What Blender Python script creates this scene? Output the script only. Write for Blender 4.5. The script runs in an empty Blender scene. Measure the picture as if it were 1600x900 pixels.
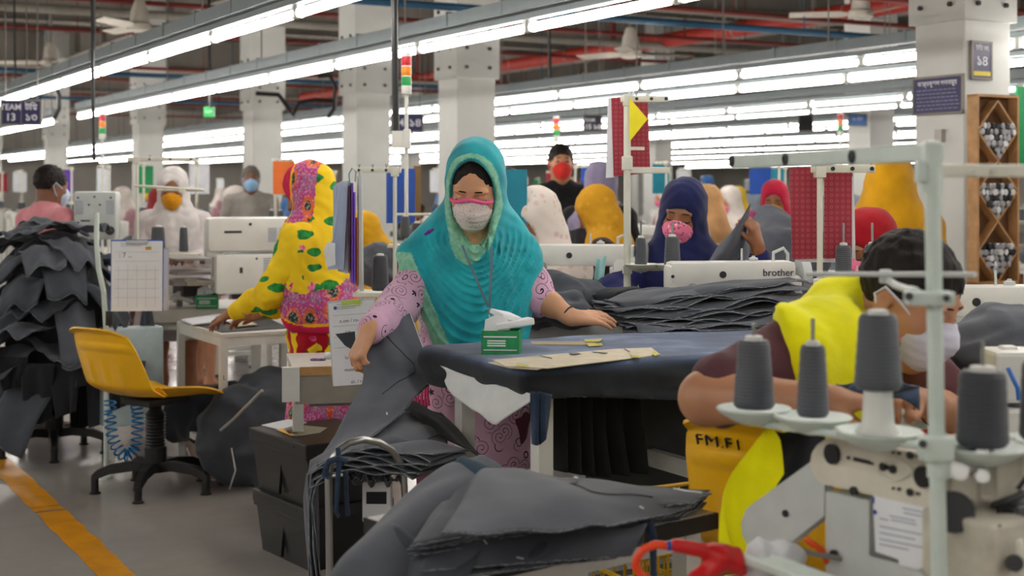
import bpy, bmesh, math, random
import numpy as np
from mathutils import Vector, Matrix, Euler
random.seed(7)
sin, cos, pi = math.sin, math.cos, math.pi
COL = bpy.context.scene.collection
# camera facts: focal length in pixels of a 1600 px wide frame, horizon row, eye height
F, CX, HY, EYE = 2200.0, 800.0, 295.0, 1.38
TH = math.atan2(1243.0, 2200.0)           # the factory grid is turned this much from the view
A = Vector((-sin(TH), cos(TH), 0)); B = Vector((cos(TH), sin(TH), 0)); Z = Vector((0, 0, 1))
def at(px, py, d): return Vector(((px-CX)*d/F, d, EYE-(py-HY)*d/F))
def uv(u, v, z=0): return B*u + A*v + Vector((0, 0, z))
def V(*a): return Vector(a)
def lin(c):
    c = c.lstrip('#'); r = [int(c[i:i+2], 16)/255 for i in (0, 2, 4)]
    return tuple((x/12.92 if x <= .04045 else ((x+.055)/1.055)**2.4) for x in r) + (1,)
# ---------------------------------------------------------------- materials
class NT:
    def __init__(s, name):
        s.m = bpy.data.materials.new(name); s.m.use_nodes = True
        s.t = s.m.node_tree; s.b = s.t.nodes['Principled BSDF']
        s.co = None
    def n(s, ty, **kw):
        x = s.t.nodes.new(ty)
        for k, v in kw.items():
            if k in x.inputs: x.inputs[k].default_value = v
            else: setattr(x, k, v)
        return x
    def l(s, a, b): s.t.links.new(a, b)
    def obj(s):
        if s.co is None: s.co = s.n('ShaderNodeTexCoord').outputs['Object']
        return s.co
    def mapping(s, scale=(1,1,1), rot=(0,0,0), loc=(0,0,0)):
        m = s.n('ShaderNodeMapping'); s.l(s.obj(), m.inputs['Vector'])
        m.inputs['Scale'].default_value = scale; m.inputs['Rotation'].default_value = rot; m.inputs['Location'].default_value = loc
        return m.outputs['Vector']
    def noise(s, scale, detail=3, vec=None, dist=0):
        x = s.n('ShaderNodeTexNoise'); x.inputs['Scale'].default_value = scale; x.inputs['Detail'].default_value = detail
        x.inputs['Distortion'].default_value = dist
        s.l(vec or s.obj(), x.inputs['Vector']); return x.outputs['Fac']
    def ramp(s, fac, stops, const=False):
        r = s.n('ShaderNodeValToRGB'); s.l(fac, r.inputs['Fac'])
        if const: r.color_ramp.interpolation = 'CONSTANT'
        e = r.color_ramp.elements
        while len(e) < len(stops): e.new(.5)
        for q, (p, c) in zip(e, stops): q.position = p; q.color = lin(c) if isinstance(c, str) else c
        return r.outputs['Color']
    def mix(s, fac, a, b):
        x = s.n('ShaderNodeMix'); x.data_type = 'RGBA'
        for v, i in ((fac, 0), (a, 6), (b, 7)):
            if isinstance(v, str): v = lin(v)
            if hasattr(v, 'is_linked') or hasattr(v, 'links'): s.l(v, x.inputs[i])
            else: x.inputs[i].default_value = v
        return x.outputs[2]
    def math(s, op, a, b=0.0):
        x = s.n('ShaderNodeMath'); x.operation = op
        for v, i in ((a, 0), (b, 1)):
            if hasattr(v, 'links'): s.l(v, x.inputs[i])
            else: x.inputs[i].default_value = v
        return x.outputs[0]
    def attr(s, name):
        x = s.n('ShaderNodeAttribute'); x.attribute_name = name; return x
    def color(s, c):
        if isinstance(c, str): s.b.inputs['Base Color'].default_value = lin(c)
        else: s.l(c, s.b.inputs['Base Color'])
    def bump(s, h, strength=.3, dist=.01):
        x = s.n('ShaderNodeBump'); x.inputs['Strength'].default_value = strength; x.inputs['Distance'].default_value = dist
        s.l(h, x.inputs['Height']); s.l(x.outputs[0], s.b.inputs['Normal'])
MATS = {}
def mat(name, c, rough=.5, metal=0, var=.06, vs=14, bump=0, bs=60, spec=.5, sheen=0):
    if name in MATS: return MATS[name]
    k = NT(name); k.b.inputs['Roughness'].default_value = rough; k.b.inputs['Metallic'].default_value = metal
    k.b.inputs['Specular IOR Level'].default_value = spec
    if sheen: k.b.inputs['Sheen Weight'].default_value = sheen
    if var:
        l = lin(c); lo = tuple(x*(1-var*2) for x in l[:3])+(1,); hi = tuple(min(1, x*(1+var)) for x in l[:3])+(1,)
        k.color(k.ramp(k.noise(vs, 4), [(.3, lo), (.7, hi)]))
    else: k.color(c)
    if bump: k.bump(k.noise(bs, 3), bump, .004)
    MATS[name] = k.m; return k.m
def fabric(name, c, rough=.9, weave=900, var=.1, bump=.25, sheen=.15):
    if name in MATS: return MATS[name]
    k = NT(name); k.b.inputs['Roughness'].default_value = rough; k.b.inputs['Specular IOR Level'].default_value = .2
    k.b.inputs['Sheen Weight'].default_value = sheen; k.b.inputs['Sheen Roughness'].default_value = .5
    l = lin(c); lo = tuple(x*(1-var*2) for x in l[:3])+(1,); hi = tuple(min(1, x*(1+var)) for x in l[:3])+(1,)
    k.color(k.ramp(k.noise(9, 5), [(.3, lo), (.7, hi)])); k.bump(k.noise(weave*.2, 2), bump, .003)
    MATS[name] = k.m; return k.m
# ---------------------------------------------------------------- objects
def tag(o, label=None, cat=None, group=None, kind=None):
    if label: o['label'] = label
    if cat: o['category'] = cat
    if group: o['group'] = group
    if kind: o['kind'] = kind
    return o
def thing(name, label, cat, loc=(0, 0, 0), rz=0, group=None):
    o = bpy.data.objects.new(name, None); COL.objects.link(o)
    o.location = loc; o.rotation_euler = (0, 0, rz); o.empty_display_size = .1
    return tag(o, label, cat, group)
def link_mesh(name, me, m, parent=None, loc=None, rz=None):
    o = bpy.data.objects.new(name, me); COL.objects.link(o)
    if m is not None and not me.materials:
        for q in (m if isinstance(m, (list, tuple)) else [m]): me.materials.append(q)
    if parent is not None: o.parent = parent
    if loc is not None: o.location = loc
    if rz is not None: o.rotation_euler = (0, 0, rz)
    return o
def kids(o): return [c for c in o.children]
def dup(root, loc=None, rz=None, label=None, group=None, scale=None):
    r = root.copy(); COL.objects.link(r)
    if loc is not None: r.location = loc
    if rz is not None: r.rotation_euler = (0, 0, rz)
    if scale is not None: r.scale = scale
    if label: r['label'] = label
    if group: r['group'] = group
    for ch in kids(root):
        c = ch.copy(); COL.objects.link(c); c.parent = r
        for g in kids(ch):
            d = g.copy(); COL.objects.link(d); d.parent = c
    return r
def frame_to(d):
    """matrix whose z axis points along d"""
    d = Vector(d).normalized(); return d.to_track_quat('Z', 'Y').to_matrix()
class MB:
    def __init__(s): s.bm = bmesh.new(); s.mi = 0
    def _fin(s, vs):
        for f in {f for v in vs for f in v.link_faces}: f.material_index = s.mi
    def box(s, c, size, R=None, bev=0):
        r = bmesh.ops.create_cube(s.bm, size=1); vs = r['verts']
        for v in vs: v.co = Vector((v.co.x*size[0], v.co.y*size[1], v.co.z*size[2]))
        if bev:
            e = list({e for v in vs for e in v.link_edges})
            q = bmesh.ops.bevel(s.bm, geom=e, offset=bev, segments=2, affect='EDGES', profile=.6)
            vs = list({v for f in q['faces'] for v in f.verts} | {v for v in vs if v.is_valid})
        R = R or Matrix.Identity(3); c = Vector(c)
        for v in vs: v.co = R @ v.co + c
        s._fin(vs); return s
    def rings(s, rs, closed=False, caps=True):
        """loft between rings (lists of points of one length)"""
        vv = [[s.bm.verts.new(p) for p in r] for r in rs]; n = len(vv[0]); m = len(vv)
        for i in range(m-1 if not closed else m):
            a, b = vv[i], vv[(i+1) % m]
            for j in range(n):
                f = s.bm.faces.new((a[j], a[(j+1) % n], b[(j+1) % n], b[j])); f.material_index = s.mi
        if caps and not closed:
            for r, fl in ((vv[0], True), (vv[-1], False)):
                f = s.bm.faces.new(r[::-1] if fl else r); f.material_index = s.mi
        return s
    def cone(s, a, b, ra, rb=None, n=16, caps=True):
        a, b = Vector(a), Vector(b); rb = ra if rb is None else rb; R = frame_to(b-a)
        ring = lambda c, r: [c + R @ Vector((r*cos(2*pi*i/n), r*sin(2*pi*i/n), 0)) for i in range(n)]
        return s.rings([ring(a, ra), ring(b, rb)], caps=caps)
    def lathe(s, prof, c=(0, 0, 0), d=(0, 0, 1), n=24, caps=True):
        R = frame_to(d) if tuple(d) != (0, 0, 1) else Matrix.Identity(3); c = Vector(c)
        return s.rings([[c + R @ Vector((r*cos(2*pi*i/n), r*sin(2*pi*i/n), z)) for i in range(n)] for r, z in prof], caps=caps)
    def tube(s, pts, r, n=8, closed=False, caps=True):
        pts = [Vector(p) for p in pts]; m = len(pts); rs = []; up = None
        for i, p in enumerate(pts):
            if closed: d = pts[(i+1) % m]-pts[i-1]
            else: d = pts[min(i+1, m-1)]-pts[max(i-1, 0)]
            if d.length < 1e-9: d = Vector((0, 0, 1))
            d.normalize()
            if up is None: up = Vector((0, 0, 1)) if abs(d.z) < .9 else Vector((1, 0, 0))
            x = up.cross(d)
            if x.length < 1e-6: x = Vector((1, 0, 0)).cross(d)
            x.normalize(); up = d.cross(x).normalized()
            rr = r[i] if isinstance(r, (list, tuple)) else r
            rs.append([p + (x*cos(2*pi*j/n)+up*sin(2*pi*j/n))*rr for j in range(n)])
        return s.rings(rs, closed=closed, caps=caps)
    def prism(s, poly, t, M=None):
        """2-D outline (x,y) extruded along z by t, then moved by 4x4 M"""
        M = M or Matrix.Identity(4)
        a = [M @ Vector((x, y, 0)) for x, y in poly]; b = [M @ Vector((x, y, t)) for x, y in poly]
        return s.rings([a, b])
    def ell(s, c, r, R=None, n=16):
        q = bmesh.ops.create_uvsphere(s.bm, u_segments=n, v_segments=max(6, n//2), radius=1)['verts']
        R = R or Matrix.Identity(3); c = Vector(c); r = (r, r, r) if not hasattr(r, '__len__') else r
        for v in q: v.co = R @ Vector((v.co.x*r[0], v.co.y*r[1], v.co.z*r[2])) + c
        s._fin(q); return s
    def grid(s, fn, nu, nv, th=0):
        """sheet fn(u,v)->point for u,v in 0..1, thickened by th along its normals"""
        P = [[Vector(fn(i/nu, j/nv)) for j in range(nv+1)] for i in range(nu+1)]
        def nrm(i, j):
            a = P[min(i+1, nu)][j]-P[max(i-1, 0)][j]; b = P[i][min(j+1, nv)]-P[i][max(j-1, 0)]
            c = a.cross(b); return c.normalized() if c.length > 1e-12 else Vector((0, 0, 1))
        top = [[s.bm.verts.new(P[i][j]) for j in range(nv+1)] for i in range(nu+1)]
        def F4(a, b, c, d):
            try: f = s.bm.faces.new((a, b, c, d)); f.material_index = s.mi
            except ValueError: pass
        for i in range(nu):
            for j in range(nv): F4(top[i][j], top[i+1][j], top[i+1][j+1], top[i][j+1])
        if th:
            bot = [[s.bm.verts.new(P[i][j]-nrm(i, j)*th) for j in range(nv+1)] for i in range(nu+1)]
            for i in range(nu):
                for j in range(nv): F4(bot[i][j], bot[i][j+1], bot[i+1][j+1], bot[i+1][j])
            for i in range(nu):
                F4(top[i+1][0], top[i][0], bot[i][0], bot[i+1][0]); F4(top[i][nv], top[i+1][nv], bot[i+1][nv], bot[i][nv])
            for j in range(nv):
                F4(top[0][j], top[0][j+1], bot[0][j+1], bot[0][j]); F4(top[nu][j+1], top[nu][j], bot[nu][j], bot[nu][j+1])
        return s
    def mesh(s, name, smooth=False, ang=40):
        bmesh.ops.recalc_face_normals(s.bm, faces=s.bm.faces)
        me = bpy.data.meshes.new(name); s.bm.to_mesh(me)
        if smooth:
            for e in s.bm.edges:
                pass
            me.polygons.foreach_set('use_smooth', [True]*len(me.polygons))
            if ang < 180: me.set_sharp_from_angle(angle=math.radians(ang))
        s.bm.free(); return me
    def build(s, name, m, parent=None, smooth=True, ang=40, loc=None, rz=None):
        return link_mesh(name, s.mesh(name, smooth, ang), m, parent, loc, rz)
def RZ(a): return Matrix.Rotation(a, 3, 'Z')
def RX(a): return Matrix.Rotation(a, 3, 'X')
def RY(a): return Matrix.Rotation(a, 3, 'Y')
# ---------------------------------------------------------------- text
def text(name, body, size, m, loc, R, parent=None, align='CENTER', depth=.001, sx=1, bold=0):
    c = bpy.data.curves.new(name, 'FONT'); c.body = body; c.size = size; c.align_x = align; c.align_y = 'CENTER'; c.extrude = depth
    c.resolution_u = 3
    if bold: c.offset = bold
    t = bpy.data.objects.new(name, c); COL.objects.link(t); c.materials.append(m)
    me = bpy.data.meshes.new_from_object(t.evaluated_get(bpy.context.evaluated_depsgraph_get())); bpy.data.objects.remove(t); bpy.data.curves.remove(c)
    M = (R.to_4x4() if len(R) == 3 else R) @ Matrix.Diagonal((sx, 1, 1, 1)); M.translation = Vector(loc)
    o = link_mesh(name, me, m, parent); o.matrix_local = M
    return o
def face_R(n):
    """rotation for flat writing: z axis = outward normal n, x axis horizontal, y up"""
    n = Vector(n).normalized(); x = Vector((0, 0, 1)).cross(n)
    x = x.normalized() if x.length > 1e-6 else Vector((1, 0, 0)); y = n.cross(x)
    return Matrix((x, y, n)).transposed()
# ---------------------------------------------------------------- smooth solids from distance fields
class SDF:
    def __init__(s): s.p = []; s.post = None; s.lo = None
    def add(s, fn, lo, hi, k=.02, op='u'): s.p.append((fn, np.array(lo, float), np.array(hi, float), k, op)); return s
    def ell(s, c, r, R=None, k=.02, op='u'):
        c = np.array(c, float); r = np.array((r, r, r) if not hasattr(r, '__len__') else r, float); m = float(r.max())
        Ri = np.array((R or Matrix.Identity(3)).transposed())
        def fn(P):
            q = (P-c) @ Ri.T; k0 = np.sqrt(((q/r)**2).sum(1)); k1 = np.sqrt(((q/(r*r))**2).sum(1))
            return np.where(k1 > 1e-9, k0*(k0-1)/np.maximum(k1, 1e-9), -r.min())
        return s.add(fn, c-m, c+m, k, op)
    def cone(s, a, b, ra, rb=None, k=.02, op='u', flat=None):
        """tapered capsule; flat=(axis vector, factor) squashes it across that axis"""
        a = np.array(a, float); b = np.array(b, float); rb = ra if rb is None else rb; ab = b-a; L2 = max(float(ab@ab), 1e-12)
        fx = None
        if flat is not None: fx = (np.array(Vector(flat[0]).normalized(), float), flat[1])
        def fn(P):
            q = P-a; t = np.clip(q@ab/L2, 0, 1); w = q-t[:, None]*ab
            if fx is not None: w = w + (w@fx[0])[:, None]*fx[0]*(1/fx[1]-1)
            d = np.sqrt((w*w).sum(1))-(ra+(rb-ra)*t)
            return d*(fx[1] if fx is not None else 1)
        m = max(ra, rb); return s.add(fn, np.minimum(a, b)-m, np.maximum(a, b)+m, k, op)
    def chain(s, pts, rs, k=.015, op='u', flat=None):
        for i in range(len(pts)-1): s.cone(pts[i], pts[i+1], rs[i], rs[i+1], k, op, flat)
        return s
    def box(s, c, h, r=.01, R=None, k=.01, op='u'):
        c = np.array(c, float); h = np.array(h, float)-r; Ri = np.array((R or Matrix.Identity(3)).transposed()); m = float(np.linalg.norm(h))+r
        def fn(P):
            q = np.abs((P-c) @ Ri.T)-h
            return np.sqrt((np.maximum(q, 0)**2).sum(1))+np.minimum(q.max(1), 0)-r
        return s.add(fn, c-m, c+m, k, op)
    def half(s, p, n, k=.005):
        """keep only the side n points away from (cut)"""
        p = np.array(p, float); n = np.array(Vector(n).normalized(), float)
        return s.add(lambda P: (P-p)@n, (-99,)*3, (99,)*3, k, 'i')
    def ev(s, P):
        D = np.full(len(P), 1.0)
        for fn, lo, hi, k, op in s.p:
            d = fn(P)
            if op == 'u':
                h = np.maximum(k-np.abs(D-d), 0)/k; D = np.minimum(D, d)-h*h*k*.25
            elif op == 's':
                h = np.maximum(k-np.abs(D+d), 0)/k; D = np.maximum(D, -d)+h*h*k*.25
            else:
                h = np.maximum(k-np.abs(D-d), 0)/k; D = np.maximum(D, d)+h*h*k*.25
        if s.post is not None: D = s.post(P, D)
        return D
    def mesh(s, name, h, attr=None, M=None, pad=.03):
        us = [q for q in s.p if q[4] == 'u']
        lo = np.min([q[1] for q in us], 0)-pad; hi = np.max([q[2] for q in us], 0)+pad
        c = 4; n = (np.ceil((hi-lo)/(h*c)).astype(int)+1)
        g = [lo[i]+np.arange(n[i]+1)*h*c for i in range(3)]
        CP = np.stack(np.meshgrid(*[q[:-1]+h*c*.5 for q in g], indexing='ij'), -1).reshape(-1, 3)
        CD = s.ev(CP); near = np.abs(CD) < h*c*1.6
        D = np.where(CD.reshape(n) < 0, -1., 1.).astype(np.float32)
        D = D.repeat(c, 0).repeat(c, 1).repeat(c, 2)
        ci = np.argwhere(near.reshape(n)); off = np.stack(np.meshgrid(*[np.arange(c)]*3, indexing='ij'), -1).reshape(-1, 3)
        fi = (ci[:, None, :]*c+off[None]).reshape(-1, 3)
        for i in range(0, len(fi), 400000):
            q = fi[i:i+400000]; D[q[:, 0], q[:, 1], q[:, 2]] = s.ev(lo+q*h)
        verts, quads = surfnet(D); verts = lo+verts*h
        at_ = attr(verts) if attr is not None else None
        me = bpy.data.meshes.new(name)
        if M is not None: Mn = np.array(M); verts = verts@Mn[:3, :3].T+Mn[:3, 3]
        me.vertices.add(len(verts)); me.vertices.foreach_set('co', verts.astype(np.float32).ravel())
        me.loops.add(len(quads)*4); me.loops.foreach_set('vertex_index', quads.astype(np.int32).ravel())
        me.polygons.add(len(quads)); me.polygons.foreach_set('loop_start', np.arange(0, len(quads)*4, 4, dtype=np.int32))
        me.polygons.foreach_set('use_smooth', np.ones(len(quads), bool)); me.update(); me.validate()
        if at_ is not None:
            for k, v in (at_.items() if isinstance(at_, dict) else [('mark', at_)]):
                a = me.attributes.new(k, 'FLOAT', 'POINT'); a.data.foreach_set('value', np.asarray(v, np.float32))
        return me
    def build(s, name, m, h=.008, parent=None, attr=None, M=None, pad=.03, loc=None, rz=None):
        return link_mesh(name, s.mesh(name, h, attr, M, pad), m, parent, loc, rz)
def surfnet(D):
    S = D < 0; nx, ny, nz = D.shape
    cnt = np.zeros((nx-1, ny-1, nz-1), np.int8)
    for i in (0, 1):
        for j in (0, 1):
            for k in (0, 1): cnt += S[i:nx-1+i, j:ny-1+j, k:nz-1+k]
    mask = (cnt > 0) & (cnt < 8); ci = np.argwhere(mask); idx = np.full(mask.shape, -1, np.int64); idx[mask] = np.arange(len(ci))
    acc = np.zeros((len(ci), 3)); w = np.zeros(len(ci))
    cor = [(i, j, k) for i in (0, 1) for j in (0, 1) for k in (0, 1)]
    val = {c: D[ci[:, 0]+c[0], ci[:, 1]+c[1], ci[:, 2]+c[2]] for c in cor}
    for a in cor:
        for ax in range(3):
            if a[ax]: continue
            b = list(a); b[ax] = 1; b = tuple(b); va, vb = val[a], val[b]; x = (va < 0) != (vb < 0)
            t = np.where(x, va/np.where(x, va-vb, 1), 0)
            p = np.array(a, float)[None]+t[:, None]*np.eye(3)[ax]; acc[x] += p[x]; w[x] += 1
    verts = ci+acc/np.maximum(w, 1)[:, None]; quads = []
    for ax in range(3):
        sl0 = [slice(None)]*3; sl1 = [slice(None)]*3; sl0[ax] = slice(0, -1); sl1[ax] = slice(1, None)
        a, b = S[tuple(sl0)], S[tuple(sl1)]; e = np.argwhere(a != b)
        o1, o2 = (ax+1) % 3, (ax+2) % 3
        e = e[(e[:, o1] > 0) & (e[:, o2] > 0) & (e[:, o1] < D.shape[o1]-1) & (e[:, o2] < D.shape[o2]-1)]
        s0 = a[e[:, 0], e[:, 1], e[:, 2]]
        def cell(d1, d2):
            q = e.copy(); q[:, o1] += d1; q[:, o2] += d2; return idx[q[:, 0], q[:, 1], q[:, 2]]
        Q = np.stack([cell(-1, -1), cell(0, -1), cell(0, 0), cell(-1, 0)], 1)
        Q[~s0] = Q[~s0][:, ::-1]; quads.append(Q)
    Q = np.concatenate(quads); return verts, Q[(Q >= 0).all(1)]
def wob(P, s, seed=0, o=2):
    """cheap smooth noise in -1..1 over points P (n,3)"""
    r = np.random.RandomState(seed); out = np.zeros(len(P)); am = 1; tot = 0
    for q in range(o):
        for _ in range(4):
            k = r.normal(size=3); k /= np.linalg.norm(k); out += am*np.sin(P@k*s*(1+.5*r.rand())+r.rand()*6.28+1.3*np.sin(P@r.normal(size=3)*s*.4+r.rand()*6)); tot += am
        s *= 2.1; am *= .5
    return out/tot*2
def wv(x, y, z, s, seed=0):
    r = random.Random(seed); o = 0
    for _ in range(4):
        a, b, c, p = r.gauss(0, 1), r.gauss(0, 1), r.gauss(0, 1), r.random()*6.28; l = math.sqrt(a*a+b*b+c*c) or 1
        o += sin((a*x+b*y+c*z)/l*s+p)
    return o/4
# ================================================================ the hall
def floor_mat():
    k = NT('polished_terrazzo_floor'); co = k.mapping(rot=(0, 0, -TH))
    k.b.inputs['Roughness'].default_value = .16
    br = k.n('ShaderNodeTexBrick'); br.offset = 0; k.l(co, br.inputs['Vector'])
    for a, b in (('Scale', 1), ('Mortar Size', .0035), ('Brick Width', 1.2), ('Row Height', 1.2), ('Mortar Smooth', .1)): br.inputs[a].default_value = b
    br.inputs['Color1'].default_value = lin('#a09a95'); br.inputs['Color2'].default_value = lin('#9a9793'); br.inputs['Mortar'].default_value = lin('#97897a')
    n = k.ramp(k.noise(1.3, 5), [(.35, '#958f8a'), (.7, '#a7a39e')])
    sc = k.noise(5, 6, dist=2)
    k.color(k.mix(k.math('MULTIPLY', sc, 0.25), k.mix(.5, br.outputs['Color'], n), '#6c6a68'))
    r = k.ramp(k.noise(2.2, 5), [(.3, (.1,)*3+(1,)), (.75, (.27,)*3+(1,))]); k.l(r, k.b.inputs['Roughness'])
    return k.m
U0, U1, V0, V1, CZ = -6.0, 36.0, -7.0, 46.0, 4.3
def slab(name, u0, u1, v0, v1, z0, z1, m, kind='structure', parent=None):
    o = MB().box(uv((u0+u1)/2, (v0+v1)/2, (z0+z1)/2), (u1-u0, v1-v0, z1-z0), RZ(TH)).build(name, m, parent, smooth=False)
    if kind: o['kind'] = kind
    return o
M_wall = mat('painted_wall', '#c9c5bd', .8, var=.05, vs=2)
slab('floor', U0, U1, V0, V1, -.2, 0, floor_mat())
slab('ceiling', U0, U1, V0, V1, CZ, CZ+.2, mat('bare_ceiling', '#605b53', .9, var=.12, vs=1.5))
slab('wall_far', U0, U1, V1, V1+.2, 0, CZ, M_wall); slab('wall_right', U1, U1+.2, V0, V1, 0, CZ, M_wall)
slab('wall_left', U0-.2, U0, V0, V1, 0, CZ, M_wall); slab('wall_near', U0, U1, V0-.2, V0, 0, CZ, M_wall)
# yellow floor line, worn: parallel to the light rows
def line_mat():
    k = NT('worn_yellow_line_paint'); k.b.inputs['Roughness'].default_value = .35
    k.color(k.ramp(k.noise(9, 6), [(.25, '#b87a08'), (.6, '#d9940c')])); return k.m
mb = MB(); p0 = at(95, 815, F*EYE/(815-HY)); u_l = p0.dot(B); rr = random.Random(3)
pts = [(-6+i*.11) for i in range(330)]
L = [u_l-.062+rr.uniform(-.006, .006) for _ in pts]; R_ = [u_l+.062+rr.uniform(-.006, .006) for _ in pts]
for i in range(len(pts)-1):
    if i % 17 == 9:   # worn break
        a, b = pts[i]+.02, pts[i+1]-.01
    else: a, b = pts[i], pts[i+1]
    vs = [mb.bm.verts.new(uv(u, v, .0015)) for u, v in ((L[i], a), (R_[i], a), (R_[i+1], b), (L[i+1], b))]
    mb.bm.faces.new(vs)
tag(mb.build('floor_line', line_mat(), smooth=False), kind='structure')
# ceiling beams and secondary joists (white painted steel)
M_beam = mat('beam_paint', '#88827a', .7, var=.08, vs=3)
def beam(u0, u1, v0, v1, z0, h, w):
    b = MB(); L = uv(u1, v1)-uv(u0, v0); c = uv((u0+u1)/2, (v0+v1)/2); R = RZ(math.atan2(L.y, L.x)); n = L.length
    b.box(c+Z*(z0+.012), (n, w, .024), R); b.box(c+Z*(z0+h-.012), (n, w, .024), R); b.box(c+Z*(z0+h/2), (n, .02, h-.03), R)
    for i in range(int(n/2)): b.box(c+L.normalized()*(i*2-n/2+1)+Z*(z0+h/2), (.014, w*.9, h-.03), R)
    return tag(b.build('ceiling_beam', M_beam, smooth=False), kind='structure')
COLU = [(6.08, 5.63), (5.52, 10.55), (5.58, 12.8), (5.57, 15.8), (5.4, 20.2), (5.5, 27), (5.5, 34)]
for v in (2.6, 9.2, 14.7, 20.1, 27.1, 34.1, 41): beam(U0, U1, v, v, CZ-.62, .6, .26)
for u in (5.72, 14.2, 22.8, 31.2): beam(u, u, V0, V1, CZ-.52, .5, .24)
for v in (6, 12, 17.5, 23.5, 30.5, 37.5): beam(U0, U1, v, v, CZ-.32, .3, .16)
# columns
M_col = mat('column_paint', '#cfd0cc', .55, var=.05, vs=2.5)
M_bolt = mat('dark_bolt', '#3a3a3a', .5, .6, 0)
M_bcol = mat('column_blue_paint', '#5f8fb0', .6)
def column(u, v, w=.36, step=2.3):
    b = MB(); b.box(uv(u, v, CZ/2), (w, w, CZ), RZ(TH), .012)
    b.box(uv(u, v, (step+CZ)/2), (w+.05, w+.05, CZ-step), RZ(TH))
    o = tag(b.build('column', M_col, smooth=False), kind='structure')
    b = MB()
    for sx in (-1, 1):
        for i in range(4):
            z = step+.09+i*.16
            b.cone(uv(u-w/2-.028, v+sx*w*.3, z), uv(u-w/2-.042, v+sx*w*.3, z), .015, n=6); b.cone(uv(u+sx*w*.3, v-w/2-.028, z), uv(u+sx*w*.3, v-w/2-.042, z), .015, n=6)
    bo = b.build('bolts', M_bolt, o, smooth=False)
    return o
for u, v in COLU: column(u, v)
for v in (20, 30): column(14.2, v); column(22.8, v+3)
column(11.3, 11.8); column(2.2, 26, .36)
# ------------------------------------------------ rows of tube lights on grey trunking
def emis(name, c, s):
    k = NT(name); k.b.inputs['Base Color'].default_value = lin(c); k.b.inputs['Emission Color'].default_value = lin(c); k.b.inputs['Emission Strength'].default_value = s; return k.m
M_tube = emis('lit_fluorescent_tube', '#fff8f0', 17.0); M_tubef = emis('lit_far_tube', '#fff8f0', 9.0)
M_trunk = mat('grey_trunking', '#8b979b', .45, var=.03); M_wht = mat('white_plastic', '#d9dad6', .4, var=.03); M_rod = mat('steel_rod', '#77726c', .5, .3, 0)
LZ = EYE+.80
TL = 1.25
tube_me = MB().cone((-.595, 0, 0), (.595, 0, 0), .022, n=8).mesh('tube', True)
tube_mf = MB().cone((-.595, 0, 0), (.595, 0, 0), .019, n=6).mesh('far_tube', True)
cap_me = MB().box((-.6, 0, .012), (.03, .03, .07)).box((.6, 0, .012), (.03, .03, .07)).mesh('tube_socket')
Q = math.atan2(A.y, A.x)
def light_row(sp, v0, v1, label, gap=None, z=LZ, detail=True):
    u = sp*cos(TH); r = thing('tube_light_row', label, 'light', uv(u, (v0+v1)/2, z+.1), Q)
    n = int((v1-v0)/TL); L = n*TL
    b = MB(); segs = [(0, L)] if not gap else [(0, gap[0]*TL), (gap[1]*TL, L)]
    for a, c in segs:
        b.box(((a+c)/2-L/2, 0, .02), (c-a, .085, .07)); b.box(((a+c)/2-L/2, 0, -.045), (c-a, .05, .03))
        if detail:
            for i in range(int((c-a)/.62)): b.box((a+i*.62-L/2+.3, 0, .025), (.018, .094, .085))
    b.build('trunking', M_trunk, r, smooth=False)
    b = MB()
    for i in range(0, n, 2):
        x = i*TL-L/2+.2; b.cone((x, 0, .05), (x, 0, CZ-z-.1), .006, n=5)
    b.build('hanger_rods', M_rod, r, smooth=False)
    for i in range(n):
        if gap and gap[0] <= i < gap[1]: continue
        x = (i+.5)*TL-L/2
        t = link_mesh('tube', tube_me if detail else tube_mf, M_tube if detail else M_tubef, r, (x, 0, -.1)); s = link_mesh('tube_socket', cap_me, M_wht, t)
    return r
def row_v(sp, px): return (sp*F/(px+443))/cos(TH)*1.0   # depth -> rough v
def vstart(u): return max(-4.5, .62*u-5)
ordn = ['first', 'second', 'third', 'fourth', 'fifth', 'sixth', 'seventh', 'eighth', 'ninth', 'tenth', 'eleventh', 'twelfth', 'thirteenth', 'fourteenth', 'fifteenth', 'sixteenth']
# depth along a row: Y = s'*F/(px+443); on the row  v = (Y - u*sin)/cos
def v_at(sp, px): u = sp*cos(TH); return (sp*F/(px+443)-u*sin(TH))/cos(TH)
def joint_start(sp, px, lo):
    v = v_at(sp, px)
    while v-TL > lo: v -= TL
    return v
light_row(2.65, joint_start(2.65, 350, -6), 40, 'nearest row of lit tube lights crossing the top left corner')
s2 = joint_start(4.04, 680, -6); g0 = round((v_at(4.04, 128)-s2)/TL)
light_row(4.04, s2, 40, 'long row of lit tube lights passing right above the turquoise-scarfed woman', gap=(g0, g0+1))
light_row(7.4, joint_start(7.4, 1185, -5), 42, 'upper of the two light rows running behind the red board with yellow triangle', z=LZ+.02)
light_row(8.25, joint_start(8.25, 1069, -3), 42, 'lower of the two light rows running behind the red board with yellow triangle')
light_row(-.95, -6, 20, 'row of tube lights hung over the aisle beside the yellow floor line'); light_row(-2.4, -6, 20, 'row of tube lights farthest out over the aisle')
rows = [10.4, 11.4, 13.6, 14.7, 17.0, 18.2, 21.2, 25.0, 30.0, 36.0]
for i, s in enumerate(rows):
    u = s*cos(TH); light_row(s, max(-3, .75*u-3), 43, ordn[i]+' row of tube lights behind the pair at the red board', detail=False)
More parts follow.
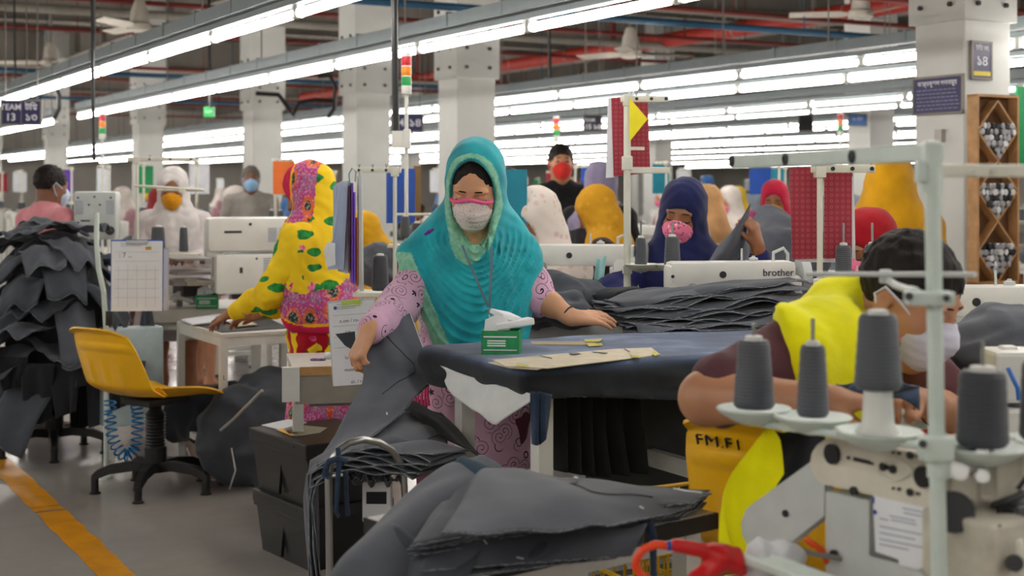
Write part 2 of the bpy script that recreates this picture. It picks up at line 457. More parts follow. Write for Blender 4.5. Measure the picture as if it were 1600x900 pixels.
# ------------------------------------------------ camera, world
cam = bpy.data.cameras.new('camera'); co = bpy.data.objects.new('camera', cam); COL.objects.link(co)
co.location = (0, 0, EYE); co.rotation_euler = (pi/2, 0, 0); cam.sensor_width = 36; cam.lens = F/1600*36
cam.shift_y = (HY-450)/1600; cam.clip_end = 200; cam.clip_start = .05
cam.dof.use_dof = True; cam.dof.focus_distance = 4.1; cam.dof.aperture_fstop = 4.0
sc = bpy.context.scene; sc.camera = co
w = bpy.data.worlds.new('hall_air'); sc.world = w; w.use_nodes = True
w.node_tree.nodes['Background'].inputs[0].default_value = (.9, .95, 1, 1); w.node_tree.nodes['Background'].inputs[1].default_value = .05
sc.view_settings.view_transform = 'Standard'; sc.view_settings.look = 'None'; sc.view_settings.exposure = 0.78; sc.view_settings.gamma = 1; sc.view_settings.use_curve_mapping = False
sc.cycles.use_denoising = True; sc.cycles.max_bounces = 6; sc.cycles.diffuse_bounces = 4; sc.cycles.sample_clamp_indirect = 6
# ================================================================ shared materials
M_denim = fabric('charcoal_denim', '#575b64', .92, 1500, .10)
M_denimb = fabric('charcoal_denim_back', '#464b53', .95, 1500, .10)
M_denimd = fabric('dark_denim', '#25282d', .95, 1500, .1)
M_denimw = fabric('washed_blue_denim', '#2f4058', .95, 1300, .25)
M_chalk = mat('white_chalk_thread', '#d8dbe0', .8)
M_yarn = None
def yarn_mat(name, c):
    k = NT(name); k.b.inputs['Roughness'].default_value = .62; k.b.inputs['Sheen Weight'].default_value = .2
    w = k.n('ShaderNodeTexWave'); w.wave_type = 'BANDS'; w.bands_direction = 'Z'; w.inputs['Scale'].default_value = 55; w.inputs['Distortion'].default_value = 3; w.inputs['Detail'].default_value = 3
    k.l(k.obj(), w.inputs['Vector']); l = lin(c); k.color(k.ramp(w.outputs['Fac'], [(.2, tuple(x*.8 for x in l[:3])+(1,)), (.8, l)])); k.bump(w.outputs['Fac'], .35, .002); return k.m
M_yarn = yarn_mat('grey_thread', '#4a4e55')
M_cream = mat('cream_enamel', '#d7d6c8', .35, var=.04); M_mint = mat('pale_green_enamel', '#ccd9d2', .3, var=.03, vs=20)
M_mach = mat('white_machine_enamel', '#dcdcd6', .28, var=.035, vs=9); M_machg = mat('grey_machine_enamel', '#c3c8c6', .4, var=.04)
M_steel = mat('brushed_steel', '#a9aaa8', .3, .9, .05); M_black = mat('black_plastic', '#17181a', .45, var=.1); M_iron = mat('dark_iron', '#3c3d3f', .45, .6)
M_lam = mat('white_laminate', '#cfcdc6', .4, var=.04); M_edge = mat('black_edge_band', '#191a1b', .5); M_wood = mat('plywood_edge', '#b98d56', .6, var=.12, vs=25)
M_leg = mat('white_table_leg', '#d3d4d0', .45, var=.04); M_yel = mat('yellow_moulded_plastic', '#f2b90a', .33, var=.05, vs=6); M_paper = mat('white_paper', '#e4e7ec', .8, var=.02)
M_ink = mat('grey_print_ink', '#9aa3b2', .9, var=0); M_dink = mat('dark_ink', '#26262c', .8, var=0); M_blue = mat('royal_blue_plastic', '#1c4fae', .5); M_red = mat('signal_red_plastic', '#d81f22', .35, var=.03)
M_grn = mat('green_card', '#1d8f55', .6, var=.1, vs=60); M_clear = mat('clear_film', '#eef2f2', .1)
M_sign = mat('navy_sign_face', '#221f52', .5); M_sgw = mat('sign_white_lettering', '#e6e6ee', .6, var=0); M_sgy = mat('sign_yellow_lettering', '#d8c43a', .6, var=0)
def Tm(loc, rz=0): return Matrix.Translation(Vector(loc)) @ Matrix.Rotation(rz, 4, 'Z')
# ---------------------------------------------------------------- thread cones
def thread_cone(p, h=.115, r0=.037, r1=.031, label='', group=None, pin=True, up=(0, 0, 1), m=None, cat='thread cone'):
    """p = centre of the foot"""
    r = thing('thread_cone', label, cat, p, 0, group)
    prof = [(.006, .004), (r0*.86, 0), (r0, .006)]
    for i in range(1, 12): t = i/12; prof.append((r0+(r1-r0)*t+.0006*(i % 2), .006+(h-.012)*t))
    prof += [(r1, h-.006), (r1*.86, h), (.006, h-.002), (.006, .004)]
    MB().lathe(prof, n=20, caps=False).build('yarn', m or M_yarn, r)
    MB().lathe([(.0055, h-.006), (r1*.55, h-.004), (r1*.55, h+.006), (r1*.42, h+.007), (.0055, h+.008), (.0055, h-.006)], n=14, caps=False).build('core', M_wht, r)
    return r
def saucer(mb, c, R=.06, n=24):
    mb.lathe([(.012, -.022), (.02, -.02), (R*.62, -.012), (R*.92, .0), (R, .006), (R*.97, .008), (R*.7, .0), (.02, -.003), (.005, -.003)], c, n=n); return mb
# ---------------------------------------------------------------- generic cream thread stand (post, spreader, tray arm)
def thread_stand(p, ztop, ztray, zbot, label, rz=0, cones=((-.07, 0), (.07, 0)), arm=.24, m=None, group=None, arm2=0, r=.0095, sides=(-1, 1)):
    m = m or M_cream; p = Vector(p); o = thing('thread_stand', label, 'thread stand', (p.x, p.y, zbot), rz, group); zt, zr = ztop-zbot, ztray-zbot
    MB().cone((0, 0, 0), (0, 0, zt), r, n=12).cone((0, 0, 0), (0, 0, .03), r*2, n=12).build('post', m, o)
    b = MB(); b.box((arm/2-arm*.12, 0, zt-.01), (arm*1.05, .016, .022), bev=.003)
    if arm2: b.box((-arm2/2, 0, zt-.01), (arm2, .016, .022), bev=.003)
    b.box((0, 0, zt-.015), (.03, .03, .04), bev=.004).build('spreader_arm', m, o)
    b = MB()
    for i in range(3):
        x = arm*(.2+.32*i); b.cone((x, -.012, zt-.01), (x, .012, zt-.01), .006, n=8); b.tube([(x, 0, zt+.001), (x+.004, 0, zt+.014), (x-.004, 0, zt+.014), (x, 0, zt+.001)], .0012, 5)
    b.build('thread_guides', M_iron, o)
    if cones:
        b = MB(); xs = [c[0] for c in cones]; b.box(((min(xs)+max(xs))/2, 0, zr-.012), (max(max(xs)-min(xs), .06)+.02, .02, .012)); b.box((0, 0, zr-.014), (.032, .032, .03), bev=.004)
        for x, y in cones: b.cone((x, y, zr-.02), (x, 0, zr-.02), .006, n=6)
        b.build('tray_arm', m, o)
        for x, y in cones:
            t = saucer(MB(), (x, y, zr)).build('saucer', m, o)
            MB().cone((x, y, zr), (x, y, zr+.155), .0035, n=8).build('spool_pin', M_steel, t)
    return o
# ---------------------------------------------------------------- single needle sewing machine on a table board (x: pillar at +x, needle at -x; operator at -y)
def sewing_head(p, rz, label, group=None, detail=True, logo=None, s=1.0, m=None, cloth=None):
    m = m or M_mach; o = thing('sewing_machine', label, 'sewing machine', p, rz, group); o.scale = (s, s, s)
    b = MB(); b.box((0, 0, .012), (.5, .178, .024), bev=.006).box((-.2, -.01, .03), (.09, .12, .012), bev=.003); b.build('bed', m, o)
    S = [((.165, .0, .13), (.105, .11, .22)), ((-.02, 0, .245), (.43, .105, .085)), ((-.205, -.002, .19), (.075, .095, .175))]
    b = MB()
    for c, q in S: b.box(c, q, bev=.018)
    b.prism([(.1, .03), (.215, .03), (.215, .09), (.16, .15), (.1, .2)], .1, Matrix(((1, 0, 0, 0), (0, 0, 1, -.05), (0, 1, 0, 0), (0, 0, 0, 1))))
    b.build('arm_and_pillar', m, o)
    w = MB().lathe([(.02, 0), (.062, .002), (.066, .012), (.066, .03), (.05, .036), (.02, .04), (.02, .046), (.004, .047)], (.215, 0, .235), (1, 0, 0)).build('hand_wheel', m if not detail else M_machg, o)
    b = MB(); b.cone((-.205, -.01, .11), (-.205, -.01, .03), .005, n=8).box((-.205, -.014, .1), (.022, .02, .03)).cone((-.205, .012, .12), (-.205, .012, .04), .005, n=8).box((-.205, -.02, .034), (.03, .045, .006))
    b.build('needle_bar', M_steel, o)
    b = MB(); b.lathe([(.018, 0), (.018, .006), (.007, .008), (.007, .022), (.013, .024), (.013, .032), (.003, .033)], (-.165, -.055, .2), (0, -1, 0), 14); b.build('tension_dial', M_steel, o)
    b = MB(); b.cone((.02, 0, .285), (.02, 0, .33), .004, n=6).lathe([(.016, 0), (.016, .012), (.006, .016), (.006, .02)], (.06, 0, .285), n=12).tube([(.13, 0, .285), (.13, 0, .315), (.165, 0, .33), (.18, 0, .31), (.18, 0, .285)], .006, 8); b.build('top_guides', M_machg, o)
    if detail:
        b = MB(); b.box((.165, -.057, .1), (.04, .004, .05)); b.cone((.165, -.05, .19), (.165, -.064, .19), .016, n=14).cone((-.06, -.05, .245), (-.06, -.056, .245), .012, n=12).cone((-.23, -.05, .24), (-.23, -.053, .24), .006, n=8).cone((-.18, -.05, .14), (-.18, -.053, .14), .006, n=8); b.build('covers', M_iron, o)
    if logo: text('maker_lettering', logo, .034, M_dink, (.13, -.0545, .25), face_R((0, -1, 0)), o, depth=.0005)
    return o
# ---------------------------------------------------------------- work tables
def work_table(p, rz, w, d, h, label, edge=None, top=None, leg=None, th=.028, lr=.042, group=None, shelf=False, name='work_table', inset=.03, rails=True, cut=()):
    o = thing(name, label, 'table', p, rz, group); top = top or M_lam; leg = leg or M_leg
    t = MB().box((0, 0, h-th/2), (w, d, th), bev=.004).build('tabletop', top, o, smooth=False)
    if edge is not None:
        b = MB(); 
        for sx in (-1, 1): b.box((sx*(w/2+.002), 0, h-th/2-.002), (.006, d+.01, th))
        for sy in (-1, 1): b.box((0, sy*(d/2+.002), h-th/2-.002), (w+.01, .006, th))
        b.build('edge_band', edge, t, smooth=False)
    x, y = w/2-inset-lr/2, d/2-inset-lr/2
    for sx in (-1, 1):
        for sy in (-1, 1):
            if (sx, sy) in cut: continue
            q = MB().box((sx*x, sy*y, (h-th+.015)/2), (lr, lr, h-th-.015)).build('leg', leg, o, smooth=False)
            MB().box((sx*x, sy*y, .009), (lr*1.05, lr*1.05, .018)).build('foot_pad', M_black, q, smooth=False)
    if rails:
        b = MB()
        for sx in (-1, 1): b.box((sx*x, 0, h-th-.02), (lr*.7, 2*y, .04)); b.box((sx*x, 0, .16), (lr*.7, 2*y, .03))
        for sy in (-1, 1): b.box((0, sy*y, h-th-.02), (2*x, lr*.7, .04))
        b.build('rails', leg, o, smooth=False)
    if shelf: MB().box((0, 0, .17), (2*x, 2*y, .02)).build('shelf', top, o, smooth=False)
    return o
# ---------------------------------------------------------------- moulded yellow chair on a black five-foot base (faces local -y)
def yellow_chair(p, rz, label, seat=.43, group=None, base=True, text_=None, top=.34, rot_base=0.3):
    o = thing('swivel_chair', label, 'chair', p, rz, group)
    def shell(u, v):      # u across, v from the seat front (0) over the bend to the top of the back (1)
        x = (u-.5)*2
        if v < .5:
            t = v/.5; w = .205+.02*sin(pi*t); y = -.23+.40*t; z = seat+.02*(1-t)**4*-2.2+.012-.035*sin(pi*min(1, t*1.05))*(1-abs(x)**2.6)
            z += .035*abs(x)**3*(.3+.7*t)
        else:
            t = (v-.5)/.5; w = .225-.02*t-.035*t**4; bend = min(1, t/.22)
            y = .17+.055*sin(bend*pi/2)+.12*t; z = seat-.02+top*t+.02*(1-bend)
            y -= .05*abs(x)**2.4*(1-.35*t); z += .0-.02*abs(x)**4*(t**3)
            if .12 < t < .62 and abs(x) < .62: y += .008*max(0, cos(x*13.5))*sin(pi*(t-.12)/.5)
            if .68 < t < .8: y += .01*sin(pi*(t-.68)/.12)*(1-abs(x)**4)
            if t > .93: y += .03*((t-.93)/.07)
        return (x*w, y, z)
    MB().grid(shell, 40, 80, .008).build('seat_shell', M_yel, o, ang=75)
    b = MB(); b.box((0, 0, seat-.045), (.2, .24, .03), bev=.006).box((.12, .02, seat-.055), (.12, .02, .012)); b.build('seat_plate', M_black, o, smooth=False)
    if text_: text('marker_writing', text_, .036, M_dink, (.085, .336, seat-.02+.84*top), face_R((0, 1, -.33)), o, depth=.0035, sx=1.35, bold=-.0012)
    if base:
        prof = [(.05, .12), (.05, .2)]
        for i in range(22): prof.append((.041 if i % 2 else .047, .2+i*.0075))
        prof += [(.03, .37), (.026, seat-.06), (.026, seat-.05)]
        MB().lathe(prof, n=20).build('gas_column', M_black, o)
        for i in range(5):
            a = i*2*pi/5+rot_base; d = Vector((cos(a), sin(a), 0)); s = Vector((-sin(a), cos(a), 0))
            pr = [(0, .105, .03, .03), (.1, .118, .026, .026), (.2, .108, .022, .024), (.262, .085, .019, .022), (.28, .07, .018, .02)]
            rings = [[d*x+s*w*cx+Z*(z+h*cz) for cx, cz in ((-1, -.8), (-.8, .8), (.8, .8), (1, -.8))] for x, z, w, h in pr]
            q = MB().rings(rings).build('foot_spoke', M_black, o, smooth=False)
            MB().lathe([(.026, 0), (.026, .006), (.018, .012), (.017, .075)], d*.266, n=12).build('glide', M_black, q)
    return o
# ---------------------------------------------------------------- tissue box style green carton with a scrap of paper
def green_box(p, rz, label, s=1.0, lid=True):
    o = thing('green_carton', label, 'box', p, rz); o.scale = (s,)*3
    b = MB(); w, d, h, t = .085, .062, .055, .003
    b.box((0, -d/2, h/2), (w, t, h)).box((0, d/2, h/2), (w, t, h)).box((-w/2, 0, h/2), (t, d, h)).box((w/2, 0, h/2), (t, d, h)).box((0, 0, t/2), (w, d, t))
    b.build('carton', M_grn, o, smooth=False)
    b = MB(); b.box((0, -d/2-.002, h*.75), (w*.9, .001, .003)); b.box((0, -d/2-.002, h*.2), (w*.9, .001, .002))
    for i in range(3): b.box((-w*.1, -d/2-.002, h*(.38+.1*i)), (w*.5, .001, .003))
    b.box((-w/2-.002, 0, h*.75), (.001, d*.9, .003)); b.build('printed_lines', M_paper, o, smooth=False)
    if lid:
        b = MB(); b.prism([(-.03, 0), (.03, .005), (.024, .03), (0, .042), (-.028, .028)], .001, Matrix.Translation((-.01, -.01, h-.005)) @ Matrix.Rotation(pi/2-.2, 4, 'X')); b.build('paper_scrap', M_paper, o, smooth=False)
        b = MB(); b.box((.025, .02, h+.012), (.09, .06, .016), RY(-.15) @ RZ(.3), .004).box((.005, .035, h+.03), (.06, .05, .012), RY(.3) @ RZ(.8), .003); b.build('folded_tissue', M_paper, o, smooth=False)
    return o
# ---------------------------------------------------------------- sheet of cloth with thickness from corner points
def bil(c, u, v):
    a, b, d, e = c   # (0,0),(1,0),(1,1),(0,1)
    return a*(1-u)*(1-v)+b*u*(1-v)+d*u*v+e*(1-u)*v
M_fray = mat('frayed_pale_threads', '#8f959d', .95, var=.2, vs=90)
def cloth(name, label, cat, fn, nu=28, nv=20, th=.0025, m=None, group=None, parent=None, kind=None, fray=''):
    o = MB().grid(fn, nu, nv, th).build(name, m or M_denim, parent, ang=180)
    if fray:
        b = MB(); rr = random.Random(len(bpy.data.objects))
        for e in fray.split():
            pts = []
            for i in range(nu*2+1):
                t = i/(nu*2); u, v = {'v0': (t, 0), 'v1': (t, 1), 'u0': (0, t), 'u1': (1, t)}[e]; p_ = Vector(fn(u, v)); pts.append(p_+Vector((rr.uniform(-1, 1), rr.uniform(-1, 1), rr.uniform(-1, 1)))*.0012)
            b.tube(pts, [rr.uniform(.0004, .0016) for _ in pts], 4)
        b.build('frayed_edge', M_fray, o)
    if parent is None: tag(o, label, cat, group, kind)
    return o
def poly_sheet(name, pts, m, label=None, cat=None, th=.002, parent=None, group=None, sub=2, bendf=None):
    """flat or gently bent sheet from a closed outline of 3-D points"""
    bm = bmesh.new(); vs = [bm.verts.new(p) for p in pts]; f = bm.faces.new(vs)
    bmesh.ops.triangulate(bm, faces=[f]); 
    for _ in range(sub): bmesh.ops.subdivide_edges(bm, edges=bm.edges[:], cuts=1, use_grid_fill=True)
    if bendf:
        for v in bm.verts: v.co = bendf(v.co)
    bmesh.ops.recalc_face_normals(bm, faces=bm.faces)
    g = bmesh.ops.solidify(bm, geom=bm.faces[:], thickness=th)
    me = bpy.data.meshes.new(name); bm.to_mesh(me); bm.free(); me.polygons.foreach_set('use_smooth', [True]*len(me.polygons)); me.set_sharp_from_angle(angle=.9)
    o = link_mesh(name, me, m, parent)
    return tag(o, label, cat, group) if parent is None else o
# ================================================================ front right: overlock stand, machine, spools
DP = 2.0
def W(px, py, d): return at(px, py, d)
st = thing('thread_stand', 'pale green thread stand in front, tall post with arms carrying four big grey cones', 'thread stand', W(1468, 900, 2.0)-Z*.1)
o0 = st.location.copy(); q = lambda *a: W(*a)-o0
MB().cone(q(1468, 930, 2.0), q(1456, 236, 2.0), .0115, n=18).build('post', M_mint, st)
b = MB(); a1, a2 = q(1470, 240, 2.0), q(1146, 252, 2.78); d = a2-a1; b.box((a1+a2)/2, (d.length, .014, .026), RZ(math.atan2(d.y, d.x)), .004)
e = b.build('spreader_arm', M_mint, st, smooth=False); nrm_ = Vector((d.y, -d.x, 0)).normalized(); nrm_ = nrm_ if nrm_.y < 0 else -nrm_
b = MB()
for t in (.03, .985, .33, .66): c = a1+d*t; b.lathe([(.011, 0), (.011, .004), (.006, .006), (.005, .003)], c+nrm_*.006, nrm_, 14)
b.build('eyelets', M_iron, e)
b = MB(); a1, a2 = q(1462, 272, 2.02), q(1700, 262, 2.1); d = a2-a1; b.box((a1+a2)/2, (d.length, .012, .019), RZ(math.atan2(d.y, d.x)), .003)
for t in (.22, .36, .6): b.cone(a1+d*t+V(0, -.004, 0), a1+d*t+V(0, -.012, 0), .004, n=8)
b.build('side_arm', M_cream, st, smooth=False)
b = MB(); b.box(q(1455, 248, 2.0), (.024, .026, .05), bev=.005).cone(q(1453, 262, 2.0), q(1454, 300, 2.0), .0165, n=16).box(q(1438, 268, 1.99), (.012, .02, .03), bev=.002).build('top_bracket', M_mint, st, smooth=False)
b = MB(); b.box(q(1452, 466, 1.985), (.068, .03, .02), bev=.005).box(q(1425, 462, 2.0), (.012, .03, .026), bev=.003); e = b.build('clamp', M_mint, st, smooth=False)
b = MB(); b.cone(q(1420, 463, 1.962), q(1420, 463, 1.968), .006, n=10).cone(q(1479, 466, 1.962), q(1479, 466, 1.968), .005, n=10); b.build('clamp_screws', M_iron, e)
MB().tube([q(1445, 462, 2.0), q(1400, 446, 2.15), q(1384, 436, 2.3)], .006, 8).cone(q(1262, 428, 2.42), q(1524, 429, 2.05), .0042, n=8).box(q(1384, 432, 2.26), (.018, .018, .022), bev=.003).build('guide_rod', M_machg, st)
b = MB(); b.box(q(1462, 700, 1.99), (.045, .036, .034), bev=.005).cone(q(1466, 706, 2.0), q(1467, 745, 2.0), .0165, n=16)
for x, y, dd in ((1180, 652, 2.32), (1272, 664, 2.24), (1378, 680, 2.1), (1535, 712, 2.02), (1640, 690, 2.1)): b.tube([q(1462, 700, 2.0), q(x, y+9, dd)], .006, 8)
e = b.build('tray_arms', M_mint, st); b = MB(); b.cone(q(1442, 694, 1.968), q(1442, 694, 1.974), .006, n=10); b.build('clamp_screw', M_iron, e)
SP = [(1178, 640, 2.32, .112, .034, .026, 'grey thread cone on the saucer nearest to the bare elbow, first of the front four'),
      (1270, 653, 2.24, .113, .0255, .0195, 'slim grey thread cone standing second on the front trays, bare pin above it'),
      (1372, 676, 2.1, .112, .035, .0285, 'grey thread cone raised on a white plastic cone holder in front of the masked man'),
      (1535, 700, 2.02, .108, .0365, .0325, 'dark grey thread cone on the saucer just right of the pale green post'),
      (1632, 690, 2.1, .118, .036, .032, 'dark thread cone cut off by the right edge of the picture')]
for i, (x, y, dd, h, r0, r1, lb) in enumerate(SP):
    c = q(x, y, dd); s = saucer(MB(), c-Z*.004, .062 if i != 2 else .066, 28).build('saucer', M_mint, st)
    lift = .0
    if i == 2:
        lift = .062; MB().lathe([(.034, 0), (.024, .015), (.021, .06), (.0225, .064), (.01, .066)], c, n=20).build('cone_holder', M_wht, s)
    MB().cone(c, c+Z*(lift+h+(.045 if i in (1, 3) else .03 if i == 0 else .006)), .0034, n=8).build('spool_pin', M_steel, s)
    thread_cone(c+o0+Z*(lift+.003), h, r0, r1, lb, m=yarn_mat('near_grey_thread' if i < 3 else 'near_dark_thread', '#52565e' if i < 3 else '#3a3d45') if i in (0, 3) else MATS.get('nt%d' % (i > 2)))
    if i in (0, 3): MATS['nt%d' % (i > 2)] = bpy.data.materials['near_grey_thread' if i < 3 else 'near_dark_thread']
# ---- the big cream machine under the cones: long side faces -B, runs along A
mo = W(1390, 760, 2.22); mz = TH+pi/2
mc = thing('sewing_machine', 'large cream sewing machine in the front right corner with a data sheet on its side', 'sewing machine', mo, mz)
Mi = (Tm(mo, mz)).inverted()
def ml(px, py, off=0):
    """point of the visible side plane under pixel (px,py), in machine coordinates: x away along A, y toward +B negative = visible"""
    # plane: (P-mo).B = off
    ray = Vector(((px-CX)/F, 1, -(py-HY)/F)); o_ = Vector((0, 0, EYE)); t = ((mo-o_).dot(B)+off)/ray.dot(B); return Mi @ (o_+ray*t)
def mpoly(pts, thick, off=0):
    """outline in pixels on the side plane -> prism list (x,z) in machine coords, thick into +B"""
    P = [ml(x, y, off) for x, y in pts]; return P
def mprism(b, pts, thick, off=0):
    P = mpoly(pts, thick, off); sh = Vector((0, -thick, 0)); b.rings([P, [p+sh for p in P]]); return b
def disc(b, px, py, r, off=-.001, dep=.004, n=18): c = ml(px, py, off); b.cone(c, c+Vector((0, dep, 0)), r, n=n)
b = MB(); arc = []
for i in range(9): a = pi/2+pi*i/8; c = (1302, 722); arc.append((c[0]+36*cos(a), c[1]-38*sin(a)))
mprism(b, [(1475, 716)]+arc+[(1475, 800)], .11); b.build('arm_casting', mat('old_cream_enamel', '#d6d1c2', .35, var=.05), mc, ang=30)
b = MB(); mprism(b, [(1290, 768), (1475, 806), (1475, 990), (1290, 960)], .1, .004); b.build('side_panel', M_machg, mc, smooth=False)
pts = [(1288, 706), (1288, 806)]
for i in range(11): a = -pi*.28-pi*.98*i/10; pts.append((1192+35*cos(a)*1.0, 828-40*sin(a+pi)*-1 if False else 828-40*sin(a)))
b = MB(); mprism(b, [(1288, 706), (1288, 806), (1222, 858), (1206, 868), (1190, 868), (1172, 858), (1160, 838), (1158, 815), (1166, 795), (1180, 784)], .02, .006); bg = b.build('belt_guard', M_machg, mc, smooth=False)
b = MB(); disc(b, 1228, 802, .006, .003); b.build('guard_screw', M_iron, bg)
b = MB(); disc(b, 1302, 709, .017, -.002, .006, 24); disc(b, 1444, 745, .0165, -.002, .006, 24); b.build('bore_holes', M_black, mc)
b = MB(); disc(b, 1302, 709, .009, -.004, .003, 16); disc(b, 1447, 748, .008, -.004, .003, 16); b.build('bore_shafts', M_iron, mc)
b = MB()
def strip(px0, py0, px1, py1, hw, off=-.002, th=.003):
    mprism(b, [(px0, py0-hw), (px1, py1-hw), (px1, py1+hw), (px0, py0+hw)], th, off)
strip(1333, 717, 1359, 723, 3); disc(b, 1381, 729, .0068); strip(1381, 729, 1396, 733, 3.5); disc(b, 1396, 733, .0066)
for x, y, r in ((1327, 715, .0025), (1364, 724, .002), (1423, 711, .006), (1423, 769, .006), (1397, 707, .002), (1406, 708, .0025), (1397, 763, .002), (1406, 764, .0025)): disc(b, x, y, r)
strip(1430, 713, 1438, 714, 2); strip(1430, 771, 1437, 772, 2); b.build('slots', M_black, mc, smooth=False)
b = MB(); P = []
for i in range(20):
    a = 2*pi*i/20; P.append(ml(1398+26*cos(a)**3*.55+26*cos(a)*.5, 734+17*sin(a), -.003))
b.tube(P, .0016, 6, closed=True); b.build('inlay_rim', M_cream, mc)
b = MB(); 
for x, y in ((1336, 767), (1305, 866)): disc(b, x, y, .0075, .0, .006)
b.build('panel_screws', M_iron, mc)
b = MB(); mprism(b, [(1358, 783), (1475, 800), (1475, 900), (1358, 868)], .003, -.0005); fr = b.build('sheet_frame', M_steel, mc, smooth=False)
b = MB(); mprism(b, [(1364, 774), (1462, 797), (1464, 892), (1446, 886), (1432, 891), (1405, 882), (1404, 874), (1368, 862)], .0008, -.004); sh = b.build('data_sheet', M_paper, mc, smooth=False)
b = MB()
for i, (x0, x1, y) in enumerate(((1410, 1450, 794), (1412, 1452, 801), (1390, 1430, 806), (1392, 1432, 812), (1374, 1388, 810), (1374, 1440, 822), (1374, 1430, 832), (1374, 1445, 842), (1374, 1420, 850))): mprism(b, [(x0, y-1), (x1, y+(x1-x0)*.2-1), (x1, y+(x1-x0)*.2+1), (x0, y+1)], .0004, -.0052)
b.build('printed_lines', M_ink, sh, smooth=False)
b = MB(); mprism(b, [(1363, 776), (1366, 777), (1366, 787), (1363, 786)], .0004, -.0054); disc(b, 1367, 800, .004, -.0054, .0005, 10); b.build('blue_marks', M_blue, sh, smooth=False)
# working head on the near end, right of the post
H_ = lambda px, py, d: Mi @ W(px, py, d)
b = MB()
for (px, py, d, s) in ((1530, 742, 2.14, (.07, .09, .12)), (1560, 735, 2.1, (.05, .06, .09)), (1525, 885, 2.06, (.13, .09, .16)), (1512, 800, 2.14, (.035, .05, .12))): b.box(H_(px, py, d), s, bev=.008)
b.build('needle_head', mat('worn_cream_enamel', '#c4bfb0', .4, var=.12, vs=20), mc, smooth=False)
b = MB(); b.cone(H_(1498, 728, 2.05), H_(1530, 730, 2.04), .012, n=16).cone(H_(1531, 708, 2.03), H_(1535, 708, 2.0), .009, n=12).cone(H_(1533, 744, 2.03), H_(1535, 744, 1.99), .010, n=12).cone(H_(1519, 790, 2.08), H_(1519, 850, 2.08), .006, n=10).cone(H_(1497, 735, 2.05), H_(1499, 735, 2.03), .014, n=16); b.build('shafts', M_steel, mc)
b = MB(); b.tube([H_(1520, 826, 2.03), H_(1560, 838, 2.02), H_(1585, 848, 2.02), H_(1590, 880, 2.02), H_(1590, 905, 2.02)], [.01, .012, .014, .013, .012], 10); b.build('lifter_lever', M_cream, mc)
b = MB(); b.cone(H_(1555, 832, 2.0), H_(1555, 818, 2.0), .009, n=12).cone(H_(1585, 880, 2.0), H_(1586, 880, 1.98), .012, n=12).cone(H_(1484, 800, 2.1), H_(1490, 800, 2.03), .03, n=20); b.build('dark_knobs', M_black, mc)
b = MB(); b.box(H_(1585, 815, 2.1), (.075, .06, .06), RY(.12), .004); 
sol = b.build('solenoid', mat('chromed_box', '#8b9096', .2, .9, .05), mc, smooth=False)
b = MB()
for i in range(4): b.box(H_(1560+7*i, 806+1*i, 2.05), (.004, .004, .022))
b.tube([H_(1552, 790, 2.06), H_(1575, 782, 2.06), H_(1600, 772, 2.08), H_(1640, 775, 2.1)], .006, 8).tube([H_(1590, 765, 2.06), H_(1605, 745, 2.06), H_(1610, 735, 2.08)], .004, 8); b.build('slots_and_hose', M_black, sol)
# table board under the machine, covered with scraps, running off the bottom right
tb = work_table(uv(2.77, .72), TH, 1.15, .62, .735, 'machine table at the bottom right corner under the large cream machine', edge=M_edge)
b = MB(); b.box(W(1292, 912, 2.13), (.36, .05, .014), RZ(TH+pi/2), .003).build('base_rail', M_mint, None, smooth=False)
tag(bpy.data.objects['base_rail'], 'pale green flat bar lying at the foot of the large cream machine', 'bar')
tag(MB().tube([W(1232, 868, 2.3), W(1250, 860, 2.3), W(1275, 866, 2.3), W(1310, 872, 2.32), W(1340, 876, 2.34)], .0045, 8).build('grey_cable', mat('grey_rubber', '#8b8a85', .6), None), 'grey cable bending behind the pale green bar', 'cable')
b = MB()
for i in range(6): b.tube([W(1258+i*2, 842+i*2, 2.34), W(1270+i*3, 848+i*2, 2.33), W(1283+i*2, 862+i*3, 2.33), W(1290, 874+i, 2.34)], .0042, 6)
tag(b.build('orange_cable', mat('orange_rubber', '#f0560f', .5), None), 'bundle of bright orange cable under the belt guard', 'cable')
# ---- red blow gun on an orange hose
bgn = thing('air_blow_gun', 'red plastic air gun lying at the bottom edge beside the denim table', 'air gun', W(1110, 880, 2.25))
o0 = bgn.location.copy(); q = lambda *a: W(*a)-o0
S = SDF(); r_ = .0115
S.cone(q(1056, 852, 2.24), q(1118, 864, 2.26), .0105, .0125, .008).cone(q(1118, 864, 2.26), q(1148, 880, 2.27), .015, .017, .01).cone(q(1130, 872, 2.26), q(1090, 908, 2.25), .018, .016, .012).cone(q(1132, 856, 2.26), q(1152, 862, 2.27), .006, .006, .006).cone(q(1152, 862, 2.27), q(1156, 880, 2.27), .006, .006, .006).cone(q(1150, 880, 2.27), q(1160, 893, 2.27), .014, .008, .01).cone(q(1090, 908, 2.25), q(1075, 960, 2.24), .016, .015, .01)
S.build('gun_body', M_red, .0025, bgn, pad=.02)
MB().cone(q(1042, 853, 2.24), q(1056, 852, 2.24), .0075, n=12).build('hose_collar', M_blue, bgn); MB().cone(q(1050, 853, 2.24), q(1060, 852, 2.24), .0062, n=12).build('brass_fitting', M_iron, bgn)
MB().tube([q(1046, 853, 2.24), q(1024, 851, 2.24), q(1006, 858, 2.24), q(996, 870, 2.24), q(993, 884, 2.24), q(1000, 897, 2.24), q(1018, 908, 2.24), q(1030, 925, 2.26), q(1060, 960, 2.3)], .0068, 12).build('air_hose', mat('orange_air_hose', '#ff4a17', .35), bgn)

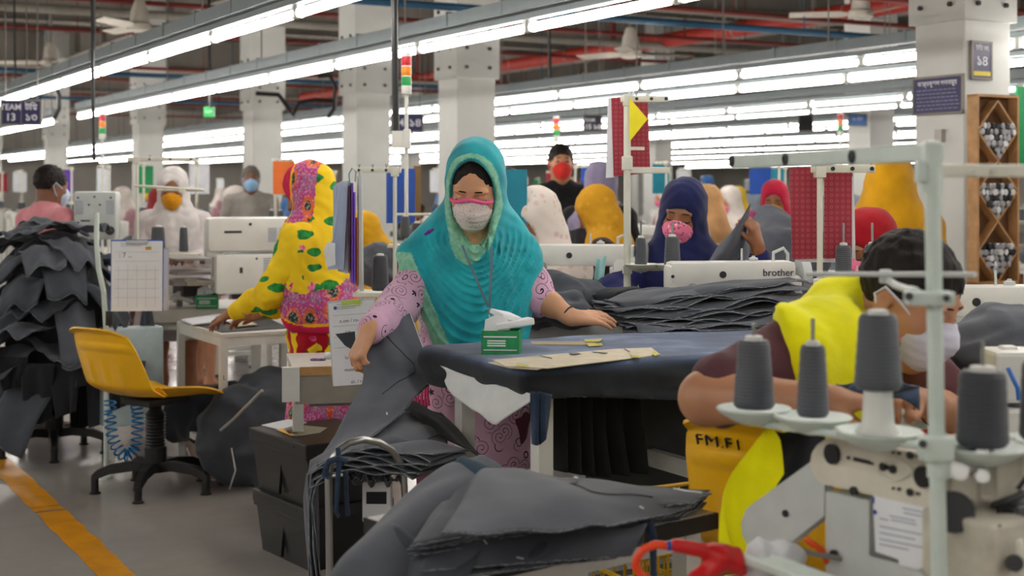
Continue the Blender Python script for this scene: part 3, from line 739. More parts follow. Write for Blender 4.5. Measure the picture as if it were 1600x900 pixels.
def scrap(name, label, p, r, m, seed):
    S = SDF(); rr = random.Random(seed)
    for i in range(5): S.ell((rr.uniform(-.6, .6)*r[0], rr.uniform(-.6, .6)*r[1], rr.uniform(.2, .6)*r[2]), (r[0]*.5, r[1]*.5, r[2]*.4), RZ(rr.uniform(0, 3)), .02)
    S.half((0, 0, 0), (0, 0, -1)); S.post = lambda P, D: D+.007*wob(P, 70, seed)
    tag(S.build(name, m, .004, None, loc=p, pad=.02), label, 'cloth')
scrap('cloth_scrap', 'white cloth scrap on the machine table beside the red air gun', Vector((at(1205, 0, 2.3).x, 2.3, .736)), (.07, .05, .075), mat('white_scrap', '#d5d6da', .9), 3)
scrap('cloth_scrap', 'violet cloth scrap lying on the machine table at the bottom edge', Vector((at(1240, 0, 2.2).x, 2.2, .736)), (.05, .04, .05), mat('violet_scrap', '#4b3f7a', .9), 5)
scrap('cloth_scrap', 'green cloth scrap lying on the machine table at the bottom edge', Vector((at(1275, 0, 2.16).x, 2.16, .736)), (.04, .03, .04), mat('green_scrap', '#1b6e55', .9), 7)
# ================================================================ people
def skin_mat(name, c):
    k = NT(name); k.b.inputs['Roughness'].default_value = .5; k.b.inputs['Subsurface Weight'].default_value = .08; k.b.inputs['Subsurface Radius'].default_value = (.02, .008, .004)
    l = lin(c); k.color(k.ramp(k.noise(18, 4), [(.3, tuple(x*.86 for x in l[:3])+(1,)), (.7, tuple(x*1.07 for x in l[:3])+(1,))])); k.bump(k.noise(220, 2), .06, .002); return k.m
SK = {'a': skin_mat('warm_brown_skin', '#cc9874'), 'b': skin_mat('brown_skin', '#9c6848'), 'c': skin_mat('deep_brown_skin', '#7d5139'), 'd': skin_mat('tan_skin', '#b98463')}
def hair_mat():
    k = NT('black_hair'); k.b.inputs['Roughness'].default_value = .6; k.b.inputs['Specular IOR Level'].default_value = .25
    k.color(k.ramp(k.noise(40, 4, k.mapping((1, 1, .15))), [(.3, '#0c0a0a'), (.75, '#241c19')])); k.bump(k.noise(150, 2, k.mapping((1, 1, .1))), .5, .004); return k.m
M_hair = hair_mat()
M_eyew = mat('eye_white', '#d8d2c8', .25, var=0); M_iris = mat('dark_iris', '#1a0f0a', .15, var=0)
v3 = lambda p: np.array(p, float)
class Person:
    """local frame: feet at the origin, faces -y; metres for a 1.56 m woman (scaled by s)"""
    def __init__(s, label, loc, rz=0, sc=1.0, skin='a', h=.011, group=None, hs=1.0, head=(0, 0, 1.43), rot=(0, 0, 0), sit=False, build=1.0, cat='person', name='person', kneez=.48):
        s.o = thing(name, label, cat, loc, rz, group); s.o.scale = (sc,)*3; s.h = h; s.sk = SK[skin]; s.C = Vector(head); s.hs = hs; s.bw = build
        s.R = Matrix.Rotation(rot[2], 3, 'Z') @ Matrix.Rotation(rot[1], 3, 'Y') @ Matrix.Rotation(rot[0], 3, 'X')   # pitch(+ = down) , roll, yaw
        s.sit = sit; s.body = SDF(); s.inv = (Matrix.Translation(Vector(loc)) @ Matrix.Rotation(rz, 4, 'Z') @ Matrix.Scale(sc, 4)).inverted()
        s.sh = [Vector((-.165*build, .01, 1.235)), Vector((.165*build, .01, 1.235))]; s.dz = 0; s.kz = kneez
    def px(s, x, y, d): return s.inv @ at(x, y, d)
    def hp(s, *p): return s.C + s.R @ (Vector(p)*s.hs)
    def he(s, S, c, r, k=.02, op='u', M=None): S.ell(s.hp(*c), [q*s.hs for q in r], s.R @ M if M else s.R, k*s.hs, op)
    def hc(s, S, a, b, ra, rb, k=.015, op='u'): S.cone(s.hp(*a), s.hp(*b), ra*s.hs, rb*s.hs, k*s.hs, op)
    def head(s, S=None, fine=True):
        S = S or s.body
        s.he(S, (0, .012, .035), (.073, .092, .082)); s.he(S, (0, -.03, -.028), (.059, .06, .08), .035)
        s.hc(S, (-.042, -.005, -.055), (0, -.062, -.093), .024, .02, .03); s.hc(S, (.042, -.005, -.055), (0, -.062, -.093), .024, .02, .03)
        s.hc(S, (0, -.084, .02), (0, -.106, -.016), .007, .0115, .012); s.he(S, (.01, -.094, -.02), (.007, .008, .006), .006); s.he(S, (-.01, -.094, -.02), (.007, .008, .006), .006)
        for q in (-1, 1):
            s.he(S, (q*.03, -.077, .033), (.024, .011, .007), .014); s.he(S, (q*.042, -.055, -.022), (.018, .02, .018), .025)
            s.he(S, (q*.03, -.098, .012), (.015, .014, .009), .014, 's'); s.he(S, (q*.03, -.073, .0105), (.0155, .0135, .0105), .004)
            s.he(S, (q*.075, .014, -.004), (.007, .017, .029), .008)
            s.he(S, (q*.082, .008, .0), (.005, .009, .017), .006, 's')
        s.he(S, (0, -.088, -.05), (.021, .01, .006), .008); s.he(S, (0, -.086, -.06), (.018, .01, .007), .008)
    def torso(s, waist=(0, 0, .98), hips=(0, .0, .83), chest=(0, 0, 1.13)):
        S = s.body; b = s.bw; s.pts = dict(waist=Vector(waist), hips=Vector(hips), chest=Vector(chest)); n0 = (s.sh[0]+s.sh[1])/2+Vector((0, 0, .04)); s.n0 = n0
        S.cone(s.hp(0, .025, -.05), n0, .052*s.hs, .06, .03); S.cone(n0, s.sh[0], .052, .05, .05); S.cone(n0, s.sh[1], .052, .05, .05)
        S.ell(chest, (.155*b, .105*b, .16), None, .06); S.ell(waist, (.135*b, .1*b, .14), None, .08); S.ell(hips, (.165*b, .12*b, .13), None, .08)
    def legs(s, knees=None, feet=None):
        S = s.body; hp = s.pts['hips']
        for q in (-1, 1):
            a = hp+Vector((q*.085, 0, -.03))
            if s.sit:
                kn = Vector((q*.11, hp.y-.40, hp.z-.02)); ft = Vector((q*.11, hp.y-.38, .07))
            else: kn = Vector((q*.085, hp.y-.02, .46)); ft = Vector((q*.085, hp.y+.01, .07))
            if knees: kn = Vector(knees[0 if q < 0 else 1])
            if feet: ft = Vector(feet[0 if q < 0 else 1])
            S.cone(a, kn, .082, .055, .05); S.cone(kn, kn*.5+ft*.5+Vector((0, .012, 0)), .052, .05, .03); S.cone(kn*.5+ft*.5+Vector((0, .012, 0)), ft, .05, .034, .03)
            S.cone(ft+Vector((0, .02, -.04)), ft+Vector((q*.015, -.12, -.05)), .03, .02, .03)
            s.pts['k%d' % q] = kn; s.pts['f%d' % q] = ft
    def arm(s, i, elbow, wrist, fdir=None, back=None, pose='relaxed', hsz=1.0, r=(.047, .04, .036, .024)):
        """i: 0 at -x, 1 at +x; fdir = direction of the fingers, back = outward normal of the back of the hand"""
        S = s.body; a = s.sh[i]; e, w = Vector(elbow), Vector(wrist); s.pts['e%d' % i], s.pts['w%d' % i] = e, w
        S.cone(a, e, r[0], r[1], .03); m = e*.6+w*.4; S.cone(e, m, r[1]*.98, r[2], .02); S.cone(m, w, r[2], r[3], .02)
        fd = Vector(fdir) if fdir is not None else (w-e); fd.normalize(); bk = Vector(back) if back is not None else Vector((0, -.3, 1)); bk = (bk-fd*bk.dot(fd)).normalized()
        hand(S, w, fd, bk, -1 if i == 0 else 1, pose, hsz, s.h)
    def build(s, h=None): s.bo = s.body.build('body', s.sk, h or s.h, s.o); return s
    # -------- clothing
    def top(s, name, m, sleeve=(1, 1), skirt=None, skirt_r=(.2, .24), grow=.014, fold=.004, h=None, attr=None, neck=False, extra=None, seed=1):
        S = SDF(); b = s.bw; p = s.pts; g = grow; n0 = s.n0
        if neck: S.cone(n0+Vector((0, .005, .03)), n0, .06, .07, .02)
        S.cone(n0, s.sh[0], .055+g*.6, .056+g, .05); S.cone(n0, s.sh[1], .055+g*.6, .056+g, .05)
        S.ell(p['chest'], (.16*b+g, .11*b+g, .165), None, .06); S.ell(p['waist'], (.14*b+g, .105*b+g, .15), None, .08); S.ell(p['hips'], (.168*b+g, .122*b+g, .13), None, .08)
        for i in (0, 1):
            if 'e%d' % i not in p or not sleeve[i]: continue
            e, w, f = p['e%d' % i], p['w%d' % i], sleeve[i]   # f: 0..1 upper arm, 1..2 forearm
            if f <= 1: S.cone(s.sh[i], s.sh[i]+(e-s.sh[i])*f, .054+g, .052+g, .03)
            else: S.cone(s.sh[i], e, .054+g, .045+g, .03); S.cone(e, e+(w-e)*(f-1), .045+g, .032+g*.7, .03)
        if skirt is not None:
            S.cone(p['hips'], Vector((p['hips'].x, p['hips'].y, skirt)), skirt_r[0], skirt_r[1], .06, flat=((0, 1, 0), .72)); S.half((0, 0, skirt), (0, 0, -1))
        if extra: extra(S)
        def post(P, D): return D+fold*wob(P*v3((1, 1, .45)), 38, seed)+fold*.6*wob(P, 60, seed+9)
        S.post = post; o = S.build(name, m, h or s.h, s.o, attr); s.topo = o; return o
    def hood(s, m, name='headscarf', open_=(.06, .088), drop=1.12, wide=.2, fold=.004, extra=None, h=None, attr=None, cx=(0, -.012), seed=3, tight=1.0, cuts=(), rim=.016, deep=.085, chest=True):
        S = SDF(); t = tight
        s.he(S, (0, .022, .034), (.09*t, .112*t, .102*t)); s.he(S, (0, .0, -.055), (.086*t, .098*t, .1), .05)
        n0 = s.n0
        S.cone(s.hp(0, .015, -.1), n0+Vector((0, -.01, -.02)), .088, .105, .05)
        if chest:
            S.cone(n0+Vector((0, 0, -.015)), s.sh[0]+Vector((.03, 0, -.02)), .085, wide*.4, .07); S.cone(n0+Vector((0, 0, -.015)), s.sh[1]+Vector((-.03, 0, -.02)), .085, wide*.4, .07)
            c = s.pts['chest']; S.cone(c+Vector((0, -.02, .06)), Vector((c.x, c.y-.035, drop+.06)), .13, .13, .08, flat=((0, 1, 0), .9))
        if extra: extra(S)
        c = s.hp(cx[0], -.108, cx[1]); R = s.R
        s.he(S, (cx[0], -.108, cx[1]), (open_[0], deep, open_[1]), .012, 's')
        for p, n in cuts: S.half(p, n)
        Rn = np.array(R.transposed()); cn = v3(c); hs = s.hs
        def att(P):
            q = ((P-cn) @ Rn.T)/hs; k0 = np.sqrt((q[:, 0]/open_[0])**2+(q[:, 2]/open_[1])**2)
            d = (k0-1)*min(open_); r = np.clip(1-np.abs(d)/rim, 0, 1)*(q[:, 1] < .08)
            out = {'rim': np.clip(r*4, 0, 1)}
            if attr is not None: out.update(attr(P))
            return out
        def post(P, D):
            q = (P-cn) @ Rn.T
            return D+fold*np.sin((q[:, 1]*.9+q[:, 2]*.55)*120+5*wob(P, 14, seed))*.25+fold*.8*wob(P*v3((1, .8, .6)), 34, seed)
        S.post = post; o = S.build(name, m, h or s.h, s.o, att); s.hoodo = o; return o
    def mask(s, m, trim=None, ears=True, mark=None, drop=0):
        S = SDF(); s.he(S, (0, -.056, -.036-drop), (.0615, .054, .045)); s.hc(S, (0, -.088, .0-drop), (0, -.108, -.028-drop), .013, .015, .04); s.he(S, (0, -.062, -.076-drop), (.038, .04, .031), .04)
        S.half(s.hp(0, -.1, .012-drop), s.R @ Vector((0, .42, 1)), .006); S.half(s.hp(0, -.03, 0), s.R @ Vector((0, 1, .1)), .004)
        hs = s.hs; Rn = np.array(s.R.transposed()); c = v3(s.C)
        def post(P, D): q = ((P-c) @ Rn.T)/hs; return D+.0012*np.sin(q[:, 2]*330+np.abs(q[:, 0])*60)
        S.post = post
        o = S.build('face_mask', m, min(s.h, .006), s.o)
        tm = trim or m
        if trim:
            pts = []
            for i in range(13):
                a = -1.25+2.5*i/12; pts.append(s.hp(.066*sin(a), -.052-.062*cos(a)**1.0, .012-drop-.012*abs(sin(a))**2+.012*cos(a)**6))
            MB().tube(pts, .0055*hs, 8).build('mask_trim', trim, o)
        if ears:
            b = MB()
            for q in (-1, 1): b.tube([s.hp(q*.06, -.045, -.005), s.hp(q*.073, -.01, .012), s.hp(q*.082, .018, .022), s.hp(q*.082, .03, .0), s.hp(q*.074, .01, -.03), s.hp(q*.058, -.03, -.07)], .0028*hs, 6)
            b.build('ear_loops', tm, o)
        return o
    def eyes(s, shut=True, look=0):
        b = MB(); w = MB(); e = MB()
        for q in (-1, 1):
            b.tube([s.hp(q*.047, -.073, .029), s.hp(q*.037, -.0835, .0355), s.hp(q*.024, -.088, .0365), s.hp(q*.013, -.0885, .0355)], [.0012*s.hs, .0024*s.hs, .0026*s.hs, .0018*s.hs], 6)
            L = [s.hp(q*(.03+.0155*t), -.0865+.0065*t*t, .0065-(.0045*(1-t*t) if shut else -.0055*(1-t*t))) for t in (-1, -.6, -.2, .2, .6, 1)]
            w.tube(L, [.0012*s.hs, .002*s.hs, .0022*s.hs, .0022*s.hs, .002*s.hs, .0012*s.hs], 6)
            if not shut:
                e.ell(s.hp(q*.03, -.0795, .0095), (.0105*s.hs, .008*s.hs, .0062*s.hs), s.R, 12)
        b.build('eyebrows', M_hair, s.o); w.build('eyelashes', M_hair, s.o)
        if not shut:
            eo = e.build('eyes', M_eyew, s.o); d = MB()
            for q in (-1, 1): d.ell(s.hp(q*.03+look, -.086, .009), (.0052*s.hs,)*3, s.R, 10)
            d.build('irises', M_iris, eo)
    def hair(s, kind='man', m=None):
        S = SDF()
        if kind == 'man':
            s.he(S, (0, .014, .038), (.0785, .0985, .091)); s.he(S, (0, -.128, -.014), (.07, .088, .084), .014, 's'); S.half(s.hp(0, .06, -.05), s.R @ Vector((0, -.25, -1)))
            for q in (-1, 1): s.he(S, (q*.085, -.02, -.035), (.03, .05, .05), .012, 's')
            S.post = lambda P, D: D+.003*wob(P, 160, 5)+.002*wob(P*v3((1, 1, .3)), 300, 8)
        else:      # parted hair under a scarf
            s.he(S, (0, .014, .04), (.077, .094, .083)); s.he(S, (0, -.12, -.03), (.066, .086, .082), .02, 's'); s.he(S, (0, -.118, .02), (.034, .08, .066), .03, 's'); S.half(s.hp(0, .0, -.06), s.R @ Vector((0, 0, -1)))
            S.post = lambda P, D: D+.0012*wob(P*v3((1.5, 1, .5)), 220, 8)
        return S.build('hair', m or M_hair, min(s.h, .006), s.o)
    def trousers(s, m, name='trousers', grow=.016, to=.1):
        S = SDF(); p = s.pts; S.ell(p['hips'], (.17, .125, .13))
        for q in (-1, 1):
            a = p['hips']+Vector((q*.085, 0, -.03)); S.cone(a, p['k%d' % q], .09+grow*.5, .062+grow, .05); S.cone(p['k%d' % q], p['f%d' % q], .062+grow, .05+grow*.6, .03)
        S.post = lambda P, D: D+.004*wob(P, 45, 3)
        return S.build(name, m, s.h, s.o)
def hand(S, w, fd, bk, side, pose, sz=1.0, h=.005):
    """w wrist, fd finger direction, bk back-of-hand normal, side: +1 = hand at +x of a figure facing -y (thumb towards the body middle when the palm is down)"""
    x = fd.cross(bk).normalized()*side*-1       # towards the thumb
    y, z = fd, bk
    T = lambda a, b, c: w+(x*a+y*b+z*c)*sz
    P = {'relaxed': (.22, .35, .35), 'flat': (.05, .08, .08), 'grip': (.75, .95, .7), 'pinch': (.55, .6, .4), 'rest': (.12, .25, .2)}[pose]
    k = .004
    S.cone(T(0, -.01, 0), T(0, .03, 0), .024*sz, .026*sz, .02, flat=(z, .72))
    for a, b in ((.024, .075), (.008, .082), (-.009, .08), (-.025, .07)): S.cone(T(a*.6, .02, 0), T(a, b, .001), .014*sz, .0105*sz, .008)
    for i, (a, L, an) in enumerate(((.026, .07, .1), (.0085, .078, .02), (-.0095, .073, -.06), (-.026, .056, -.16))):
        p = T(a, .078-.006*abs(i-1), .002); d = (y*cos(an)+x*sin(an)); ang = 0; r = .0088*sz if i < 3 else .0075*sz
        for f, cv, r1 in ((.45, P[0], .95), (.3, P[1], .86), (.25, P[2], .74)):
            ang += cv; v = d*cos(ang)-z*sin(ang); q = p+v*L*f*sz; S.cone(p, q, r, r*r1/.93 if f == .45 else r*.9, k); p = q; r *= .93
    th = {'relaxed': (.5, -.25), 'flat': (.7, -.1), 'grip': (.35, -.7), 'pinch': (.3, -.7), 'rest': (.6, -.2)}[pose]
    p = T(.02, .018, -.004); d = (y*cos(th[0])+x*sin(th[0])+z*th[1]).normalized(); q = p+d*.04*sz; S.cone(p, q, .0135*sz, .0105*sz, .01)
    d2 = (d+y*.5).normalized(); p2 = q+d2*.03*sz; S.cone(q, p2, .0105*sz, .0095*sz, k); S.cone(p2, p2+(d2+y*.3).normalized()*.022*sz, .0095*sz, .0075*sz, k)
# ---------------------------------------------------------------- clothing materials
def teal_mat():
    k = NT('turquoise_scarf_cloth'); k.b.inputs['Roughness'].default_value = .75; k.b.inputs['Sheen Weight'].default_value = .25; k.b.inputs['Specular IOR Level'].default_value = .25
    base = k.ramp(k.noise(14, 5), [(.3, '#0f8f9d'), (.7, '#1fb0ba')]); bor = k.ramp(k.noise(60, 3), [(.35, '#6fb79a'), (.65, '#93cdb0')])
    k.color(k.mix(k.attr('rim').outputs['Fac'], base, bor)); k.bump(k.noise(400, 2), .25, .002); return k.m
def scroll_mat(name, bg, ink, sc=13.0):
    """printed cloth with curling vine lines and small flowers"""
    k = NT(name); k.b.inputs['Roughness'].default_value = .85
    vo = k.n('ShaderNodeTexVoronoi'); vo.inputs['Scale'].default_value = sc; k.l(k.obj(), vo.inputs['Vector'])
    sub = k.n('ShaderNodeVectorMath'); sub.operation = 'SUBTRACT'
    mp = k.n('ShaderNodeVectorMath'); mp.operation = 'SCALE'; mp.inputs['Scale'].default_value = 1.0; k.l(k.obj(), mp.inputs[0])
    k.l(mp.outputs[0], sub.inputs[0]); k.l(vo.outputs['Position'], sub.inputs[1]); sp = k.n('ShaderNodeSeparateXYZ'); k.l(sub.outputs[0], sp.inputs[0])
    ang = k.math('ARCTAN2', sp.outputs['X'], sp.outputs['Z']); d = vo.outputs['Distance']
    rnd = k.n('ShaderNodeSeparateColor'); k.l(vo.outputs['Color'], rnd.inputs[0])
    ph = k.math('ADD', k.math('MULTIPLY', d, 26.0), k.math('MULTIPLY', ang, k_sign(k, rnd.outputs[0])))
    line = k.math('LESS_THAN', k.math('ABSOLUTE', k.math('SINE', k.math('MULTIPLY', ph, .5))), .23)
    pet = k.math('LESS_THAN', d, k.math('ADD', .2, k.math('MULTIPLY', k.math('COSINE', k.math('MULTIPLY', ang, 6.0)), .06)))
    isf = k.math('GREATER_THAN', rnd.outputs[1], .72); flower = k.math('MULTIPLY', isf, pet)
    nl = k.math('MULTIPLY', line, k.math('SUBTRACT', 1.0, isf)); far = k.math('LESS_THAN', d, .62); nl = k.math('MULTIPLY', nl, far)
    k.color(k.mix(k.math('MAXIMUM', flower, nl), k.ramp(k.noise(6, 3), [(.3, bg[0]), (.7, bg[1])]), ink)); k.bump(k.noise(300, 2), .2, .002); return k.m
def k_sign(k, s): return k.math('SUBTRACT', k.math('MULTIPLY', k.math('GREATER_THAN', s, .5), 2.0), 1.0)
def floral_mat(name, paisley=True):
    k = NT(name); k.b.inputs['Roughness'].default_value = .8
    yel = k.ramp(k.noise(5, 3), [(.3, '#f0c400'), (.7, '#ffdb14')])
    # green leaves + pink blossoms scattered on yellow
    nz = k.n('ShaderNodeTexNoise'); nz.inputs['Scale'].default_value = 22; nz.inputs['Detail'].default_value = 3; k.l(k.obj(), nz.inputs['Vector'])
    def dis(vec, am):
        a_ = k.n('ShaderNodeVectorMath'); a_.operation = 'MULTIPLY_ADD'; k.l(nz.outputs['Color'], a_.inputs[0]); a_.inputs[1].default_value = (am,)*3; k.l(vec, a_.inputs[2]); return a_.outputs[0]
    v2 = k.n('ShaderNodeTexVoronoi'); v2.inputs['Scale'].default_value = 8; k.l(dis(k.mapping((1, 1, 1), (.3, 0, .9)), .1), v2.inputs['Vector'])
    s2 = k.n('ShaderNodeSeparateColor'); k.l(v2.outputs['Color'], s2.inputs[0])
    c = k.mix(k.math('MULTIPLY', k.math('LESS_THAN', v2.outputs['Distance'], .4), k.math('GREATER_THAN', s2.outputs[1], .62)), yel, k.ramp(k.noise(40, 3), [(.4, '#d81d6f'), (.55, '#f28ab4')]))
    for rot, am, sc3 in (((0, .5, .4), .5, (1, 1, 1.9)), ((.2, -.4, .3), .45, (2.0, 1.4, 1))):
        v1 = k.n('ShaderNodeTexVoronoi'); v1.inputs['Scale'].default_value = 8.5; k.l(dis(k.mapping(sc3, rot), .03), v1.inputs['Vector'])
        s1 = k.n('ShaderNodeSeparateColor'); k.l(v1.outputs['Color'], s1.inputs[0])
        leaf = k.math('MULTIPLY', k.math('LESS_THAN', v1.outputs['Distance'], .36), k.math('GREATER_THAN', s1.outputs[0], am))
        c = k.mix(leaf, c, k.ramp(k.noise(50, 2), [(.35, '#0e6b2f'), (.65, '#2a9d3f')]))
    # paisley band
    v3_ = k.n('ShaderNodeTexVoronoi'); v3_.inputs['Scale'].default_value = 10.5; k.l(k.mapping((1, 1, .8)), v3_.inputs['Vector'])
    rings = k.ramp(v3_.outputs['Distance'], [(0, '#7fae8d'), (.1, '#123f31'), (.27, '#e8692f'), (.36, '#e8692f'), (.38, '#c24486'), (.62, '#b0669a'), (.8, '#e2562a')], True)
    sp = k.math('LESS_THAN', k.noise(110, 1), .43); rings = k.mix(k.math('MULTIPLY', sp, .55), rings, '#d9b7c4')
    band = k.attr('band').outputs['Fac']; c = k.mix(k.math('GREATER_THAN', band, .5), c, rings)
    e = k.attr('edge').outputs['Fac']; c = k.mix(k.math('GREATER_THAN', e, .45), c, '#ffb300'); c = k.mix(k.math('GREATER_THAN', e, .6), c, '#d0104f')
    k.color(c); k.bump(k.noise(300, 2), .2, .002); return k.m
M_teal = teal_mat(); M_kam = scroll_mat('pink_scroll_print', ('#c79cb9', '#d8b1ca'), '#1d1226', 21.0); M_floral = floral_mat('yellow_floral_print')
def speckle_mat():
    k = NT('white_speckled_mask_cloth'); k.b.inputs['Roughness'].default_value = .9
    vo = k.n('ShaderNodeTexVoronoi'); vo.inputs['Scale'].default_value = 190; k.l(k.obj(), vo.inputs['Vector']); s = k.n('ShaderNodeSeparateColor'); k.l(vo.outputs['Color'], s.inputs[0])
    k.color(k.mix(k.math('MULTIPLY', k.math('LESS_THAN', vo.outputs['Distance'], .3), k.math('GREATER_THAN', s.outputs[0], .6)), '#ddd2ce', '#77585f')); return k.m
# ================================================================ the woman in turquoise
wl = at(738, 295, 4.32); wl.z = 0
p = Person('woman in turquoise headscarf and pink printed dress spreading denim at the covered table', wl, 0, 1.0, 'a', .0045, hs=1.0, head=tuple(at(743, 295, 4.25)-wl), rot=(.5, .05, -.13))
p.sh = [p.px(676, 402, 4.34), p.px(802, 400, 4.34)]
HERO = p
p.head(); p.torso(waist=(.0, .03, .95), hips=(0, .05, .80), chest=(-.005, .0, 1.1)); p.legs()
p.arm(0, p.px(624, 478, 4.2), p.px(577, 516, 3.96), fdir=(-.42, -.25, -.9), back=(-.75, -.55, .3), pose='grip', hsz=1.05)
p.arm(1, p.px(838, 462, 4.3), p.px(893, 496, 4.24), fdir=(1, .35, -.05), back=(0, -.55, 1), pose='rest', hsz=1.0)
p.build(.0042)
# kameez: long dress, one long sleeve, the other pushed up
p.top('printed_dress', M_kam, sleeve=(1.93, 1.12), skirt=.52, skirt_r=(.165, .185), h=.007, fold=.005, extra=lambda S: S.ell(p.px(744, 368, 4.19), (.075, .11, .062), None, .01, 's'))
p.trousers(mat('plum_trousers', '#5b2740', .9))
p.hair('woman')
def ex(S):
    S.ell(p.px(738, 415, 4.33), (.185, .125, .12), None, .05); S.cone(p.px(705, 362, 4.33), p.px(657, 412, 4.3), .082, .084, .05); S.cone(p.px(780, 362, 4.33), p.px(815, 408, 4.31), .078, .068, .05)
    S.ell(p.px(742, 455, 4.27), (.155, .11, .16), None, .06); S.cone(p.px(738, 470, 4.27), p.px(742, 600, 4.28), .135, .15, .06)
    S.cone(p.px(655, 425, 4.28), p.px(690, 560, 4.22), .05, .055, .04); S.cone(p.px(812, 425, 4.28), p.px(800, 520, 4.25), .04, .05, .04)
    S.cone(p.px(738, 400, 4.4), p.px(738, 560, 4.44), .14, .13, .06)
ecut = p.px(623, 408, 4.3); ecut2 = p.px(688, 560, 4.25); ev = (ecut2-ecut).normalized(); en = Vector((ev.z, 0, -ev.x)); en = en if en.x < 0 else -en
ncn = v3(p.px(744, 366, 4.25))
def hatt(P): 
    d = (P-v3(ecut)) @ v3(en)
    return {'rim2': np.clip((d+.055)/.01, 0, 1)*(P[:, 2] < ecut.z+.05)*(P[:, 1] < .08)}
S0 = SDF
def hero_hood():
    o_open = (.0745, .128)
    S = SDF(); pp = p
    pp.he(S, (0, .02, .045), (.090, .11, .108)); pp.he(S, (0, -.0, -.05), (.088, .095, .11), .05)
    S.cone(pp.hp(0, -.02, -.1), pp.px(744, 392, 4.24), .088, .09, .05)
    ex(S)
    c = pp.hp(0, -.11, .01); pp.he(S, (0, -.112, .01), (o_open[0], .125, o_open[1]), .012, 's')
    # open v under the chin
    vcen = pp.px(744, 357, 4.14); S.ell(vcen, (.043, .165, .06), None, .012, 's')
    S.half(ecut, en, .006); S.half((0, 0, .84), (0, 0, -1))
    Rn = np.array(pp.R.transposed()); cn = v3(c)
    def att(P):
        q = ((P-cn) @ Rn.T)/pp.hs; k0 = np.sqrt((q[:, 0]/o_open[0])**2+(q[:, 2]/o_open[1])**2); d = (k0-1)*.07
        r = (np.abs(d-.006) < .0105)*(q[:, 1] < .075)
        kv = np.sqrt(((P[:, 0]-vcen.x)/.043)**2+((P[:, 2]-vcen.z)/.06)**2); lowr = (np.abs(kv-1.16) < .14)*(P[:, 2] < vcen.z+.01)*(P[:, 1] < .0)
        d2 = (P-v3(ecut)) @ v3(en); side = (d2 > -.05)*(P[:, 2] < ecut.z+.03)
        return {'rim': np.clip(r*1.+lowr*1.+side*1., 0, 1)}
    def post(P, D):
        q = P-ncn; r = np.sqrt((q[:, 0]*1.55)**2+q[:, 2]**2); low = np.clip((ncn[2]+.02-P[:, 2])/.05, 0, 1)
        ang = np.abs(q[:, 0])/(np.abs(q[:, 0])+np.abs(q[:, 2])+.02)
        f = np.sin(r*128+7*wob(P, 8, 4)+1.1*wob(P, 20, 6)); f = (1-2*np.abs(f)**.8)*(.7+.3*wob(P, 13, 12))
        hq = (P-cn) @ Rn.T
        g = np.sin((hq[:, 1]*.8+hq[:, 2]*.7+np.abs(hq[:, 0])*.5)*120+4*wob(P, 12, 2))
        edge = np.clip(1.6-np.abs(q[:, 0])/.14, .15, 1)
        return D-low*(.0095*f*edge+.004*wob(P, 45, 3))+(1-low)*(.0009*g+.0015*wob(P, 28, 8))
    S.post = post
    return S.build('headscarf', M_teal, .0048, pp.o, att)
hs_ = hero_hood()
p.mask(speckle_mat(), trim=mat('pink_mask_trim', '#f0629a', .8)); p.eyes(True)
MB().tube([p.px(664, 366, 4.2), p.px(670, 362, 4.19), p.px(677, 358, 4.2)], [.004, .007, .004], 8).build('purple_brooch', mat('purple_bead', '#6a1b9a', .3), hs_)
M_lan = mat('grey_lanyard_ribbon', '#5f7f8c', .7)
def ribbon(pts, w, m, name, parent, th=.0012, wd=(1, 0, 0)):
    b = MB(); wd = Vector(wd)*w/2; b.rings([[q_-wd, q_+wd, q_+wd+V(0, -th, 0), q_-wd+V(0, -th, 0)] for q_ in map(Vector, pts)]); return b.build(name, m, parent, smooth=False)
la = ribbon([p.px(722, 383, 4.13), p.px(733, 410, 4.105), p.px(748, 445, 4.10), p.px(763, 480, 4.105)], .008, M_lan, 'lanyard', p.o)
ribbon([p.px(768, 386, 4.13), p.px(768, 420, 4.10), p.px(766, 450, 4.095), p.px(765, 480, 4.10)], .008, M_lan, 'lanyard_strap', la)
MB().box(p.px(764, 487, 4.1), (.007, .004, .014)).tube([p.px(764, 492, 4.1), p.px(767, 500, 4.095), p.px(766, 512, 4.09)], .002, 6).build('lanyard_clasp', M_steel, la)
MB().box(p.px(767, 545, 4.09), (.05, .002, .06)).build('badge_holder', M_clear, la, smooth=False)
b = MB(); w_ = p.pts['w1']; e_ = p.pts['e1']; d_ = (w_-e_).normalized(); Rb = frame_to(d_)
def ringpts(c, r, Rb, n=18): return [c+Rb @ Vector((r*cos(2*pi*i/n), r*sin(2*pi*i/n), 0)) for i in range(n)]
MB().tube(ringpts(w_-d_*.015, .0285, Rb), .003, 6, True).build('hair_tie', M_black, p.o); MB().tube(ringpts(w_-d_*.095, .0375, RX(.3) @ Rb), .0016, 6, True).build('bangle', mat('gold_bangle', '#c9973f', .25, .9, 0), p.o)
b = MB()
for i, (x, y) in enumerate(((655, 622), (650, 625), (660, 620), (665, 626), (669, 618))): b.tube([p.px(x, 598, 4.2), p.px(x-1, 615, 4.19), p.px(x-3+i, 634, 4.19)], .004, 6)
b.build('pink_tassel', mat('bright_pink_yarn', '#f0447f', .8), p.o)
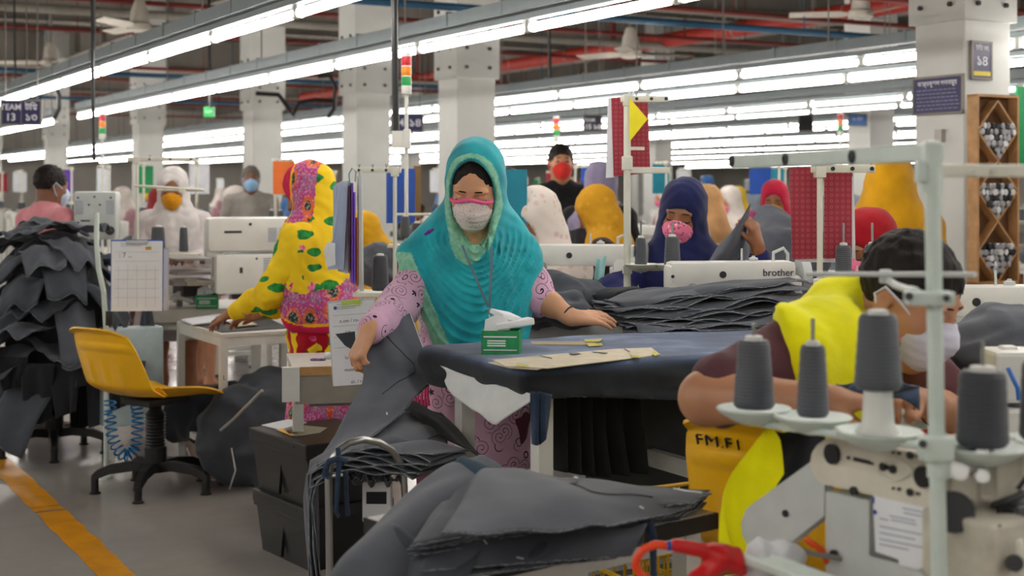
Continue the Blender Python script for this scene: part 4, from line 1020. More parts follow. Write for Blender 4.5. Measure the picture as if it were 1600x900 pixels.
# ================================================================ the covered work table in the middle
N_ = at(820, 575, 3.457); N_ = Vector((N_.x, N_.y, 0)); TZ = .94
TW, TD = 1.18, .56
tc = N_+B*TW/2+A*TD/2
tab = thing('work_table', 'white-legged work table covered with dark blue denim, beside the woman in turquoise', 'table', tc, TH)
MB().box((0, 0, TZ-.042), (TW-.07, TD-.07, .036)).build('tabletop', M_lam, tab, smooth=False)
for sx, sy in ((-1, -1), (1, -1), (-1, 1), (1, 1)):
    l_ = MB().box((sx*(TW/2-.09), sy*(TD/2-.07), (TZ-.061)/2), (.042, .042, TZ-.061)).build('leg', M_leg, tab, smooth=False)
    if sy < 0: MB().cone((sx*(TW/2-.09), sy*(TD/2-.07)-.021, TZ-.13), (sx*(TW/2-.09), sy*(TD/2-.07)-.026, TZ-.13), .009, n=10).build('bolt', M_steel, l_)
b = MB()
for sy in (-1, 1): b.box((0, sy*(TD/2-.07), .2), (TW-.2, .03, .04))
for sx in (-1, 1): b.box((sx*(TW/2-.09), 0, .35), (.03, TD-.16, .04))
b.build('rails', M_leg, tab, smooth=False)
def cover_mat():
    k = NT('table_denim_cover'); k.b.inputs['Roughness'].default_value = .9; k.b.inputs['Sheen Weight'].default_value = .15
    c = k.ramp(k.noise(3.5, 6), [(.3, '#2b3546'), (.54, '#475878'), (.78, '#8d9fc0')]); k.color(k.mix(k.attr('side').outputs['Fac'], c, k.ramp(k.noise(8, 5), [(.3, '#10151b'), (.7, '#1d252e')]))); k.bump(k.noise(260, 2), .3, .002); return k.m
S = SDF(); S.box((0, 0, TZ-.035), (TW/2+.012, TD/2+.012, .037), .022, k=.02)
def cskirt(P):
    dx = np.abs(P[:, 0])-TW/2-.008; dy = np.abs(P[:, 1])-TD/2-.008; d = np.sqrt(np.maximum(dx, 0)**2+np.maximum(dy, 0)**2)+np.minimum(np.maximum(dx, dy), 0)
    f = .012*wob(P*v3((1, 1, 1.6)), 14, 3)+.006*np.sin(P[:, 2]*95+P[:, 0]*14+3*wob(P, 6, 2))
    zlo = TZ-.118-.022*np.sin(P[:, 0]*5.2+1)-.012*np.sin(P[:, 1]*9)-.012*(P[:, 0]/.6)
    return np.maximum(np.maximum(d-f, zlo-P[:, 2]), P[:, 2]-TZ+.01)
S.add(cskirt, (-TW/2-.03, -TD/2-.03, TZ-.16), (TW/2+.03, TD/2+.03, TZ), .02)
S.box((0, 0, TZ-.115), (TW/2-.018, TD/2-.018, .095), .012, op='s')
S.post = lambda P, D: D+.0016*wob(P, 18, 4)
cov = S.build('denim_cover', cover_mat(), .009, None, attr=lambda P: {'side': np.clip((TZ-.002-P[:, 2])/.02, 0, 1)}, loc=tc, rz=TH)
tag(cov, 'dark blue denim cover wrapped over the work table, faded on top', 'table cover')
# cloths hanging under the table
Ti = Tm(tc, TH).inverted()
def hang(name, label, cat, top, bot, m, amp=.02, fr=30, nu=40, nv=14, th=.002, seed=1, sag=0):
    """curtain between polyline top (points) and bot (points)"""
    def pl(P, u): 
        x = u*(len(P)-1); i = min(int(x), len(P)-2); return P[i].lerp(P[i+1], x-i)
    T_, Bt = [Vector(q) for q in top], [Vector(q) for q in bot]
    def fn(u, v):
        a, c = pl(T_, u), pl(Bt, u); q = a.lerp(c, v); L = (T_[-1]-T_[0]); n = Vector((L.y, -L.x, 0)).normalized()
        return q+n*(amp*(.3+.7*v)*sin(u*fr+2*wv(u*3, v, 0, 3, seed))+sag*sin(pi*v))
    return cloth(name, label, cat, fn, nu, nv, th, m)
hang('plastic_cloth', 'crumpled white cloth hanging from the near edge of the covered table', 'cloth', [at(676, 566, 3.86), at(740, 590, 3.66), at(792, 605, 3.52), at(836, 618, 3.42)], [at(694, 590, 3.84), at(735, 642, 3.62), at(782, 664, 3.5), at(832, 622, 3.4)], mat('white_wadding', '#d7dadb', .85, var=.04, bump=.4, bs=30), .012, 11, th=.004)
hang('denim_rag', 'frayed dark blue denim rag hung on the near leg of the covered table', 'cloth', [at(829, 612, 3.4), at(845, 612, 3.39), at(862, 616, 3.41)], [at(832, 694, 3.39), at(846, 696, 3.38), at(852, 682, 3.4)], M_denimw, .012, 9, 16, 14)
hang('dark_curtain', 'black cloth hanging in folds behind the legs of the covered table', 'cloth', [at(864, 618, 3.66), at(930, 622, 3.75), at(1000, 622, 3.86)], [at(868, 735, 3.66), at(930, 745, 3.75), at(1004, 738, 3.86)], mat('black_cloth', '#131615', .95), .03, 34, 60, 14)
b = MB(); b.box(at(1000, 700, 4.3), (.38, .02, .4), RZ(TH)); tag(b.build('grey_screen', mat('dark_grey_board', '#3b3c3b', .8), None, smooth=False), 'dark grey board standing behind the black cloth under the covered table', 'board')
# things on the table
gb = green_box(at(784, 548, 3.75)*1.0, TH-.62, 'green carton with paper scraps on the faded denim table cover', 1.15); gb.location.z = TZ+.002
def on_table(px, py, z): d = (EYE-z)*F/(py-HY); return at(px, py, d)
def outline(pts, z): return [on_table(x, y, z) for x, y in pts]
M_card = mat('cream_card', '#cfc4ad', .85, var=.06, vs=25); M_tape = mat('yellow_tape', '#b8b13a', .5)
tp = tag(poly_sheet('card_template', outline([(770, 562), (960, 545), (1018, 543), (1032, 554), (855, 575), (790, 572)], TZ+.006), M_card, th=.002, sub=1), 'long cream card template with dark slots at the near edge of the covered table', 'template')
tp2 = tag(poly_sheet('card_template', outline([(762, 566), (800, 563), (858, 572), (840, 577), (795, 574)], TZ+.003), M_card, th=.002, sub=1), 'cream card template tucked under the long one beside the green carton', 'template')
for k_, pts in enumerate(([(889, 551), (893, 554), (908, 553), (903, 551)], [(925, 549), (926, 550), (948, 552), (950, 551)], [(843, 555), (845, 556), (862, 560), (863, 559)], [(975, 545), (977, 545), (985, 549), (983, 549)])): poly_sheet('slot', outline(pts, TZ+.0085), M_black, parent=tp, th=.0006, sub=0)
for pts in ([(985, 554), (1000, 556), (1000, 559), (988, 558)], [(1022, 548), (1030, 553), (1024, 556), (1019, 553)], [(808, 567), (826, 570), (820, 573), (806, 571)]): poly_sheet('tape', outline(pts, TZ+.0086), M_tape, parent=tp, th=.0006, sub=0)
t3 = tag(poly_sheet('card_strip', outline([(828, 533), (920, 533), (932, 535), (928, 539), (832, 538)], TZ+.004), mat('tan_card', '#a89a80', .85), th=.0015, sub=1), 'thin tan card strip with yellow taped end behind the long template', 'template')
for pts in ([(912, 530), (942, 529), (936, 534), (915, 534)], [(915, 536), (940, 536), (942, 540), (920, 541)]): poly_sheet('tape', outline(pts, TZ+.0062), M_tape, parent=t3, th=.0006, sub=0)
# ---------------------------------------------------------------- pile of denim panels at the far end of the table: individual sheets
pc = on_table(1085, 512, TZ)
def panel_fn(c, L, Wd, rz, z, wl=.012, curl=0, seed=0, taper=.75, droop=None, fold=0.0):
    R = RZ(rz); rr = random.Random(seed); a1, a2, a3 = rr.uniform(0, 6), rr.uniform(0, 6), rr.uniform(0, 6)
    def fn(u, v):
        x = (u-.5)*L; w = Wd*(taper+(1-taper)*(1-abs(2*u-1.1)**1.6)); y = (v-.5)*w
        x += .02*sin(v*5+a1); zz = z+wl*(sin(x*13+a1+y*6)+.7*sin(x*23+y*17+a2)+.5*sin(y*31+a3+x*9))*.5
        zz += curl*max(0, abs(2*v-1)-.6)**1.5*2*sin(x*20+a2)
        p_ = R @ Vector((x, y, 0))+Vector((c.x, c.y, 0)); p_.z = zz
        if droop: p_ = droop(p_, u, v)
        return p_
    return fn
frayc = fabric('frayed_edge_threads', '#9aa0a8', .95)
GP = 'denim panels piled on the covered table'
def pile_droop(p_, u, v):      # sinks toward the woman's end, swells in the middle
    return p_
for i in range(13):
    t = i/12; rr = random.Random(40+i)
    c = pc+B*(.06+rr.uniform(-.04, .04)+.05*(1-t))+A*(.0+rr.uniform(-.025, .025)+.10*t)
    L = .78-.1*t+rr.uniform(-.05, .05); z0 = TZ+.010+.0068*i
    def dr(p_, u, v, i=i, t=t, z0=z0):
        p_.z += .05*t*max(0, min(1, (u-.05)*1.5))*(1-.5*max(0, v-.5)) + .014*sin(u*9+i)*sin(pi*v)*(1-t) 
        if v < .12: p_.z -= (.12-v)*.12*(1+sin(u*17+i*1.7))*.8*(1-t*.3)
        p_.z = max(p_.z, TZ+.004+i*.0012)
        return p_
    lb = 'topmost grey denim panel of the pile beside the bangled hand' if i == 12 else 'grey denim panel inside the pile on the far end of the covered table'
    s_ = cloth('denim_cloth', lb, 'denim panel', panel_fn(c, L, .34-.05*t, TH*.8+.12*sin(i*2.3)*.6-.02, z0, .009, .012, i, .62, dr), 46, 22, .003, M_denim if i % 3 else M_denimb, GP, fray='v0 u1')
# white tacking threads on the pile
b = MB()
for x0, y0, x1, y1, d in ((1118, 462, 1128, 454, 4.25), (1034, 480, 1046, 472, 4.2), (1043, 485, 1049, 478, 4.15), (1066, 492, 1070, 482, 4.1), (1025, 500, 1027, 490, 4.1), (1078, 472, 1084, 468, 4.2), (1135, 466, 1152, 456, 4.25), (1165, 462, 1178, 454, 4.3)):
    a, c = at(x0, y0, d), at(x1, y1, d); b.tube([a, a.lerp(c, .5)+Z*.004, c], .0016, 5)
# second low heap to the left rear, on the machine beds behind the woman's arm
def heap(name, label, cat, c, r, m, seed=1, amp=.03, freq=14, h=.012, group=None, rz=0, layers=0, flat=0.0):
    """one crumpled garment heap"""
    S = SDF(); rr = random.Random(seed); c = Vector(c)
    S.ell((0, 0, r[2]*.35), (r[0]*.8, r[1]*.8, r[2]*.6), None, .05)
    for i in range(7):
        a = rr.uniform(0, 6.28); q = rr.uniform(.2, .62); S.ell((r[0]*q*cos(a), r[1]*q*sin(a), r[2]*rr.uniform(.15, .55)), (r[0]*rr.uniform(.3, .5), r[1]*rr.uniform(.3, .5), r[2]*rr.uniform(.2, .45)), RZ(rr.uniform(0, 3)) @ RX(rr.uniform(-.4, .4)), .04)
    S.half((0, 0, 0), (0, 0, -1))
    def post(P, D):
        n1 = wob(P*v3((1, 1, 1.7)), freq, seed); n2 = wob(P, freq*2.3, seed+5); ridge = (1-np.abs(wob(P*v3((1, 1, 1.3)), freq*1.1, seed+11))*2.2)
        return D-amp*(.5*n1+.25*n2)-amp*.45*np.clip(ridge, 0, 1)
    S.post = post
    o = S.build(name, m, h, None, loc=c, rz=rz); return tag(o, label, cat, group)
heap('denim_heap', 'dark crumpled denim lying behind the bangled forearm', 'denim', at(858, 500, 4.75)-Z*.02, (.17, .14, .1), M_denimb, 3, .03, 16)
# ---------------------------------------------------------------- the panel she lifts
def lift_fn():
    T0, T1 = at(580, 514, 4.06), at(640, 488, 4.13)          # top edge
    M0, M1 = at(566, 600, 3.88), at(679, 585, 3.98)
    K0, K1 = at(518, 690, 3.62), at(622, 652, 3.68)
    E0, E1 = at(480, 742, 3.42), at(548, 705, 3.45)
    rows = [(T0, T1), (T0.lerp(M0, .5)+V(-.004, -.02, 0), T1.lerp(M1, .55)+V(0, -.015, .0)), (M0, M1), (M0.lerp(K0, .5), M1.lerp(K1, .62)+V(.0, 0, .0)), (K0, K1), (E0, E1)]
    def cr(a, b_, c, d, t): return ((b_*2)+(c-a)*t+(a*2-b_*5+c*4-d)*t*t+(b_*3-a-c*3+d)*t**3)*.5
    def fn(u, v):
        x = v*(len(rows)-1); i = min(int(x), len(rows)-2); t = x-i; g = lambda k, s_: rows[max(0, min(len(rows)-1, k))][s_]
        a = cr(g(i-1, 0), g(i, 0), g(i+1, 0), g(i+2, 0), t); c = cr(g(i-1, 1), g(i, 1), g(i+1, 1), g(i+2, 1), t)
        q = a.lerp(c, u); q.y -= .035*sin(pi*u)*(1-.5*v); q.y += .012*sin(u*9+v*7)*v+.006*sin(u*14-v*9)
        if v < .12 and u < .3: q.y += .02*(.12-v)/.12
        return q
    return fn
lf = lift_fn()
lp = cloth('denim_cloth', 'grey denim trouser panel lifted by the woman in turquoise, pocket line drawn on it', 'denim panel', lf, 30, 50, .0025, M_denim, fray='u1 v0')
def on_sheet(fn, uvs, r, m, name, parent, off=.003):
    P = []
    for u, v in uvs:
        a = Vector(fn(u, v)); du = Vector(fn(min(u+.01, 1), v))-Vector(fn(max(u-.01, 0), v)); dv = Vector(fn(u, min(v+.01, 1)))-Vector(fn(u, max(v-.01, 0))); n = du.cross(dv).normalized()
        if n.dot(Vector((0, 0, EYE))-a) < 0: n = -n
        P.append(a+n*off)
    return MB().tube(P, r, 5).build(name, m, parent)
def dense(L, n=6): return [(L[i][0]+(L[i+1][0]-L[i][0])*k/n, L[i][1]+(L[i+1][1]-L[i][1])*k/n) for i in range(len(L)-1) for k in range(n)]+[L[-1]]
on_sheet(lf, dense([(.42, .1), (.62, .2), (.74, .3), (.72, .36), (.5, .42), (.38, .5)]), .0018, M_black, 'stitch_line', lp)
on_sheet(lf, dense([(.985, .0), (.985, .14), (.99, .22)]), .0016, M_chalk, 'white_thread', lp); on_sheet(lf, dense([(.7, .68), (.73, .71)]), .0025, M_chalk, 'thread_knot', lp)
# ---------------------------------------------------------------- rail trolley with hung denim panels
rt = thing('rail_trolley', 'bent steel tube stand with denim panels slung over it, left of the denim table', 'trolley', Vector((at(514, 800, 3.3).x, 3.3, 0)))
o0 = rt.location.copy(); q = lambda *a: at(*a)-o0
arc = [q(514, 1050, 3.28), q(515, 900, 3.28), q(514, 800, 3.28), q(513, 745, 3.28), q(517, 722, 3.28), q(528, 704, 3.29), q(545, 692, 3.3), q(568, 687, 3.32), q(592, 691, 3.34), q(612, 703, 3.36), q(625, 722, 3.38), q(631, 745, 3.4), q(634, 800, 3.4), q(634, 1050, 3.4)]
MB().tube(arc, .0085, 14).build('tube_hoop', M_steel, rt); MB().tube([q(514, 745, 3.285), q(535, 742, 3.3)], .004, 8).build('cross_pin', M_steel, rt)
MB().tube([Vector((arc[0].x, arc[0].y, .05)), Vector((arc[-1].x, arc[-1].y, .05))], .012, 10).box((arc[0].x, arc[0].y, .04), (.05, .5, .03)).box((arc[-1].x, arc[-1].y, .04), (.05, .5, .03)).build('base', M_steel, rt)
hz = arc[7].z
GR = 'denim panels slung over the steel hoop'
# layered panels: lie over the trolley top, then fall down on the left side
def slung(i, n):
    t = i/(n-1)
    def fn(u, v):      # u along the depth (front to back), v from the right top over the left shoulder and down
        y = 3.36+.16*u+.035*t
        xl = at(481+7*sin(u*4+i)+5*t, 740, y).x; xr = at(645+30*t+60*u, 740, y).x; zt = EYE-(706-14*u-11*t-HY)*y/F
        if v < .55:
            s_ = v/.55; x = xr+(xl-xr)*s_; z = zt-.03*(1-s_)**2-.05*max(0, s_-.72)**1.4*8*.35+.006*sin(s_*13+i*2+u*3)
            z -= .035*s_**3
        else:
            s_ = (v-.55)/.45; x = xl+.012*s_-.004*sin(s_*6+i)+.02*(1-t)*s_; z = zt-.085-s_*(.47+.06*sin(i*1.9))
            y += .0
        return (x+.004*t, y+.006*sin(v*14+i), z-.005*(n-1-i))
    return fn
for i in range(8):
    cloth('denim_cloth', 'topmost grey denim panel slung over the steel hoop' if i == 7 else 'grey denim panel layered over the steel hoop, falling on the left', 'denim panel', slung(i, 8), 16, 44, .003, M_denim if i % 2 else M_denimb, GR, fray='u0')
# dark frayed edges: ruffled strip bundle seen inside the hoop
for i in range(5):
    def fn(u, v, i=i): 
        y = 3.42+.04*i; x0 = at(540, 720, y).x; x1 = at(628, 720, y).x; x = x0+(x1-x0)*u; z = EYE-(748-9*i-HY)*y/F+.012*sin(u*22+i)*u+.006*sin(u*41+i*2)
        return (x, y+.03*v+.008*sin(u*30+i), z-.012*v+.01*sin(u*25)*v)
    cloth('denim_cloth', 'ruffled grey denim panel bunched inside the steel hoop', 'denim panel', fn, 40, 6, .003, M_denimb, 'ruffled panels inside the hoop', fray='v0')
# knotted denim ties on the hoop
b = MB(); b.tube([at(528, 700, 3.27), at(530, 720, 3.26), at(527, 760, 3.265), at(525, 800, 3.27), at(530, 808, 3.27)], [.006, .007, .006, .005, .005], 6).tube([at(508, 733, 3.265), at(515, 720, 3.255), at(530, 716, 3.255), at(540, 720, 3.27), at(530, 726, 3.27)], .007, 6).tube([at(540, 735, 3.27), at(541, 770, 3.275), at(543, 806, 3.28)], .0055, 6).tube([at(510, 730, 3.262), at(508, 742, 3.262), at(515, 744, 3.262)], .009, 6)
tag(b.build('denim_tie', M_denimw, None), 'blue denim strips tied round the steel hoop', 'strip')
# flat panels lying to the right of the hoop: the leg with the pocket line, above them a dark one
def flat_panel(q4, label, m, bend=.02, seed=0, nu=30, nv=20, edge=None, group=None, amp=.006):
    def fn(u, v): 
        p_ = bil(q4, u, v); p_.z += bend*sin(pi*u)*sin(pi*v)+amp*sin(u*9+seed)*sin(v*7+seed); return p_
    o = cloth('denim_cloth', label, 'denim panel', fn, nu, nv, .003, m, group, fray='v0 v1 u1'); return o, fn
f1, g1 = flat_panel([at(548, 708, 3.42), at(612, 640, 3.9), at(692, 660, 3.95), at(705, 722, 3.5)], 'grey denim panel with a dark pocket line between the hoop and the covered table', M_denim, .02, 1)
on_sheet(g1, dense([(.35, .75), (.62, .92), (.9, .85)]), .0018, M_black, 'stitch_line', f1)
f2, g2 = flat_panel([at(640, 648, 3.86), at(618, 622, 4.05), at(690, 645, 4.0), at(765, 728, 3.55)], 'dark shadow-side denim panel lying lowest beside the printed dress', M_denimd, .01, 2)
f3, g3 = flat_panel([at(530, 716, 3.4), at(585, 668, 3.7), at(660, 690, 3.62), at(655, 728, 3.4)], 'grey denim panel fanned out over the hoop with frayed right edge', M_denimb, .02, 3)
# ---------------------------------------------------------------- the denim table in front
e1 = Vector((.768, .640, 0)); e2 = Vector((-.640, .768, 0)); ar = math.atan2(e1.y, e1.x)
P0 = at(1117, 800, 2.875); DZ = P0.z; dc = P0-e1*.285+e2*.21; dc.z = 0
dt = work_table(dc, ar, .57, .42, DZ, 'low white table with black edge, heaped with grey denim, at the bottom centre', edge=M_edge, th=.032, inset=.02)
G2 = 'grey denim panels heaped on the front table'
# under layers
def D(px, py, d): return at(px, py, d)
def layer(q4, label, m, z_add=0, bend=.015, seed=0, nu=46, nv=26, fn2=None, th=.003, amp=.006):
    def fn(u, v):
        p_ = bil(q4, u, v); p_.z += z_add+bend*sin(pi*min(1, max(0, u)))*sin(pi*v)+amp*(sin(u*7+seed)*sin(v*6+seed*2)+.5*sin(u*17+v*9+seed))
        return fn2(p_, u, v) if fn2 else p_
    o = cloth('denim_cloth', label, 'denim panel', fn, nu, nv, th, m, G2, fray='v0 u1'); return o, fn
zt = DZ
def tz(px, py, z): return at(px, py, (EYE-z)*F/(py-HY))
for i in range(6):
    z = zt+.006+.009*i; rr = random.Random(i); j = lambda: rr.uniform(-6, 6)
    q4 = [tz(640+j(), 872+j()*.4-4*i, z), tz(1060+4*i+j(), 812-5*i, z), tz(1106+j()*.5, 785-4*i, z), tz(720+j(), 770-4*i, z)]
    layer(q4, 'grey denim panel inside the stack on the low front table', M_denimb if i % 2 else M_denim, 0, .012, i, 40, 18, amp=.004)
# big top panel: round-ended, reaching the right tip
z = zt+.075
top4 = [tz(690, 838, z+.0), tz(1000, 812, z-.01), tz(1112, 768, z-.02), tz(760, 732, z+.01)]
def topfn2(p_, u, v):
    p_.z += .018*sin(pi*v)*(1-u)-.01*u*u
    # rounded right end
    k_ = max(0, u-.72)/.28; cv = abs(v-.72)
    c_ = bil(top4, .72, .72); p_ = p_.lerp(Vector((c_.x, c_.y, p_.z)), .0)
    p_.x -= .06*k_*max(0, .7-v)**1.3*1.2; p_.y += 0
    # back edge bulges outward like a curved crotch seam
    b_ = sin(pi*min(1, u*1.02))*max(0, v-.4)/.6; p_ += e2*.07*b_
    return p_
tp_, tfn = layer(top4, 'broad grey denim panel on top of the front table with a dark pocket line', M_denim, 0, .012, 1.3, 60, 36, topfn2)
on_sheet(tfn, dense([(.52, .86), (.5, .66), (.6, .5), (.86, .62)]), .0018, M_black, 'stitch_line', tp_)
for L in ([(.5, .985), (.52, .96)], [(.88, .95), (.93, .9), (.985, .9)], [(.86, .42), (.89, .4)]): on_sheet(tfn, dense(L, 3), .002, M_chalk, 'white_thread', tp_)
# folded-over leg: long strip falling over the left front corner
def leg_fn(u, v):     # v along the length from back right ridge to the front bottom, u across
    P_ = [(at(735, 728, 3.08), at(790, 742, 3.05)), (at(700, 730, 3.02), at(765, 790, 2.92)), (at(640, 770, 2.86), at(740, 800, 2.84)), (at(575, 830, 2.66), at(690, 850, 2.64)), (at(525, 885, 2.52), at(620, 930, 2.46)), (at(505, 960, 2.46), at(590, 1000, 2.4)), (at(505, 1060, 2.46), at(585, 1080, 2.4))]
    x = v*(len(P_)-1); i = min(int(x), len(P_)-2); t = x-i; g = lambda k, s_: P_[max(0, min(len(P_)-1, k))][s_]
    def cr(a, b_, c, d, t): return ((b_*2)+(c-a)*t+(a*2-b_*5+c*4-d)*t*t+(b_*3-a-c*3+d)*t**3)*.5
    a = cr(g(i-1, 0), g(i, 0), g(i+1, 0), g(i+2, 0), t); c = cr(g(i-1, 1), g(i, 1), g(i+1, 1), g(i+2, 1), t)
    q_ = a.lerp(c, u); q_.z += .03*sin(pi*u)+.005*sin(u*8+v*9); return q_
lg = cloth('denim_cloth', 'grey denim leg panel folded over the left front corner of the low table', 'denim panel', leg_fn, 26, 60, .003, M_denim, G2, fray='u1')
# inner blue-teal lining turned up at the back ridge
def ridge_fn(u, v):
    a = [at(738, 728, 3.08), at(800, 745, 3.0), at(840, 765, 2.95)][min(2, int(u*2))].lerp([at(738, 728, 3.08), at(800, 745, 3.0), at(845, 770, 2.95)][min(2, int(u*2)+1)], (u*2) % 1 if u < 1 else 0)
    c = at(700, 745, 3.0).lerp(at(760, 812, 2.86), u); return a.lerp(c, v)+Z*(.03*sin(pi*v))
cloth('denim_cloth', 'blue-backed denim flap turned up along the ridge of the front heap', 'denim panel', ridge_fn, 20, 14, .003, mat('blue_grey_lining', '#2c4250', .9), G2)
# front apron: panels sagging over the near edge
APR = []
def apron(q4, sag, seed, label, m):
    def fn(u, v):
        p_ = bil(q4, u, v); p_ += Vector((0, -sag*sin(pi*v*.9), 0))+Z*(.012*sin(u*8+seed)*sin(pi*v)-.01*sin(u*15+seed)*v); return p_
    APR.append(fn)
    return cloth('denim_cloth', label, 'denim panel', fn, 44, 22, .003, m, G2, fray='v0')
ap0 = apron([at(655, 892, 2.45), tz(985, 862, zt-.01)+V(0, -.03, 0), tz(1010, 818, zt+.04), tz(690, 800, zt+.06)], .02, 1, 'grey denim panel with a white thread rolling over the near edge of the low table', M_denim)
apron([at(540, 1010, 2.36), at(700, 935, 2.40), tz(760, 850, zt+.02), tz(590, 820, zt+.03)], .02, 2.2, 'dark grey denim panel hanging down in front below the folded leg panel', M_denimb)
apron([at(690, 905, 2.44), at(960, 872, 2.58), tz(1000, 826, zt+.02), tz(720, 840, zt+.02)], .012, 3.1, 'dark grey denim panel just above the near edge of the low table', M_denimb)
on_sheet(APR[0], dense([(.2, .62), (.27, .42)], 4), .0012, M_chalk, 'white_thread', ap0); on_sheet(APR[0], dense([(.42, .3), (.46, .24)], 4), .0012, M_chalk, 'white_thread', ap0)
def roll(u, v):     # rolled end at the front right of the heap
    a = 2*pi*v*1.15; c = at(905, 838, 2.6).lerp(at(1003, 822, 2.68), u); r = .042+.006*v; return c+Vector((0, -r*cos(a), r*sin(a)*.9))+Z*.005
cloth('denim_cloth', 'rolled end of a grey denim panel at the front of the low table', 'denim panel', roll, 20, 30, .003, M_denimb, G2)
b = MB(); b.tube([at(975, 812, 2.66), at(1000, 810, 2.64), at(1014, 820, 2.62), at(1020, 840, 2.62), at(1021, 880, 2.62), at(1022, 930, 2.63), at(1022, 980, 2.64)], [.008, .01, .011, .008, .006, .007, .007], 8)
tag(b.build('denim_strip', M_denimw, None), 'blue denim strip dangling from the near edge of the low front table', 'strip')
# bottle-like white box behind the hoop
MBo = thing('white_carton', 'small white carton glimpsed between the hoop and the heaped front table', 'box', at(590, 780, 3.5)-Z*.05)
MB().box((0, 0, .05), (.07, .06, .1), bev=.003).build('carton', M_paper, MBo, smooth=False); MB().box((.0, -.031, .06), (.05, .001, .03)).build('print', M_dink, MBo, smooth=False)
# ---------------------------------------------------------------- black crates
def crate(p, rz, label, w=.4, d=.36, h=.228):
    o = thing('black_crate', label, 'crate', p, rz); 
    sec = lambda z, g: [(sx*(w/2-g), sy*(d/2-g), z) for sx, sy in ((-1, -1), (1, -1), (1, 1), (-1, 1))]
    MB().rings([sec(0, .03), sec(h-.045, .012)]).build('body', M_black, o, smooth=False)
    MB().box((0, 0, h-.022), (w, d, .045), bev=.006).box((0, 0, h-.05), (w*.98, d*.98, .02), bev=.003).build('lid', M_black, o, smooth=False)
    b = MB()
    for i in range(14): b.box((-w/2+.06+i*.021, -d/2+.022, h-.065), (.007, .006, .02), RX(-.08))
    b.box((0, -d/2+.021, h/2-.02), (.004, .012, h-.07), RX(-.09)).build('ribs', M_black, o, smooth=False)
    MB().box((.1, -d/2-.001, h-.02), (.09, .006, .004)).build('latch', M_iron, o, smooth=False)
    return o
cp = (at(403, 858, 5.38)+at(478, 895, 5.06))/2; cdir = (at(478, 895, 5.06)-at(403, 858, 5.38)); cdir.z = 0; crz = math.atan2(cdir.y, cdir.x); cL = cdir.length
cn = Vector((-cdir.y, cdir.x, 0)).normalized(); cn = cn if cn.y > 0 else -cn
cc = Vector((cp.x, cp.y, 0))+cn*.17
crate(cc, crz, 'lower black plastic crate on the floor beside the draped denim', cL+.06, .36, .232)
crate(cc+Z*.233, crz, 'upper black plastic crate carrying papers, stacked on another crate', cL+.08, .38, .232)
zc = .466
pp = tag(poly_sheet('paper_sheet', outline([(408, 664), (450, 655), (480, 660), (436, 671)], zc+.002), M_paper, th=.001, sub=0), 'white sheet of paper on the upper black crate', 'paper')
pp = tag(poly_sheet('label_sheet', outline([(432, 672), (470, 664), (512, 668), (500, 676), (462, 682)], zc+.002), mat('grey_label', '#8d8a78', .7), th=.001, sub=0), 'black and yellow printed label sheet on the upper black crate', 'paper')
for pts in ([(432, 671), (440, 669), (462, 680), (455, 681)], [(464, 670), (474, 669), (476, 675), (466, 676)]): poly_sheet('yellow_print', outline(pts, zc+.0035), M_yel, parent=pp, th=.0005, sub=0)
poly_sheet('dark_print', outline([(446, 672), (462, 669), (468, 675), (452, 678)], zc+.0035), M_black, parent=pp, th=.0005, sub=0)
# ================================================================ left side
FD = lambda py: EYE*F/(py-HY)          # distance of a floor point at picture row py
# yellow chair in the aisle
cpos = at(243, 768, FD(766)); cpos.z = 0
CH = yellow_chair(cpos, pi/2+.95, 'empty yellow plastic swivel chair on a black star base at the floor aisle', .46, top=.335, rot_base=.9)
# small white table of the woman in the yellow flowered dress
tz0 = .705; dn = (EYE-tz0)*F/(522-HY); c0 = at(345, 522, dn); c0.z = 0
tb2 = work_table(c0+B*.29+A*.36, TH, .58, .72, tz0, 'small narrow table with white legs beside the empty yellow chair', top=M_lam, th=.02, lr=.034, inset=.0)
for i, ch in enumerate('51 10'): pass
leg_ = [c for c in tb2.children if c.name.startswith('leg')][0]
for i, ch in enumerate(('L', '8', 'L', 'N', 'L', 'N')):
    text('marker_writing', ch, .03, M_dink, (-.29+.017, -.36-.0005, .50-.06*i), face_R((0, -1, 0)) @ RZ(-pi/2*0), tb2, depth=.0004)
tag(poly_sheet('black_board', [Vector(q)+Z*.004 for q in outline([(288, 503), (410, 494), (452, 513), (347, 520)], tz0)], M_black, th=.008, sub=0), 'black patterned board lying on the small narrow table', 'board')
tag(poly_sheet('paper_stack', outline([(283, 499), (340, 490), (372, 492), (362, 500), (300, 506)], tz0+.016), M_paper, th=.006, sub=0), 'bundle of loose white papers on the small narrow table', 'paper')
tag(poly_sheet('paper_sheet', outline([(352, 501), (385, 499), (402, 507), (372, 510)], tz0+.012), mat('beige_sheet', '#c9b79c', .8), th=.001, sub=0), 'beige sheet of paper under the brown hand on the small narrow table', 'paper')
